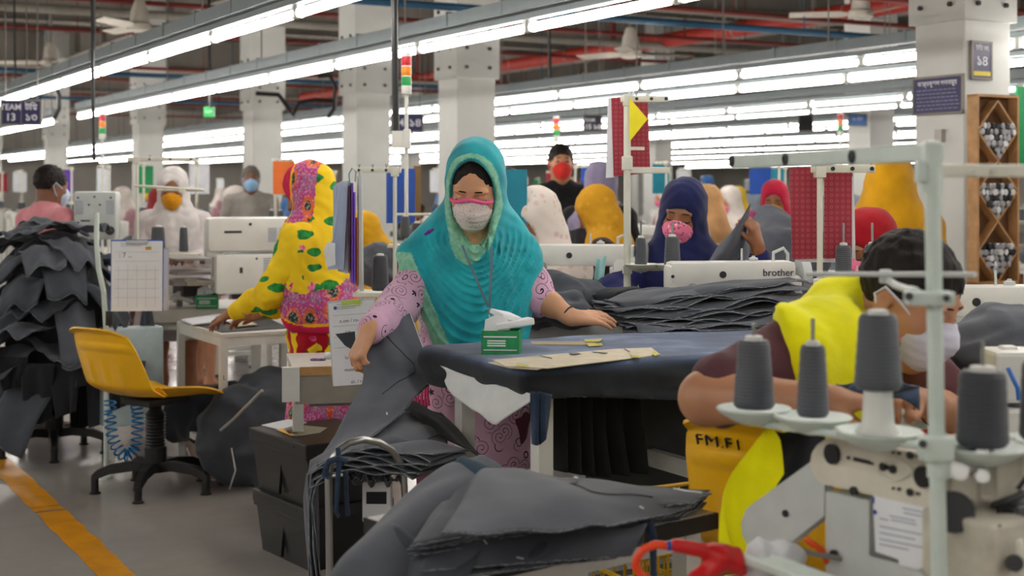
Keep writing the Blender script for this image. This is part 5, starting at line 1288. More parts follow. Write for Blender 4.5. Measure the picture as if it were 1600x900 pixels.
# ---- clipboard with the printed form, on the lamp post
def clipboard(c, R, w, h, label, back=M_blue, clip=M_steel, lines=6, name='clipboard', grid=True, twin=0):
    o = thing(name, label, 'clipboard', c, 0); o.rotation_euler = R.to_euler()
    MB().box((0, 0, -.002), (w+.008, h+.006, .003), bev=.001).build('board', back, o, smooth=False)
    p_ = MB().box((0, -.004, .0012), (w, h, .001)).build('sheet', M_paper, o, smooth=False)
    b = MB()
    for i in range(lines): b.box((0, h*.33-i*h*.13, .0021), (w*.86, .0012, .0004))
    if grid:
        for i in range(5): b.box((-w*.36+i*w*.18, -h*.16, .0021), (.001, h*.6, .0004))
    for i in range(3): b.box((-w*.12, h*.46-i*.007, .0021), (w*.4, .0018, .0004))
    b.build('printed_form', M_ink, p_, smooth=False)
    b = MB(); b.box((0, h/2-.006, .004), (w*.42, .012, .004), bev=.001).tube([(-w*.2, h/2, .006), (-w*.2, h/2-.018, .006), (w*.2, h/2-.018, .006), (w*.2, h/2, .006)], .0018, 6); b.build('clip', clip, o, smooth=False)
    return o, p_
Rf = face_R((.12, -1, .05))
cb, sh_ = clipboard(at(214, 430, 6.35), Rf, .225, .315, 'clipboard with a white printed form hung in front of the denim heap, blue back')
b = MB(); b.box((.05, .125, .0023), (.026, .0045, .0005)).build('flag_green', M_grn, sh_, smooth=False); MB().box((.05, .1205, .0023), (.026, .0045, .0005)).build('flag_yellow', M_yel, sh_, smooth=False); MB().box((.05, .1165, .0023), (.026, .0035, .0005)).build('flag_red', M_red, sh_, smooth=False)
text('handwriting', ': 7 ...', .03, M_dink, (-.05, .09, .0023), Matrix.Identity(3), sh_, depth=.0003)
cb2, _ = clipboard(at(247, 436, 6.5), Rf, .09, .28, 'grey-white board tucked behind the clipboard with the printed form', back=M_machg, lines=0, grid=False)
# goose-neck lamp post beside the heap
lp_ = thing('machine_post', 'white bent post standing between the denim heap and the hung clipboard', 'post', Vector((at(155, 500, 6.7).x, 6.7, 0)))
o0 = lp_.location.copy(); q = lambda *a: at(*a)-o0
MB().tube([q(151, 332, 6.7), q(151, 380, 6.7), q(154, 420, 6.7), q(162, 455, 6.7), q(166, 520, 6.7), q(166, 742, 6.7)], .0125, 12).build('pipe', M_mint, lp_)
MB().lathe([(.03, 0), (.03, .012), (.013, .03)], (q(166, 742, 6.7).x, q(166, 742, 6.7).y, 0), n=14).build('foot', M_mint, lp_); MB().box(q(171, 497, 6.66), (.03, .03, .07), bev=.004).build('switch_box', M_black, lp_)
# ---- the big heap of cut denim on a trolley at the left edge
hc = at(84, 560, 7.35); hc.z = 0
GH = 'cut denim pieces heaped high at the left edge'
rr = random.Random(11)
for i in range(44):
    t = i/43; z = .47+.74*t+rr.uniform(-.025, .025)
    rad = .32*(1-.55*t**2.2)+.03; a = i*2.399; q_ = Vector((cos(a)*rad*.62, sin(a)*rad*.62, 0)); 
    L, Wd = rr.uniform(.34, .5)*(1-.3*t), rr.uniform(.24, .34)*(1-.25*t); rz = a+rr.uniform(-.5, .5); R = RZ(rz); ph = rr.uniform(0, 6); dp = rr.uniform(.12, .62)
    def fn(u, v, q_=q_, R=R, L=L, Wd=Wd, z=z, ph=ph, dp=dp, t=t, rad=rad):
        x, y = (u-.35)*L, (v-.5)*Wd*(1-.25*u); p_ = R @ Vector((x, y, 0))+q_; r = math.hypot(p_.x, p_.y)
        ov = max(0, r-rad*.45); zz = z-ov*ov*dp*5+.014*sin(u*7+ph)+.014*sin(v*9+ph*2)*(.4+u)+.006*sin(u*19+v*13+ph)
        return Vector((hc.x+p_.x, hc.y+p_.y, zz))
    lb = 'crumpled piece of cut denim topping the tall heap at the left edge' if i == 43 else 'crumpled piece of cut grey denim in the tall heap at the left edge'
    cloth('denim_cloth', lb, 'denim piece', fn, 14, 12, .003, (M_denim, M_denimb, M_denimb)[i % 3], GH, fray='u1')
heap('denim_heap', 'dark inner mass of the tall heap of cut denim at the left edge', 'denim', (hc.x, hc.y, .44), (.31, .28, .76), M_denimd, 4, .03, 12, .014)
# long dark pieces hanging below the heap
GD = 'dark denim lengths hanging under the heap at the left edge'
for i in range(16):
    x0 = -14+i*14; d = 7.2+.22*sin(i*2.1); y0 = 560+10*sin(i*1.7); y1 = 640+36*sin(i*2.7); w = 44+8*sin(i*3.1)
    hang('denim_cloth', 'dark denim length hanging under the tall heap at the left edge', 'denim piece', [at(x0-w/2, y0, d), at(x0+w/2+8, y0, d-.03)], [at(x0-w*.35+5*sin(i), y1, d-.02), at(x0+w*.5, y1-12, d)], M_denimd if i % 3 else M_denimb, .014, 9+i % 4, 16, 10, seed=i)['group'] = GD
# chair whose base shows under the hanging denim, yellow edge of its seat peeping out
c2 = hc.copy()
CH2 = yellow_chair(c2, TH+pi/2+2.4, 'yellow chair buried under hanging dark denim, only its black star base and seat edge showing', .44, top=.1, rot_base=.55)
# blue coiled air hose on its white box
bx = at(205, 648, 7.25)
wb = thing('control_box', 'pale blue-white machine control box behind the empty yellow chair', 'box', Vector((bx.x, bx.y, 0)), TH)
MB().box((0, 0, .42), (.3, .12, .5), bev=.008).build('housing', mat('pale_blue_enamel', '#c3d6dc', .4), wb, smooth=False); MB().box((-.11, 0, .085), (.03, .1, .17)).build('leg', M_leg, wb, smooth=False); MB().box((.11, 0, .085), (.03, .1, .17)).build('leg', M_leg, wb, smooth=False)
def coil(P, r, turns, rt, n=14):
    pts = []; N = turns*n; P = [Vector(p) for p in P]
    def cr(a, b_, c, d, t): return ((b_*2)+(c-a)*t+(a*2-b_*5+c*4-d)*t*t+(b_*3-a-c*3+d)*t**3)*.5
    def pos(t): x = t*(len(P)-1); i = min(int(x), len(P)-2); g = lambda k: P[max(0, min(len(P)-1, k))]; return cr(g(i-1), g(i), g(i+1), g(i+2), x-i)
    for i in range(N+1):
        t = i/N; c = pos(t); d = (pos(min(1, t+.01))-pos(max(0, t-.01))).normalized(); R = frame_to(d); a = 2*pi*i/n; pts.append(c+R @ Vector((r*cos(a), r*sin(a), 0)))
    return MB().tube(pts, rt, 6)
tag(coil([at(172, 626, 6.6), at(172, 655, 6.6), at(178, 690, 6.58), at(195, 712, 6.56), at(211, 700, 6.58), at(215, 665, 6.6), at(214, 638, 6.62), at(208, 618, 6.65)], .026, 24, .0042).build('air_hose', mat('blue_coil_hose', '#1579b8', .35), None), 'blue coiled air hose hanging behind the empty yellow chair', 'hose')
# ---- white machine table with box machine
mtc = at(305, 489, 7.55); mtz = mtc.z+.0
wt = work_table(Vector((at(322, 489, 7.9).x, 7.9, 0)), TH*.35, .66, .62, mtz+.02, 'thick white machine table under the boxy white machines', th=.075, lr=.05, top=M_lam)
green_box(at(324, 473, 7.62)*1.0, TH*.3, 'green carton on the thick white machine table beside coiled cable', 1.35).location.z = mtz+.02
b = MB()
for i in range(9): a = i*.9; b.tube([at(262+8*cos(a)+i*2.5, 468+4*sin(a*1.7), 7.6+.01*i), at(280+4*sin(a), 461+5*cos(a), 7.62), at(303-i*1.2, 468+5*sin(a*2+1), 7.6+.01*i)], .006, 6)
tag(b.tube([at(300, 465, 7.62), at(320, 458, 7.7), at(345, 455, 7.72), at(352, 445, 7.75)], .008, 8).build('white_cable', M_wht, None), 'coiled white cable on the edge of the thick white machine table', 'cable')
hang('denim_cloth', 'dark denim piece hanging behind the back of the empty yellow chair', 'denim piece', [at(222, 482, 7.3), at(238, 482, 7.3)], [at(205, 592, 7.25), at(256, 590, 7.3)], M_denimb, .02, 8, 18, 14)
# boxy machines (pattern tackers)
def box_machine(p, rz, label, s=1.0):
    o = thing('tacking_machine', label, 'sewing machine', p, rz); o.scale = (s,)*3
    b = MB(); b.box((0, 0, .11), (.42, .26, .21), bev=.02); b.build('base_housing', M_mach, o)
    b = MB(); b.box((-.02, 0, .315), (.46, .22, .18), bev=.03); b.box((-.21, 0, .27), (.09, .14, .15), bev=.015); b.build('arm_housing', M_mach, o)
    b = MB()
    for k in (0, 1):
        for i in range(11): b.box((.06+.075*k, -.131, .07+i*.012), (.05, .004, .005))
        for i in range(7): b.box((.085+.06*k, -.111, .28+i*.011), (.045, .004, .005))
    b.build('vent_slots', M_ink, o, smooth=False)
    b = MB(); b.cone((.17, -.11, .37), (.17, -.114, .37), .008, n=10).cone((-.03, -.11, .37), (-.03, -.114, .37), .008, n=10).cone((.0, -.13, .19), (0, -.134, .19), .006, n=8).box((-.12, -.111, .33), (.09, .003, .012)).box((-.08, -.131, .13), (.016, .003, .03)); b.build('screws_and_badge', M_iron, o, smooth=False)
    b = MB(); b.cone((-.21, -.02, .2), (-.21, -.02, .09), .008, n=8).box((-.25, 0, .06), (.2, .14, .02)).box((-.33, 0, .075), (.06, .08, .012)); b.build('clamp_feet', M_steel, o, smooth=False)
    return o
box_machine(at(396, 458, 7.5), TH*.6, 'boxy white machine with vents right beside the woman in yellow flowers', 1.0)
# flat plates and stitched work under the machine nose
b = MB(); b.box(at(296, 404, 7.8), (.22, .3, .012), RZ(TH)).box(at(300, 425, 7.7), (.26, .34, .014), RZ(TH)).box(at(292, 440, 7.6), (.2, .2, .03), RZ(TH)).box(at(330, 408, 7.75), (.1, .1, .03), RZ(TH))
for x, y in ((280, 450), (300, 448), (322, 446)): b.box(at(x, y+14, 7.75), (.03, .03, .1), RZ(TH))
tag(b.build('feed_plates', M_steel, None, smooth=False), 'flat steel feed plates in front of the woman in white scarf', 'machine plates')
b = MB(); b.box(at(312, 452, 7.72), (.24, .2, .06), RZ(TH)); tag(b.build('clamp_bed', M_iron, None, smooth=False), 'dark clamp bed under the steel feed plates', 'machine bed')
for x, y, lb in ((247, 392, 'grey thread cone in front of the woman in white scarf, nearer the hung clipboard'), (287, 393, 'grey thread cone in front of the woman in white scarf, nearer the boxy white machine')): thread_cone(at(x, y, 7.3), .125, .038 if x == 247 else .024, .032 if x == 247 else .019, lb)
b = MB(); b.box(at(266, 398, 7.35), (.3, .12, .012), RZ(.1)); b.box(at(225, 440, 7.4), (.03, .03, .3)); tag(b.build('cone_bracket', M_cream, None, smooth=False), 'cream bracket holding two grey thread cones before the white-scarfed woman', 'bracket')
thread_stand(at(214, 300, 7.5), at(214, 246, 7.5).z, at(214, 300, 7.5).z-.1, at(214, 440, 7.5).z, 'cream thread stand with long arm in front of the white-scarfed woman', .05, cones=(), arm=.34)
b = MB(); b.cone(at(210, 290, 7.4), at(318, 297, 7.4), .007, n=8).cone(at(245, 297, 7.45), at(320, 298, 7.45), .005, n=8).box(at(285, 297, 7.4), (.03, .03, .025)); tag(b.build('guide_rod', M_cream, None), 'cream guide rod crossing the face of the white-scarfed woman', 'rod')
# back of a grey machine by the pink-shirted man
gm = thing('machine_motor', 'back of a grey boxy machine head beside the man in pink shirt', 'sewing machine', at(152, 372, 8.0), TH*.2)
MB().box((0, 0, .13), (.235, .16, .27), bev=.02).build('housing', M_machg, gm)
b = MB(); b.cone((.085, -.08, .045), (.085, -.087, .045), .026, n=18)
for x, z in ((-.09, .23), (0, .235), (.09, .23), (-.09, .09), (.03, .19), (-.03, .19)): b.cone((x, -.08, z), (x, -.085, z), .006, n=8)
b.box((-.05, -.081, .1), (.05, .004, .008)); b.build('screws_and_port', M_iron, gm, smooth=False)
b = MB()
for k in (-1, 1):
    for i in range(8): b.box((k*.085, -.081, .14+i*.01), (.045, .003, .004))
b.build('vent_slots', M_ink, gm, smooth=False)
# table end with plywood edge, clipboard, scissors
lt = (EYE-.78); ld = lt*F/(566-HY)
le = thing('table_end', 'white table end with plywood edge behind the lifted denim panel', 'table', at(520, 566, ld+.2)-Z*.78, TH*.4)
b_ = at(520, 566, ld+.2); Rl = TH*.4
MB().box((.02, .1, .77), (.34, .42, .02)).build('tabletop', M_lam, le, smooth=False); MB().box((.02, -.115, .765), (.34, .012, .03)).build('plywood_edge', M_wood, le, smooth=False); MB().box((.02, -.113, .70), (.32, .01, .1)).build('apron_board', mat('grey_fibreboard', '#8a857c', .8), le, smooth=False)
MB().box((-.155, -.11, .72), (.06, .03, .12)).build('end_cap', M_leg, le, smooth=False)
for sx in (-1, 1): MB().box((sx*.13+.02, .25, .38), (.04, .04, .76)).build('leg', M_leg, le, smooth=False)
MB().box((.02, .02, .69), (.22, .2, .11)).build('drawer_box', mat('grey_fibreboard', '#8a857c', .8), le, smooth=False)
cbw, s3 = clipboard(at(553, 534, 4.62), face_R((-.15, -1, .08)) @ RZ(.09), .155, .272, 'white form sheet with handwriting hung beside the lifted denim panel', back=M_machg, clip=mat('lime_clip', '#b7cf4a', .5), lines=4, grid=False)
for i in range(6): text('handwriting', ('n.om / ro-', 'GR n. sh', 'rn. n', 'lo 1/2 om.', 'moin - n', 'sh. / r')[i], .016, M_dink, (-.01+.01*(i % 2), .07-.04*i, .0022), Matrix.Identity(3), s3, depth=.0002)
MB().ell((-.055, .115, .002), (.006, .006, .001)).build('round_stamp', M_blue, s3)
fl_ = poly_sheet('denim_swatch', [(-.06, .03, .004), (.05, .036, .004), (.06, .02, .004), (.0, -.03, .005), (-.03, -.01, .005)], M_denimb, parent=cbw, th=.002, sub=1)
MB().box((.02, .022, .0065), (.025, .03, .001)).build('swatch_tag', M_paper, cbw, smooth=False)
b = MB(); b.tube([at(487, 563, ld), at(500, 560, ld), at(512, 560, ld)], .004, 6); ss = thing('scissors', 'small purple-handled scissors with tissue on the plywood-edged table end', 'scissors', at(500, 561, ld+.05))
o0 = ss.location.copy(); MB().tube(ringpts(at(492, 562, ld+.05)-o0, .014, Matrix.Identity(3)), .0035, 6, True).tube(ringpts(at(502, 562, ld+.05)-o0, .013, Matrix.Identity(3)), .0035, 6, True).build('handles', mat('purple_handle', '#6c4a86', .4), ss); MB().box(at(515, 560, ld+.06)-o0, (.05, .01, .003), RZ(.3)).build('blades', M_steel, ss, smooth=False); b.bm.free()
tag(MB().ell(at(513, 556, ld+.1), (.018, .012, .014), n=8).ell(at(520, 554, ld+.1), (.012, .01, .016), n=8).build('tissue_scrap', M_paper, None, ang=20), 'white tissue scrap beside the purple-handled scissors', 'tissue')
# crumpled dark denim stuffed under the small table
heap('denim_heap', 'dark denim heap stuffed under the small narrow table', 'denim', Vector((at(390, 690, 6.2).x, 6.75, 0)), (.36, .4, .52), M_denimb, 5, .05, 9, .016)
heap('denim_heap', 'dark denim lying across the floor behind the empty yellow chair', 'denim', Vector((at(320, 690, 6.9).x, 7.15, .12)), (.3, .2, .3), M_denimd, 8, .04, 10, .016)
b = MB(); b.tube([at(292, 700, 6.9), at(305, 735, 6.7), at(320, 748, 6.6), at(335, 750, 6.5)], .004, 6).tube([at(362, 700, 6.4), at(368, 735, 6.4), at(360, 760, 6.45), at(356, 772, 6.5)], .004, 6)
tag(b.build('floor_cable', M_wht, None), 'thin white cable trailing under the small narrow table', 'cable')
tag(MB().tube([at(340, 738, 6.62), at(365, 741, 6.6), at(395, 742, 6.58)], .006, 6).build('blue_cable', M_blue, None), 'blue cable on the floor between the small narrow table and the crates', 'cable')
tag(MB().tube([at(410, 610, 6.0), at(365, 655, 6.1), at(345, 672, 6.15)], .007, 8).build('steel_rod', M_steel, None), 'thin steel rod sticking out of the dark denim under the small narrow table', 'rod')
# ---- thread stand with hanging cards
thread_stand(at(617, 300, 5.6), at(617, 262, 5.6).z, at(617, 340, 5.6).z, at(617, 470, 5.6).z-.3, 'cream thread stand in front of the royal blue board', pi-.05, cones=(), arm=.17, r=.008)
tg = thing('hanging_cards', 'blue-grey shirt patterns and purple folders hung on a wire hook left of the blue board', 'patterns', at(548, 300, 5.3)); o0 = tg.location.copy(); q = lambda *a: at(*a)-o0
def shp(name, pts, d, m, th=.002, sub=1): return poly_sheet(name, [q(x, y, d+.0*i) for i, (x, y) in enumerate(pts)], m, parent=tg, th=th, sub=sub, bendf=lambda v: v+Vector((0, .012*sin(v.z*30+v.x*25), 0)))
pale = mat('pale_blue_card', '#b6c1da', .8, var=.06)
shp('shirt_pattern', [(521, 292), (533, 283), (544, 286), (545, 300), (541, 345), (538, 420), (512, 422), (507, 400), (520, 375)], 5.3, pale); shp('shirt_pattern', [(532, 284), (546, 282), (547, 330), (544, 428), (527, 424), (530, 340)], 5.33, mat('pale_grey_card', '#c9cfdd', .8)); shp('shirt_pattern', [(506, 390), (513, 378), (524, 380), (524, 414), (510, 418)], 5.28, M_paper)
def folder(x, w, y0, y1, m, d): MB().box(q(x, (y0+y1)/2, d), (w, .16, (y1-y0)*d/F), RZ(.15)).build('folder', m, tg, smooth=False)
folder(544.5, .004, 290, 425, mat('maroon_folder', '#5a2430', .7), 5.36); folder(549, .008, 286, 440, mat('purple_folder', '#6a3fb0', .6), 5.38); folder(553, .006, 300, 442, mat('violet_folder', '#8057c8', .6), 5.4); folder(557, .004, 340, 446, mat('orange_folder', '#d96a2a', .6), 5.42); folder(561, .01, 275, 450, M_machg, 5.44)
MB().tube([q(547, 290, 5.33), q(545, 272, 5.33), q(550, 263, 5.33), q(556, 268, 5.33), q(555, 284, 5.33)], .003, 6).build('wire_hook', mat('teal_wire', '#6f9c9a', .5), tg)
MB().cone(q(563, 268, 5.46), q(566, 520, 5.46), .008, n=10).build('post', M_machg, tg)
thread_cone(at(594, 454, 5.35), .133, .033, .027, 'dark grey thread cone standing below the royal blue board', m=yarn_mat('charcoal_thread', '#3b3c42'))
b = MB(); b.box(at(600, 458, 5.45), (.22, .2, .014)); b.box(at(600, 500, 5.45), (.05, .05, .2)); tag(b.build('cone_shelf', M_cream, None, smooth=False), 'cream shelf under the dark thread cone below the royal blue board', 'shelf')
tag(MB().box(at(626, 306, 6.6), (.135, .014, .255), RZ(.3)).build('blue_board', M_blue, None, smooth=False), 'royal blue board standing behind the cream thread stand', 'board')
tag(MB().box(at(652, 300, 6.75), (.03, .02, .25), RZ(.5)).build('brown_board', mat('brown_card', '#8a6b3f', .8), None, smooth=False), 'brown card edge behind the royal blue board', 'board')
tag(MB().box(at(800, 316, 5.6), (.12, .014, .26), RZ(-.1)).build('teal_board', mat('teal_card', '#0f7f96', .6), None, smooth=False), 'teal board standing to the right of the turquoise headscarf', 'board')
heap('denim_heap', 'grey denim heap in front of the woman in mustard-yellow scarf', 'denim', at(592, 425, 6.6)-Z*.06, (.15, .14, .2), M_denim, 9, .03, 16)
thread_cone(at(633, 372, 6.2), .095, .024, .018, 'slim grey thread cone left of the turquoise shoulder, under the blue board')
thread_cone(at(652, 380, 6.3), .09, .03, .025, 'stout grey thread cone half hidden behind the turquoise shoulder')
b = MB(); b.box(at(642, 384, 6.3), (.2, .12, .012)).box(at(642, 420, 6.3), (.04, .04, .2)).cone(at(617, 335, 6.3), at(760, 335, 6.3), .006, n=8); tag(b.build('cone_shelf', M_cream, None, smooth=False), 'cream shelf with two thread cones left of the turquoise shoulder', 'shelf')
# ---- people on the left
M_orange = fabric('mustard_mask', '#e09a12', .9); M_lblue = mat('pale_blue_mask', '#b7c9dd', .8)
# woman in yellow flowered dress, seen from behind her left... head turned away
wl = at(492, 295, 5.95); wl.z = 0
p = Person('woman in yellow flowered headscarf and dress reaching to the small narrow table', wl, -1.95, 1.0, 'b', .009, head=(0, -.03, 1.36), rot=(.5, 0, .15))
p.sh = [Vector((-.15, .0, 1.17)), Vector((.15, .0, 1.17))]
p.head(); p.torso(waist=(0, .03, .93), hips=(0, .05, .80), chest=(0, 0, 1.06)); p.legs()
p.arm(0, p.inv @ at(425, 478, 6.1), p.inv @ at(398, 493, 6.35), fdir=(0, -1, -.25), back=(0, -.3, 1), pose='relaxed')
p.arm(1, Vector((.22, -.08, .95)), Vector((.16, -.3, .86)))
p.build(.007)
p.top('flowered_dress', M_floral, sleeve=(1.25, 1.9), skirt=.40, skirt_r=(.17, .21), h=.009, fold=.008, attr=lambda P: {'band': np.where(P[:, 2] < .56, 1., 0.), 'edge': np.zeros(len(P))})
p.trousers(fabric('crimson_cloth', '#b51226', .85), grow=.03)
red = fabric('crimson_cloth', '#b51226', .85)
def exf(S):
    S.cone((0, .03, 1.12), (0, .05, .92), .15, .165, .06, flat=((0, 1, 0), .85)); S.cone((-.15, .02, 1.12), (-.17, .04, .80), .07, .075, .05); S.cone((.15, .02, 1.12), (.17, .02, .86), .07, .07, .05); S.cone((0, .06, .95), (0, .07, .82), .17, .19, .06, flat=((0, 1, 0), .75))
def attf(P):
    zz = P[:, 2]+.35*np.abs(P[:, 0]+.02)-.08*np.sin(P[:, 0]*14)
    bot = .80+.05*np.sin(P[:, 0]*13+P[:, 1]*9)
    hd = (P[:, 2] > 1.24)
    band = np.where(hd, (P[:, 0] > -.03)*(P[:, 1] < .045)*1., (P[:, 2] < bot+.17)*1.)
    edge = np.where(hd, np.where((P[:, 1] < -.075), .8, np.where(P[:, 1] < -.06, .5, 0)), np.where(P[:, 2] < bot+.035, .8, np.where(P[:, 2] < bot+.05, .5, 0)))
    return {'band': band, 'edge': edge}
p.hood(M_floral, 'flowered_shawl', drop=.95, extra=exf, h=.008, attr=attf, fold=.006, cuts=(((0, 0, .79), (0, 0, -1)),)); p.hair('woman')
tag(None, None) if False else None
# man in the pink shirt, back to us
wl = at(72, 295, 8.1); wl.z = 0
M_pink = fabric('pink_shirt_cloth', '#dc8f98', .85)
p = Person('man in pink shirt with short black hair turned away, wearing a pale mask', wl, pi-.75, 1.0, 'c', .012, head=(0, -.03, 1.39), rot=(.2, 0, 0), build=1.12, hs=1.0)
p.sh = [Vector((-.19, .0, 1.2)), Vector((.19, .0, 1.2))]; p.head(); p.torso(chest=(0, 0, 1.08)); p.legs(); p.arm(0, (-.27, -.02, .97), (-.2, -.24, .9)); p.arm(1, (.27, -.02, .97), (.2, -.24, .9)); p.build()
p.top('pink_shirt', M_pink, sleeve=(1.8, 1.8), skirt=.74, skirt_r=(.18, .18), neck=True); p.trousers(mat('navy_trousers', '#23283a', .9)); p.hair('man'); p.mask(M_lblue)
# woman in white
wl = at(272, 295, 8.3); wl.z = 0
M_whitec = fabric('white_scarf_cloth', '#d9d4d2', .9); 
p = Person('woman in white headscarf and mustard mask behind the boxy white machines', wl, .08, 1.0, 'b', .01, head=(0, -.05, 1.375), rot=(.3, 0, .05))
p.sh = [Vector((-.15, .0, 1.18)), Vector((.15, .0, 1.18))]; p.head(); p.torso(chest=(0, 0, 1.07)); p.legs(); p.arm(0, (-.2, -.06, .98), (-.12, -.26, .98)); p.arm(1, (.2, -.06, .98), (.1, -.3, .98)); p.build()
p.top('white_dress', fabric('white_dress_cloth', '#cfc8c8', .9), sleeve=(1.8, 1.6), skirt=.5); p.hood(M_whitec, drop=1.0, fold=.007, open_=(.062, .092)); p.hair('woman'); p.eyes(True); p.mask(M_orange)
# distant man in grey with blue mask
wl = at(392, 295, 12.5); wl.z = 0
p = Person('man in grey shirt with blue mask standing far back left of the flowered woman', wl, .2, 1.02, 'c', .015, head=(0, -.02, 1.43)); p.head(); p.torso(); p.legs(); p.arm(0, (-.24, 0, 1.0), (-.16, -.22, .95)); p.arm(1, (.24, 0, 1.0), (.16, -.22, .95)); p.build(); p.top('grey_shirt', fabric('warm_grey_shirt', '#8d8781', .9), sleeve=(1.8, 1.8), skirt=.75, skirt_r=(.18, .18), neck=True); p.trousers(mat('navy_trousers', '#23283a', .9)); p.hair('man', mat('grey_cap', '#5c5650', .9)); p.mask(mat('sky_blue_mask', '#8fb6d9', .8)); p.eyes(False)
# woman in mustard scarf behind the cards
wl = at(592, 295, 7.6); wl.z = 0
p = Person('woman in mustard-yellow headscarf bending low behind the grey denim heap', wl, -1.2, .9, 'b', .011, head=(0, -.1, 1.26), rot=(.55, 0, 0)); p.sh = [Vector((-.14, .0, 1.1)), Vector((.14, .0, 1.1))]; p.head(); p.torso(waist=(0, .05, .85), hips=(0, .08, .72), chest=(0, .02, .98)); p.legs(); p.arm(0, (-.2, -.08, .9), (-.1, -.28, .88)); p.arm(1, (.2, -.08, .9), (.1, -.28, .88)); p.build(); M_must = fabric('mustard_scarf_cloth', '#dba520', .9); p.top('yellow_dress', M_must, sleeve=(1.8, 1.8), skirt=.45); p.hood(M_must, drop=.98, fold=.006); p.mask(M_lblue); p.eyes(True)
# ================================================================ right side
# man in the yellow vest
wl = at(1228, 295, 3.0); wl.z = 0
M_vest = fabric('lemon_vest_cloth', '#f3ee00', .8, var=.06); M_maroon = fabric('maroon_tshirt', '#5e3a40', .9); M_wmask = fabric('white_mask_cloth', '#cfcfe0', .9)
p = Person('man in lemon yellow vest with bowed head and white mask behind the front thread cones', wl, 1.22, 1.0, 'd', .0065, hs=1.08, sit=True, build=1.15, head=(0, 0, 1.2), rot=(.52, 0, -.35))
p.C = p.px(1418, 468, 2.84)
p.sh = [p.px(1236, 556, 2.74), p.px(1392, 530, 3.14)]
p.head(); p.torso(waist=p.px(1238, 720, 3.07), hips=p.px(1250, 850, 3.17), chest=p.px(1275, 612, 2.96)); p.legs()
p.arm(0, p.px(1104, 622, 2.66), p.px(1300, 628, 2.5), pose='grip', back=(0, 0, 1), r=(.052, .05, .045, .03)); p.arm(1, p.px(1500, 650, 3.0), p.px(1425, 622, 2.76), pose='grip', back=(0, 0, 1))
p.build(.006)
p.top('maroon_tshirt', M_maroon, sleeve=(.8, .8), grow=.016, h=.009, fold=.005)
S = SDF(); n0 = p.n0
S.cone(n0, p.sh[0], .088, .098, .04); S.cone(n0, p.sh[1].lerp(n0, .2), .085, .085, .04); S.ell(p.px(1285, 590, 2.82), (.12, .12, .15), None, .05)
S.ell(p.pts['chest'], (.205, .155, .17), None, .06); S.ell(p.pts['waist'], (.19, .15, .15), None, .08); S.cone(n0+V(0, .02, -.02), n0+V(0, .0, .025), .088, .082, .03); S.half(p.px(1226, 560, 2.72), p.px(1226, 560, 2.72)-p.px(1300, 553, 2.72), .006)
cN = p.C+V(0, .03, -.12); S.cone(cN, n0+V(0, -.02, .03), .062, .06, .02, 's')
S.post = lambda P, D: D+.008*wob(P*v3((1, 1, .5)), 22, 4)+.003*wob(P, 60, 8)
vest = S.build('yellow_vest', M_vest, .008, p.o)
fl = poly_sheet('vest_tail', [p.px(*q_) for q_ in ((1186, 662, 2.62), (1206, 690, 2.61), (1226, 742, 2.6), (1212, 800, 2.58), (1186, 868, 2.56), (1150, 876, 2.56), (1128, 848, 2.58), (1142, 792, 2.58), (1152, 742, 2.6), (1170, 690, 2.62))], M_vest, parent=vest, th=.004, sub=2, bendf=lambda v: v+V(.02*sin(v.z*16+v.y*9), .02*sin(v.z*13+v.x*20), 0))
p.hair('man'); p.mask(M_wmask); p.eyes(True)
b = MB(); b.prism([(-.006, .004), (.006, 0), (-.004, -.005)], .001, (Matrix.Translation(p.px(1406, 527, 2.70))) @ face_R(V(-.5, -.8, 0)).to_4x4()); b.build('red_mask_mark', M_red, p.o, smooth=False)
ribbon([p.px(1318, 512, 2.86), p.px(1325, 560, 2.76), p.px(1338, 610, 2.74)], .012, mat('teal_lanyard', '#1d6f78', .7), 'lanyard', p.o)
cloth('denim_cloth', 'small denim piece held in the hands of the man in lemon vest', 'denim piece', lambda u, v: at(1306+130*u, 600+38*v-14*sin(pi*u)+6*sin(u*9+v*4), 2.5+.1*u+.02*sin(v*5+u*7)), 24, 14, .003, M_denimw)
cloth('denim_cloth', 'dark denim piece with white threads hanging over the knee of the man in lemon vest', 'denim piece', lambda u, v: at(1198+100*u+12*v, 668+90*v+8*sin(u*6), 2.72+.02*sin(u*7+v*3)), 20, 20, .003, M_denimd)
# his chair
yc = at(1205, 700, 2.92); fdir = Vector((cos(.85), sin(.85), 0)); yc = yc+fdir*.27; yc.z = 0
yellow_chair(yc, pi/2+.85, 'yellow plastic chair with marker writing on its back under the man in lemon vest', .57, text_='FM.F1', top=.36)
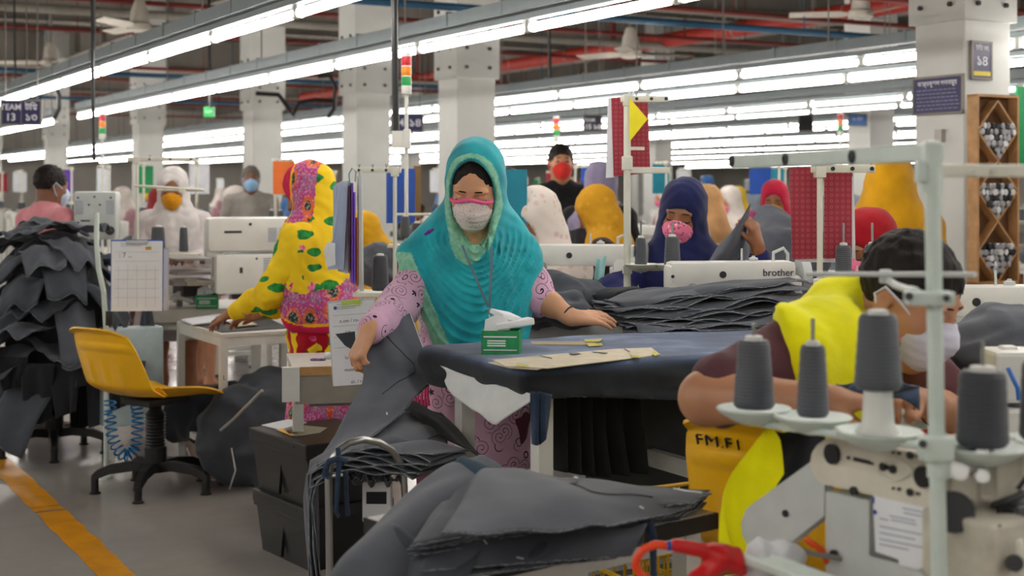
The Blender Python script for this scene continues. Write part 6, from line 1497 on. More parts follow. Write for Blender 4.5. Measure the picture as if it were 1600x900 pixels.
# frame legs and yellow baskets seen under the covered table
fr = thing('steel_stand', 'white steel stand with a blue slab between the covered table and the lettered yellow chair', 'stand', Vector((at(1075, 700, 3.9).x+.12, 3.98, 0)), TH); o0 = fr.location; Ri = RZ(-TH)
for x, y in ((0, 0), (.0, .4), (.32, .1)): MB().box((x, y, .4), (.038, .038, .8)).build('leg', M_leg, fr, smooth=False)
MB().box((.12, .0, .62), (.36, .03, .05)).box((0, .2, .56), (.03, .4, .05)).box((0, .2, .3), (.03, .4, .04)).build('rails', M_leg, fr, smooth=False); MB().box((.2, .12, .815), (.5, .36, .03)).build('slab', mat('blue_slab', '#234d6b', .6), fr, smooth=False)
def wire_basket(p, label, w=.3, d=.22, h=.16, rz=TH):
    o = thing('wire_basket', label, 'basket', p, rz); M_ = mat('yellow_wire', '#d5a90d', .4)
    b = MB(); n = 11
    for i in range(n):
        x = -w/2+w*i/(n-1); b.cone((x, -d/2, 0), (x, -d/2, h), .003, n=5); b.cone((x, d/2, 0), (x, d/2, h), .003, n=5); b.cone((x, -d/2, 0), (x, d/2, 0), .003, n=5)
    for i in range(8):
        y = -d/2+d*i/7; b.cone((-w/2, y, 0), (-w/2, y, h), .003, n=5); b.cone((w/2, y, 0), (w/2, y, h), .003, n=5)
    for i in range(5):
        z = h*i/4; b.tube([(-w/2, -d/2, z), (w/2, -d/2, z), (w/2, d/2, z), (-w/2, d/2, z)], .003 if i < 4 else .006, 5, True)
    b.build('wire_mesh', M_, o, smooth=False); return o
wire_basket(Vector((at(1112, 800, 3.55).x, 3.6, .38)), 'yellow wire basket hung low behind the lettered yellow chair', .34, .26, .22); wire_basket(Vector((at(1055, 860, 3.35).x, 3.4, .26)), 'yellow wire basket on the floor behind the leg of the low front table', .3, .24, .2)
b = MB(); b.box((0, 0, 0), (.06, .05, .05)); bpy.data.meshes.remove(b.mesh('tmp'))
tag(MB().box(Vector((at(1090, 790, 3.6).x, 3.6, .19)), (.42, .34, .38), RZ(TH)).build('floor_platform', mat('grey_platform', '#5c5d5c', .7), None, smooth=False), 'grey platform under the yellow wire baskets', 'platform')
tag(MB().lathe([(.1, 0), (.115, .11), (.11, .12)], Vector((at(1040, 865, 3.2).x, 3.15, 0)), n=20).build('yellow_bin', M_yel, None), 'round yellow bin on the floor behind the low front table leg', 'bin')
tag(MB().box(Vector((at(1055, 860, 3.35).x, 3.4, .125)), (.3, .24, .25), RZ(TH)).build('floor_crate', mat('grey_platform', '#5c5d5c', .7), None, smooth=False), 'grey box carrying the lower yellow wire basket', 'box')
# ---- stand with the red board and yellow triangle
def bgboard_mat():
    k = NT('maroon_dotted_board'); k.b.inputs['Roughness'].default_value = .55
    vo = k.n('ShaderNodeTexVoronoi'); vo.inputs['Scale'].default_value = 62; vo.inputs['Randomness'].default_value = 0; k.l(k.mapping((1, .001, 1)), vo.inputs['Vector'])
    ring = k.math('LESS_THAN', k.math('ABSOLUTE', k.math('SUBTRACT', vo.outputs['Distance'], .22)), .06); k.color(k.mix(k.math('MULTIPLY', ring, .45), k.ramp(k.noise(5, 2), [(.3, '#8d1f30'), (.7, '#a12a3c')]), '#c9717a')); return k.m
M_mar = bgboard_mat()
ts = thread_stand(at(980, 470, 4.9), at(980, 150, 4.9).z, at(980, 415, 4.9).z, at(980, 500, 4.9).z, 'tall cream thread stand carrying the red board with yellow triangle', .04, cones=((.045, -.02), (.15, -.05)), arm=.16, r=.0125)
MB().box((.07, 0, at(980, 266, 4.9).z-ts.location.z), (.16, .018, .022), bev=.003).box((.0, 0, at(980, 255, 4.9).z-ts.location.z), (.036, .03, .05), bev=.004).box((.035, 0, at(980, 232, 4.9).z-ts.location.z), (.05, .012, .012)).build('middle_arm', M_cream, ts, smooth=False)
rb = thing('red_board', 'red dotted board with a white backing sheet behind the yellow triangle', 'board', at(984, 275, 4.97)); q = lambda *a: at(*a)-rb.location
MB().prism([(q(955, 0, 4.97).x, q(0, 153, 4.97).z), (q(1012, 0, 4.97).x, q(0, 149, 4.97).z), (q(1016, 0, 4.97).x, q(0, 270, 4.97).z), (q(959, 0, 4.97).x, q(0, 276, 4.97).z)], .006, Matrix(((1, 0, 0, 0), (0, 0, 1, 0), (0, 1, 0, 0), (0, 0, 0, 1)))).build('board', M_mar, rb, smooth=False)
MB().prism([(q(950, 0, 4.97).x, q(0, 154, 4.97).z), (q(960, 0, 4.97).x, q(0, 153, 4.97).z), (q(961, 0, 4.97).x, q(0, 277, 4.97).z), (q(947, 0, 4.97).x, q(0, 278, 4.97).z)], .004, Matrix(((1, 0, 0, 0), (0, 0, 1, .008), (0, 1, 0, 0), (0, 0, 0, 1)))).build('white_backing', M_paper, rb, smooth=False)
yt = thing('yellow_flag', 'yellow triangular card clipped to the tall cream thread stand', 'flag', at(984, 152, 4.86)); q = lambda *a: at(*a)-yt.location
MB().prism([(q(984, 0, 4.86).x, q(0, 153, 4.86).z), (q(1012, 0, 4.86).x, q(0, 186, 4.86).z), (q(984, 0, 4.86).x, q(0, 221, 4.86).z)], .003, Matrix(((1, 0, 0, 0), (0, 0, 1, 0), (0, 1, 0, 0), (0, 0, 0, 1)))).build('triangle', mat('lemon_card', '#f2e21a', .6), yt, smooth=False)
MB().box(q(983, 147, 4.86), (.008, .012, .02)).box(q(990, 145, 4.86), (.004, .01, .022), RY(.3)).build('clip', M_wht, yt, smooth=False)
c_ = lambda dx, dy: Vector((ts.location.x+dx*cos(.04)-dy*sin(.04), ts.location.y+dx*sin(.04)+dy*cos(.04), at(980, 415, 4.9).z-.0005))
thread_cone(c_(.045, -.02), .098, .021, .0175, 'slim grey thread cone beside the post of the tall cream stand'); thread_cone(c_(.15, -.05), .103, .0285, .0235, 'stout grey thread cone in front of the navy-scarfed woman')
# ---- stand with the two red boards
t2 = thread_stand(at(1281, 490, 3.9), at(1281, 258, 3.9).z, at(1281, 436, 3.9).z, at(1281, 560, 3.9).z, 'cream thread stand with two red boards left of the man in lemon vest', .03, cones=((.066, .0), (.155, .03)), arm=.17, r=.0085)
rb = thing('red_board', 'pair of large red patterned boards hung on the stand left of the bowed man', 'board', at(1281, 404, 3.95)); q = lambda *a: at(*a)-rb.location
M3 = Matrix(((1, 0, 0, 0), (0, 0, 1, 0), (0, 1, 0, 0), (0, 0, 0, 1)))
def brd(pts, d, m, name, off=0, th=.005): MB().prism([(q(x, 0, d).x, q(0, y, d).z) for x, y in pts], th, Matrix.Translation((0, off, 0)) @ M3).build(name, m, rb, smooth=False)
brd([(1234, 263), (1279, 260), (1279, 404), (1238, 405)], 3.95, M_mar, 'left_board'); brd([(1288, 262), (1331, 264), (1331, 403), (1288, 404)], 3.95, M_mar, 'right_board'); brd([(1240, 404), (1306, 403), (1306, 410), (1250, 409)], 3.97, M_paper, 'white_backing', .01); brd([(1331, 276), (1334, 276), (1337, 405), (1331, 405)], 3.96, M_paper, 'white_edge', .01)
c_ = lambda dx, dy: Vector((t2.location.x+dx, t2.location.y+dy, at(1281, 436, 3.9).z-.0005))
thread_cone(c_(.066, .002), .094, .024, .02, 'grey thread cone just right of the post with two red boards'); thread_cone(c_(.155, .035), .094, .026, .021, 'grey thread cone half hidden by the bowed black-haired head')
# ---- machines and their tables in the middle right
def station(p, rz, label_t, label_m, logo=None, h=.80, w=1.0, d=.5, s=1.0, mrz=0):
    p = Vector(p); t = work_table(Vector((p.x, p.y, 0)), rz, w, d, h, label_t, th=.03); return sewing_head(Vector((p.x, p.y, h)), rz+mrz, label_m, logo=logo, s=s)
mh = .80
m1 = station(at(1150, 0, 4.75), .12, 'white machine table in front of the navy-scarfed woman', 'white sewing machine in front of the navy-scarfed woman', 'brother', at(1150, 541, 4.75).z, .86, .44, 1.0)
m2 = station(at(915, 0, 5.35), -.15, 'white machine table in front of the cream-scarfed woman', 'white sewing machine in front of the cream-scarfed woman', None, at(912, 494, 5.35).z, .8, .46, .95)
tag(cloth('pale_cloth', 'pale cyan face mask hung on the sewing machine of the cream-scarfed woman', 'mask', lambda u, v: at(932+15*u-4*v, 402+34*v+3*sin(u*5), 5.08+.012*sin(u*6)), 10, 12, .002, mat('cyan_cloth', '#a7d8d8', .9)), None)
m3 = station(at(1545, 0, 3.75), .1, 'white machine table at the right edge behind the bowed man', 'long white sewing machine at the right edge behind the bowed man', None, at(1545, 606, 3.75).z, .7, .5, .95)
MB().box((.0, -.056, .1), (.03, .002, .03)).build('yellow_sticker', M_yel, m3, smooth=False)
heap('denim_heap', 'grey denim heap at the right edge beside the yellow vest', 'denim', at(1575, 612, 3.2)-Z*.02, (.2, .16, .22), M_denim, 12, .03, 15, .01)
tag(MB().box(at(1590, 640, 3.2), (.44, .4, .05), RZ(.1)).box(at(1590, 640, 3.2)-Z*.4, (.3, .3, .78), RZ(.1)).build('side_cabinet', M_leg, None, smooth=False), 'white cabinet under the denim heap at the right edge', 'cabinet')
tag(MB().box(at(1590, 585, 2.75), (.12, .1, .1), bev=.01).box(at(1575, 560, 2.75), (.03, .03, .05), bev=.004).build('motor_unit', M_mach, None, smooth=False), 'small white motor unit behind the right dark thread cone', 'machine part')
tag(MB().tube([at(1575, 575, 2.68), at(1583, 592, 2.67), at(1590, 606, 2.67), at(1592, 625, 2.67)], .0042, 8).build('blue_tube', mat('blue_tubing', '#1c6fd0', .4), None), 'blue air tube beside the small white motor unit', 'tube')
heap('denim_heap', 'large heap of grey denim behind the two red boards', 'denim', at(1210, 455, 6.2)-Z*.05, (.2, .3, .42), M_denim, 15, .04, 12, .014)
heap('denim_heap', 'grey denim heap between the cream-scarfed woman and the pile under the hand', 'denim', at(880, 478, 5.0)-Z*.02, (.2, .14, .11), M_denimb, 21, .03, 15, .012)
heap('denim_heap', 'dark denim lying on the machine table in front of the navy-scarfed woman', 'denim', at(1020, 470, 4.85)-Z*.02, (.22, .12, .06), M_denimd, 23, .02, 15, .012)
for x, y, w, h_, d, lb in ((880, 560, .5, .4, 5.0, 'white cabinet under the denim heap behind the bangled arm'), (1030, 520, .3, .3, 4.95, 'white cabinet behind the pile on the covered table')):
    z1 = EYE-(478-HY)*d/F-.02 if x == 880 else EYE-(470-HY)*d/F-.02
    tag(MB().box((at(x, 0, d).x, d, z1/2), (w, h_, z1), RZ(.1), .004).build('side_cabinet', M_leg, None, smooth=False), lb, 'cabinet')
# ---- people in the middle right
def woman(label, px, d, rz, scarf, top, mask, skin='b', ph=.3, z=1.36, hs=1.0, yaw=0, roll=0, h=.011, sit=True, arms=None, sw=.15, trim=None, under=None, open_=(.06, .088), eyes=True, drop=.98, fold=.005, dress=None, extra=None, lean=0):
    wl = at(px, HY, d); wl.z = 0; dz = z-1.43
    p = Person(label, wl, rz, 1.0, skin, h, head=(0, -.05-lean, z), rot=(ph, roll, yaw), sit=False, hs=hs)
    p.sh = [Vector((-sw, 0-lean*.7, 1.235+dz)), Vector((sw, -lean*.7, 1.235+dz))]; p.head(); lo = min(0, dz)
    p.torso(waist=(0, .02, .98+dz), hips=(0, .04, .83+dz), chest=(0, -lean*.4, 1.12+dz)); p.sit = sit; p.legs()
    a = arms or [((-.2, -.1, 1.0+dz), (-.1, -.3, .98+dz)), ((.2, -.1, 1.0+dz), (.1, -.3, .98+dz))]
    for i in (0, 1): p.arm(i, *[Vector(q_) for q_ in a[i][:2]], **(a[i][2] if len(a[i]) > 2 else {}))
    p.build(); p.top('dress', dress or top, sleeve=(1.75, 1.75), skirt=(.3 if sit else .45), skirt_r=(.19, .24) if sit else (.17, .2)); p.hood(scarf, drop=drop+dz, fold=fold, open_=open_, extra=(lambda S: extra(S, p)) if extra else None)
    if mask: p.mask(mask, trim)
    if eyes: p.eyes(True)
    return p
M_navy = fabric('navy_scarf_cloth', '#1d2352', .85); M_lilac = fabric('lavender_scarf_cloth', '#8f86a2', .9); M_gold = fabric('gold_scarf_cloth', '#c9930f', .9); M_creamc = None
def print_mat(name, bg, cols, sc=16, th=.3):
    k = NT(name); k.b.inputs['Roughness'].default_value = .88; c = bg
    for i, q_ in enumerate(cols):
        v1 = k.n('ShaderNodeTexVoronoi'); v1.inputs['Scale'].default_value = sc*(1+.3*i); k.l(k.mapping((1, 1, 1), (i, .5*i, 0), (i*3.1, 0, 0)), v1.inputs['Vector']); s1 = k.n('ShaderNodeSeparateColor'); k.l(v1.outputs['Color'], s1.inputs[0])
        c = k.mix(k.math('MULTIPLY', k.math('LESS_THAN', v1.outputs['Distance'], th), k.math('GREATER_THAN', s1.outputs[0], .5)), c, q_)
    k.color(c); return k.m
M_creamp = print_mat('cream_pink_print', '#e3d8cf', ['#dbbfbd', '#dac8b4'], 26, .3); M_pmask = print_mat('pink_striped_mask', '#e8799a', ['#f3c3d0', '#8e5a6c'], 60, .35); M_goldp = print_mat('gold_patterned_scarf', '#c58f10', ['#cf9a22', '#bd8709'], 26, .35)
navy_arms = [((-.25, -.12, 1.0), (-.16, -.36, .93)), ((.3, -.05, .93), (.27, -.24, 1.06), dict(fdir=(-.3, -.3, 1), back=(.6, -.6, .2), pose='grip'))]
pn = woman('woman in navy blue headscarf and pink mask holding up a denim piece', 1066, 5.35, -.12, M_navy, fabric('navy_dress', '#23265c', .9), M_pmask, 'b', .35, 1.285, 1.0, -.15, .16, .009, arms=[((-.26, -.1, .99), (-.13, -.34, .93)), ((.3, -.1, .98), (.27, -.2, 1.175), dict(fdir=(-.2, -.3, 1), back=(.7, -.5, .2), pose='grip'))], open_=(.054, .07), drop=.98)
tag(cloth('denim_cloth', 'grey denim piece held up beside the navy-scarfed woman', 'denim piece', lambda u, v: at(1100+72*u+(1-u)*v*2-10*v*u, 420-100*u+(85*u)*v**1.1-4*sin(u*7), 5.08+.03*sin(u*6+v*4)), 24, 18, .003, M_denim), None)
woman('woman in cream printed headscarf sewing right of the turquoise woman', 862, 5.75, -.75, M_creamp, M_creamp, mat('pale_grey_mask', '#c6c2c8', .8), 'b', .55, 1.25, 1.0, -.1, 0, .010, lean=.05)
woman('woman in lavender headscarf turned away behind the red board', 935, 8.4, 2.6, M_lilac, fabric('black_dress', '#1a181b', .9), None, 'b', .3, 1.4, 1.05, eyes=False, sit=False, drop=.9, sw=.17)
woman('woman in gold patterned headscarf bending behind the tall cream stand', 970, 7.1, -1.9, M_goldp, fabric('dark_brown_dress', '#2a1a16', .9), None, 'b', .6, 1.26, 1.0, eyes=False, drop=.92, lean=.08)
woman('woman in peach headscarf seated far behind the navy-scarfed woman', 1113, 9.2, -2.3, fabric('peach_scarf_cloth', '#e3b27c', .9), M_creamp, None, 'b', .4, 1.27, 1.0, eyes=False)
woman('woman in long golden-yellow scarf standing with her back behind the two red boards', 1392, 6.3, 2.7, M_gold, M_gold, None, 'b', .2, 1.40, 1.05, eyes=False, sit=False, drop=.75, sw=.16, extra=lambda S, p: (S.cone((0, .04, 1.2), (0, .07, .8), .17, .2, .06, flat=((0, 1, 0), .7)), S.cone((0, .03, 1.4), (0, .06, 1.15), .1, .15, .06)))
woman('woman in crimson headscarf and pink spotted mask behind the stand with two red boards', 1366, 4.75, -.75, fabric('crimson_scarf_cloth', '#a3121f', .88), fabric('orange_crimson_dress', '#b5361d', .9), M_pmask, 'b', .45, 1.18, 1.0, -.2, 0, .010, open_=(.058, .08))
woman('woman in rose-red headscarf and mustard mask behind the denim heap', 1212, 9.0, -.3, fabric('rose_red_scarf', '#cc2347', .9), fabric('black_dress', '#1a181b', .9), M_orange, 'b', .3, 1.3, 1.0)
# man in the black t-shirt
wl = at(876, HY, 9.2); wl.z = 0; M_blk = fabric('black_tshirt_cloth', '#151518', .9)
p = Person('man in black T-shirt and red mask standing behind the cream-scarfed woman', wl, .1, 1.04, 'd', .012, head=(0, -.01, 1.485), build=1.05); p.sh = [Vector((-.18, .01, 1.28)), Vector((.18, .01, 1.28))]; p.head(); p.torso(); p.legs(); p.arm(0, (-.25, 0, 1.02), (-.24, -.08, .8)); p.arm(1, (.25, 0, 1.02), (.24, -.08, .8)); p.build(); p.top('black_tshirt', M_blk, sleeve=(.75, .75), skirt=.78, skirt_r=(.18, .18), neck=True); p.trousers(mat('navy_trousers', '#23283a', .9)); p.hair('man'); p.mask(fabric('red_mask_cloth', '#d7352f', .9)); p.eyes(False)
b = MB()
for i in range(3): b.box((.06, -.14, 1.2-.02*i), (.09-.02*i, .004, .008))
b.build('chest_print', M_paper, p.o, smooth=False)
# ================================================================ overhead services
M_redp = mat('red_sprinkler_pipe', '#6f1d14', .6, var=.08, vs=4); M_bluep = mat('blue_conduit', '#1b4c6b', .5, var=.05); M_greyp = mat('grey_conduit', '#88837b', .6)
def pipe_b(v, z, r, m, label, nub=True, u0=-5.5, u1=33, name='sprinkler_pipe'):
    o = thing(name, label, 'pipe', uv(0, v, z), TH); MB().cone((u0, 0, 0), (u1, 0, 0), r, n=10).build('pipe', m, o)
    b = MB(); n = 0
    u = u0+1
    while u < min(u1, 20):
        if nub: b.cone((u, 0, 0), (u, 0, r+.16), r*.55, n=8).cone((u, 0, r+.16), (u, 0, r+.2), r*.9, n=8)
        b.cone((u+.9, 0, 0), (u+.9, 0, CZ-z), .006, n=5); u += 2.4
    b.build('risers_and_hangers', m, o, smooth=False); return o
od = ['first', 'second', 'third', 'fourth', 'fifth', 'sixth', 'seventh', 'eighth', 'ninth']
for i, (v, z) in enumerate(((8.2, 2.62), (10.6, 2.8), (13.4, 2.9), (16.5, 2.95), (19.5, 2.8), (23, 2.9), (27, 2.9), (31, 3.0), (36, 3.0))):
    pipe_b(v, z+.25, .024, M_redp, od[i]+' thin red sprinkler pipe crossing under the ceiling, counted from the front')
for i, (v, z) in enumerate(((9.6, 3.02), (18.2, 3.1), (25, 3.2))):
    pipe_b(v, z-.25, .03, M_bluep, od[i]+' blue conduit crossing under the ceiling, counted from the front', False, name='conduit')
for i, (v, z) in enumerate(((9.0, 3.35), (12.2, 3.4), (15.5, 3.4), (21.5, 3.3))):
    pipe_b(v, z-.1, .05, M_greyp, od[i]+' grey-white conduit crossing under the ceiling, counted from the front', False, name='conduit')
# the thick red main, running with the light rows
um = 12.8*cos(TH); o = thing('water_main', 'thick red water main running diagonally under the ceiling at the upper right', 'pipe', uv(um, 15, 3.38), Q)
MB().cone((-14, 0, 0), (14, 0, 0), .1, n=16).build('pipe', mat('red_main_paint', '#9c2416', .55), o)
b = MB()
for x in range(-13, 14, 2): b.tube([(x, .1*cos(t*.7), .1*sin(t*.7)) for t in range(9)], .012, 6, True); b.cone((x, 0, .1), (x, 0, .9), .008, n=6)
b.build('hanger_rings', M_greyp, o); b = MB()
for x in (-5.2, 1.8, 8.2): b.cone((x, 0, .05), (x, 0, .45), .045, n=10).cone((x, 0, .45), (x, .0, .5), .07, n=10)
b.build('branches', M_redp, o)
# ceiling fans
def fan(p, label, rz=0):
    o = thing('ceiling_fan', label, 'fan', p, rz); h = CZ-p.z
    MB().cone((0, 0, 0), (0, 0, h), .014, n=8).build('rod', M_greyp, o); M_ = mat('fan_enamel', '#bdb7ab', .5)
    MB().lathe([(.04, .22), (.075, .12), (.085, .02), (.11, 0), (.11, -.05), (.06, -.07), (.01, -.075)], n=18).build('motor', M_, o)
    for i in range(3):
        a = i*2*pi/3; d = Vector((cos(a), sin(a), 0)); s = Vector((-sin(a), cos(a), 0)); w = .06
        MB().rings([[d*r+s*w*k*.9+Z*(-.02+.02*k*q), d*r-s*w*k*.9+Z*(-.02-.02*k*q), d*r-s*w*k*.9+Z*(-.024-.02*k*q), d*r+s*w*k*.9+Z*(-.024+.02*k*q)] for r, k, q in ((.1, .5, 1), (.2, 1, 1), (.62, 1.15, .6))]).build('blade', M_, o, smooth=False)
fan(at(985, 80, 13.2), 'ceiling fan hanging above the red board with yellow triangle', .3); fan(at(1345, 18, 12.4), 'ceiling fan hanging left of the near right column', .9); fan(at(218, 38, 12.5), 'ceiling fan above the nearest light row, upper left', .2); fan(at(78, 95, 17), 'ceiling fan hanging far back at the upper left', 1.1)
# hanging black cables
def cable(pts, r, label): tag(MB().tube(pts, r, 8).build('black_cable', M_black, None), label, 'cable')
def drop(px, d, y1, label, r=.012): cable([Vector((at(px, 0, d).x, d, CZ-.01)), at(px, -40, d), at(px+1, (y1)*.5, d), at(px+3, y1, d)], r, label)
drop(144, 8.6, 250, 'long black cable dropping in front of the light rows at the left', .011); drop(616, 6.2, 206, 'thick black cable dropping to the signal light tower', .016); drop(326, 12, 168, 'black cable dropping to the green exit sign at the left', .012); drop(858, 14, 150, 'thin black cable dropping behind the second light row, upper middle', .012); drop(22, 14, 150, 'thin black cable dropping beyond the navy line-number sign', .01)
cable([at(400, 146, 14), at(435, 148, 14), at(448, 165, 14), at(458, 180, 14), at(468, 160, 14), at(492, 156, 14), at(523, 158, 14)], .022, 'sagging black hose left of the first full column'); cable([at(497, 120, 14), at(515, 118, 14), at(524, 135, 14), at(522, 170, 14), at(512, 184, 14)], .02, 'black hose looping beside the first full column'); cable([at(88, 140, 12), at(92, 150, 12), at(92, 170, 12), at(84, 185, 12)], .022, 'black hose hooked under the nearest light row, far left')
# ------------------------------------------------ signs
def sign(p, w, h, label, n=(-.0, -1, 0), lines=(), board=M_sign, hang=True, frame=None, th=.012):
    R = face_R(n); o = thing('sign_board', label, 'sign', p); o.rotation_euler = R.to_euler()
    MB().box((0, 0, -th/2), (w, h, th)).build('board', board, o, smooth=False)
    b = MB()
    for sx in (-1, 1): b.box((sx*w/2, 0, -th/2), (.012, h+.012, th*1.4))
    for sy in (-1, 1): b.box((0, sy*h/2, -th/2), (w+.012, .012, th*1.4))
    b.build('frame', frame or M_greyp, o, smooth=False)
    for (t, sz, x, y, m) in lines: text('lettering', t, sz, m, (x*w, y*h, .0012), Matrix.Identity(3), o, depth=.001, bold=sz*.012)
    if hang:
        b = MB()
        for sx in (-1, 1): b.cone((sx*w*.4, h/2, -th/2), (sx*w*.4, CZ-p.z, -th/2), .005, n=5)
        b.build('hanger_wires', M_rod, o, smooth=False)
    return o
d = 10.2; s1 = sign(at(33, 176, d), .285, .175, 'navy sign reading TEAM 13 hanging at the far left', (.05, -1, 0), (('TEAM', .06, -.26, .22, M_sgw), ('13', .075, -.26, -.2, M_sgw), ('টিম', .06, .25, .22, M_sgw), ('১৩', .075, .25, -.2, M_sgw)))
MB().box((0, 0, .0015), (.004, .17, .001)).build('divider', M_greyp, s1, smooth=False)
sign(at(636, 192, 13.2), .3, .17, 'navy sign reading 14 hanging behind the signal light tower', (.05, -1, 0), (('14', .1, -.25, 0, M_sgw), ('১৪', .1, .25, 0, M_sgw)))
sign(at(926, 193, 15), .19, .18, 'dark navy sign hanging left of the red board with yellow triangle', (0, -1, 0), (('15', .07, -.25, -.2, M_sgw), ('১৫', .07, .25, -.2, M_sgw), ('TEAM', .05, -.2, .2, M_sgw)), mat('black_navy_sign', '#14152e', .5))
sign(at(1036, 191, 19), .26, .1, 'purple-grey sign hanging right of the yellow triangle', (0, -1, 0), (('16  ১৬', .07, 0, 0, M_sgw),), mat('purple_sign', '#4a3c7a', .5))
sign(at(1259, 192, 17), .17, .2, 'small black sign hanging over the far rows above the two red boards', (0, -1, 0), (), M_black)
# sign plates on the near right column
cu, cv = 6.08, 5.63
nB, nA = -B, -A
p_ = uv(cu-.18-.012, cv, EYE+150*7.55/2200)
sg = sign(at(1476, 144, 7.62), .36, .205, 'navy notice board with white Bengali heading on the near right column', -B, (('কার্যকুশল দলসমূহ', .036, 0, .32, M_sgw),), hang=False, frame=M_greyp)
sg.location = uv(cu-.18-.016, cv-.0, at(1476, 145, 7.6).z)
b = MB()
rr = random.Random(2)
for i in range(6):
    x = -.15
    while x < .14: w_ = rr.uniform(.012, .035); b.box((x+w_/2, .03-.021*i, .0012), (w_, .005, .0006)); x += w_+.007
b.build('small_print', mat('faded_print', '#8d8bb0', .7), sg, smooth=False)
s4 = sign(at(1526, 92, 7.6), .15, .2, 'small navy plate with large white numeral and yellow strip on the near right column', -A, (('টিম নং', .034, 0, .33, M_sgw), ('১৪', .075, 0, -.02, M_sgw)), hang=False)
s4.location = uv(cu-.06, cv-.18-.016, at(1526, 92, 7.6).z); MB().box((0, -.072, .001), (.13, .024, .001)).build('yellow_strip', M_sgy, s4, smooth=False)
tag(MB().box(uv(cu-.195, cv-.02, at(1455, 210, 7.6).z), (.03, .05, .07), RZ(TH)).build('switch_box', mat('grey_switch', '#b3b0a8', .5), None, smooth=False), 'small switch box on the near right column below the notice board', 'switch')
s5 = sign(at(1340, 187, 15.6), .26, .13, 'white and blue notice fixed on the column behind the two red boards', -A, (('নোটিশ', .05, 0, .02, M_sgw),), mat('notice_blue', '#3f7fd0', .5), hang=False)
s5.location = at(1340, 187, 15.35)
# green exit signs
for x, y, d, lb in ((327, 175, 12.1, 'green exit sign hanging on a black cable at the left'), (820, 181, 19, 'green exit sign far back right of the turquoise headscarf'), (1172, 182, 21, 'green exit sign far back among the light rows at the right')):
    o = thing('exit_sign', lb, 'sign', at(x, y, d)); MB().box((0, 0, 0), (.09 if d < 15 else .15, .04, .09), bev=.005).build('housing', mat('exit_sign_green', '#15a04c', .4), o, smooth=False); text('lettering', 'EXIT', .03, M_sgw, (0, -.022, 0), face_R((0, -1, 0)), o)
# ------------------------------------------------ signal light towers
def tower(p, zb, r, label, stand=True):
    o = thing('signal_tower', label, 'signal light', p); 
    z = 0; h = r*1.75
    MB().cone((0, 0, zb-p.z), (0, 0, -h*.3), r*.38, n=12).build('pole', M_wht, o); MB().lathe([(r*.95, -h*.95), (r, -h*.9), (r, 0)], n=18).build('base', M_wht, o)
    for i, (n, c) in enumerate((('green_lens', '#1f9a4b'), ('amber_lens', '#f08a12'), ('red_lens', '#cf1f33'))):
        MB().lathe([(r*.94, z), (r, z+.004), (r, z+h-.004), (r*.94, z+h)], n=18).build(n, mat(n, c, .3), o); MB().lathe([(r*.97, z+h), (r*.97, z+h+.005)], n=18).build('ring', M_wht, o); z += h+.005
    MB().lathe([(r*.97, z), (r*.9, z+.012), (.003, z+.014)], n=18).build('cap', M_wht, o); return o
d = 6.2; tw = tower(at(635, 134, d), at(635, 480, d).z, .0225, 'tall signal light tower with red, amber and green lenses left of the turquoise headscarf')
MB().box(tw.matrix_basis.inverted() @ at(622, 218, d), (.055, .05, .075), bev=.006).box(tw.matrix_basis.inverted() @ at(636, 217, d), (.03, .045, .085), bev=.004).build('junction_box', M_wht, tw, smooth=False)
tower(at(160, 209, 11.5), .02, .027, 'small signal light tower far left behind the pink-shirted man'); tower(at(869, 212, 13.5), .02, .03, 'small signal light tower behind the man in black T-shirt'); tower(at(1313, 205, 14), .02, .03, 'small signal light tower above the two red boards')
# ------------------------------------------------ yarn rack by the near right column
rk = thing('yarn_rack', 'wooden diamond-lattice rack full of small spools on the near right column', 'rack', Vector((at(1552, 0, 7.42).x, 7.42, 0)), TH)
zb, zt_ = at(1550, 447, 7.4).z, at(1550, 150, 7.4).z; Wr = .3; M_pine = mat('pine_board', '#b58a5c', .6, var=.12, vs=18); M_plyd = mat('brown_ply_back', '#6d4a2c', .7, var=.1)
b = MB(); Hh = zt_-zb
b.box((-Wr/2, 0, (zb+zt_)/2), (.014, .07, Hh)).box((Wr/2, 0, (zb+zt_)/2), (.014, .07, Hh)).box((0, 0, zt_), (Wr+.014, .07, .014)).box((0, 0, zb), (Wr+.014, .07, .05)).build('rack_frame', M_pine, rk, smooth=False)
MB().box((0, .032, (zb+zt_)/2), (Wr, .01, Hh)).build('back_panel', M_plyd, rk, smooth=False)
b = MB(); nd = 3; ch = (Hh-.05)/nd
for i in range(nd):
    for sx in (-1, 1):
        for sy in (-1, 1):
            c = Vector((sx*Wr/4, -.005, zb+.025+ch*(i+.5)+sy*ch/4)); a = math.atan2(ch/2, Wr/2)*(1 if sx*sy < 0 else -1); b.box(c, (math.hypot(Wr/2, ch/2), 0.055, .011), RY(-a))
b.build('diamond_shelves', M_pine, rk, smooth=False)
for sx in (-1, 1):
    for y in (-.02, .02): MB().box((sx*Wr*.45, y, zb/2), (.03, .03, zb)).build('leg', M_pine, rk, smooth=False)
spm = MB().lathe([(.013, -.03), (.018, -.026), (.012, -.02), (.015, 0), (.012, .02), (.018, .026), (.013, .03)], d=(0, 1, 0), n=10).mesh('small_spool', True); M_sil = [mat('silver_spool', '#a9a9ad', .35, .4), mat('black_spool', '#1b1b1f', .5), mat('white_spool', '#d7d7da', .5)]
meshes = []
for m in M_sil: q_ = spm.copy(); q_.materials.append(m); meshes.append(q_)
rr = random.Random(5); k_ = 0
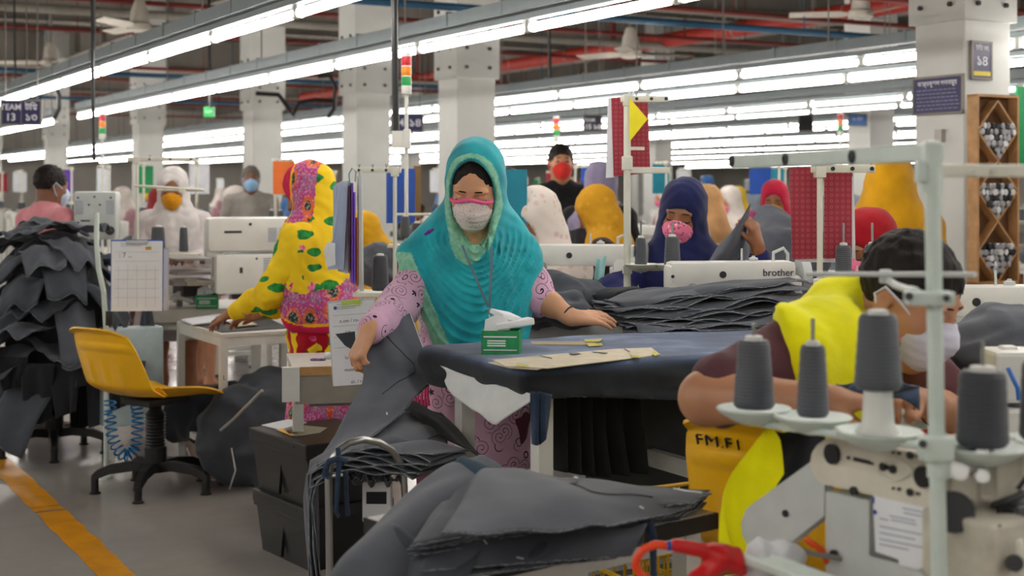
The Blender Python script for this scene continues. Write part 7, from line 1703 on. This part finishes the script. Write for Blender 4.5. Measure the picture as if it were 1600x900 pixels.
for i in range(nd):
    zc_ = zb+.025+ch*(i+.5)
    z = zc_-ch/2+.028
    while z < zc_+ch*.16:
        wd = Wr/2*(1-abs(z-zc_)/(ch/2))-.017; n_ = int(max(0, wd)*2/.034)+1
        for j in range(n_):
            x = (j-(n_-1)/2)*.034+rr.uniform(-.003, .003)
            o = link_mesh('yarn_spool', meshes[rr.choice((0, 0, 1, 2, 0))], None, None, rk.matrix_basis @ Vector((x, -.006+rr.uniform(-.01, .004), z)), TH+rr.uniform(-.4, .4)); tag(o, 'small spool lying in the diamond cells of the wooden rack', 'spool', 'small spools in the wooden rack')
        z += .031
tag(MB().box(at(1597, 200, 8.5), (.1, .02, .5), RZ(TH)).build('green_poster', M_grn, None, smooth=False), 'green and white poster at the right edge behind the wooden rack', 'poster')
# ------------------------------------------------ sewing rows filling the hall
PR = []
def worker(nm, scarf, dress, mk, label, group, z=1.3, standing=False, man=False):
    wl = Vector((0, 0, 0)); p = Person(label, wl, 0, 1.0, random.Random(nm).choice('bcd'), .016, group, head=(0, -.06, z), rot=(.35, 0, 0)); dz = z-1.43
    p.sh = [Vector((-.15, 0, 1.235+dz)), Vector((.15, 0, 1.235+dz))]; p.head(); p.torso(waist=(0, .02, .98+dz), hips=(0, .04, .83+dz), chest=(0, 0, 1.12+dz)); p.sit = not standing; p.legs(); p.arm(0, (-.2, -.1, 1.0+dz), (-.1, -.3, .98+dz)); p.arm(1, (.2, -.1, 1.0+dz), (.1, -.3, .98+dz)); p.build()
    p.top('dress' if not man else 'shirt', dress, sleeve=(1.7, 1.7), skirt=.35 if not man else .7, skirt_r=(.18, .2))
    if man: p.hair('man')
    else: p.hood(scarf, drop=1.0+dz)
    if mk: p.mask(mk)
    p.o['label'] = label; PR.append((p.o, group)); return p
cl = lambda c: fabric('cloth_'+c, '#'+c, .9)
for nm, sc_, dr_, mk, lab, man, st_ in (
    ('w1', 'c43a5e', '3a2a4a', M_orange, 'rose-pink headscarf', 0, 0), ('w2', 'd98a2b', '6e2a1c', M_lblue, 'orange headscarf', 0, 0), ('w3', '5b7f4a', '2b3b2a', None, 'green headscarf', 0, 0), ('w4', 'd8cfc8', 'a77f88', M_pmask, 'off-white headscarf', 0, 0),
    ('w5', '8b2c2c', '40201c', M_lblue, 'brick-red headscarf', 0, 0), ('w6', '3f6fae', '273a5c', M_orange, 'blue headscarf', 0, 1), ('w7', '', '7b8794', M_lblue, 'grey shirt and short black hair', 1, 1), ('w8', '', '2d5a8c', M_whitec, 'blue shirt and short black hair', 1, 1), ('w9', 'e6c02a', 'b14f7a', M_lblue, 'bright yellow headscarf', 0, 0)):
    worker(nm, cl(sc_) if sc_ else None, cl(dr_), mk, 'worker in %s far back in the sewing rows' % lab, 'far workers in %s' % lab, 1.27 if not st_ else 1.44, bool(st_), bool(man))
T0 = work_table(Vector((0, 0, 0)), 0, 1.1, .5, .78, 'white sewing table far back in the rows', th=.03, group='far sewing tables'); H0 = sewing_head(Vector((0, 0, .78)), 0, 'white sewing machine far back in the rows', 'far sewing machines', detail=False)
S0_ = thread_stand(Vector((0, 0, 0)), 1.6, 1.12, .78, 'cream thread stand far back in the rows', 0, cones=((-.06, 0), (.08, 0)), arm=.3, group='far thread stands')
C0 = thread_cone(Vector((0, 0, 0)), .1, .03, .025, 'grey thread cone on a far thread stand', 'far thread cones')
K0_ = heap('denim_heap', 'grey denim heap on a far sewing table', 'denim', (0, 0, 0), (.2, .16, .16), M_denim, 31, .03, 15, .016, 'far denim heaps')
Bd = {}
for nm, c in (('royal blue', '#1c4fae'), ('purple', '#6a3fb0'), ('teal', '#0f7f96'), ('orange', '#e0702a'), ('white', '#dfe3ea'), ('maroon', '#8d1f30'), ('yellow', '#e8cf20'), ('green', '#1d8f55')):
    Bd[nm] = thing('hanging_card', nm+' card hung on a far thread stand', 'card', (0, 0, 0), 0, 'far %s cards' % nm); MB().box((0, 0, -.13), (.16, .006, .24)).build('card', mat('card_'+nm.replace(' ', '_'), c, .7), Bd[nm], smooth=False); MB().tube([(0, 0, -.01), (0, 0, .03), (.01, 0, .035)], .003, 5).build('hook', M_steel, Bd[nm])
first = {}
def use(o, loc, rz):
    loc = Vector(loc)
    if o.name not in first: first[o.name] = 1; o.location = loc; o.rotation_euler = (0, 0, rz); return o
    return dup(o, loc, rz)
cells = []
rr = random.Random(21)
for u in (.6, 3.4, 6.9, 9.2, 12.0, 14.8, 17.6, 20.4, 23.2):
    for i in range(26):
        v = 8.2+i*1.4+rr.uniform(-.1, .1); P = uv(u, v); d = P.y; px = CX+F*P.x/d
        if d < 9.8 or px < -40 or px > 1640 or d > 33: continue
        cells.append((d, u, v, px))
cells.sort(); keep = [c for i, c in enumerate(cells) if c[0] < 18 or i % 2 == 0][:112]
for i, (d, u, v, px) in enumerate(keep):
    rz = TH+pi/2 if i % 7 else TH-pi/2; P = uv(u, v); f = Vector((sin(rz), -cos(rz), 0))   # operator side is local -y
    sd = Vector((cos(rz), sin(rz), 0))
    use(T0, P, rz); use(H0, P+Z*.78+sd*.1, rz); st_ = use(S0_, P+Z*.78-f*.2-sd*.36, rz+rr.uniform(-.3, .3))
    for k in (0, 1):
        a = st_.rotation_euler.z; x = (-.06, .08)[k]; use(C0, Vector(st_.location)+Vector((cos(a)*x, sin(a)*x, .34)), 0)
    if rr.random() < .6: use(K0_, P+Z*.78-sd*.38+f*.08, rr.uniform(0, 6))
    nm = rr.choice(list(Bd)+['white', 'white', 'white']); a = st_.rotation_euler.z; use(Bd[nm], Vector(st_.location)+Vector((cos(a)*.2-sin(a)*-.03, sin(a)*.2+cos(a)*-.03, .81)), rr.uniform(-.6, .6))
    if rr.random() < .85:
        w_, g_ = PR[rr.choice((0, 1, 2, 3, 4, 5, 6, 7, 8, 0, 3, 4, 8))]; use(w_, P+f*.78, rz+pi+rr.uniform(-.25, .25))
for o in [T0, H0, S0_, C0, K0_]+list(Bd.values())+[q_[0] for q_ in PR]:
    if o.name not in first:
        for c in list(o.children_recursive): bpy.data.objects.remove(c)
        bpy.data.objects.remove(o)
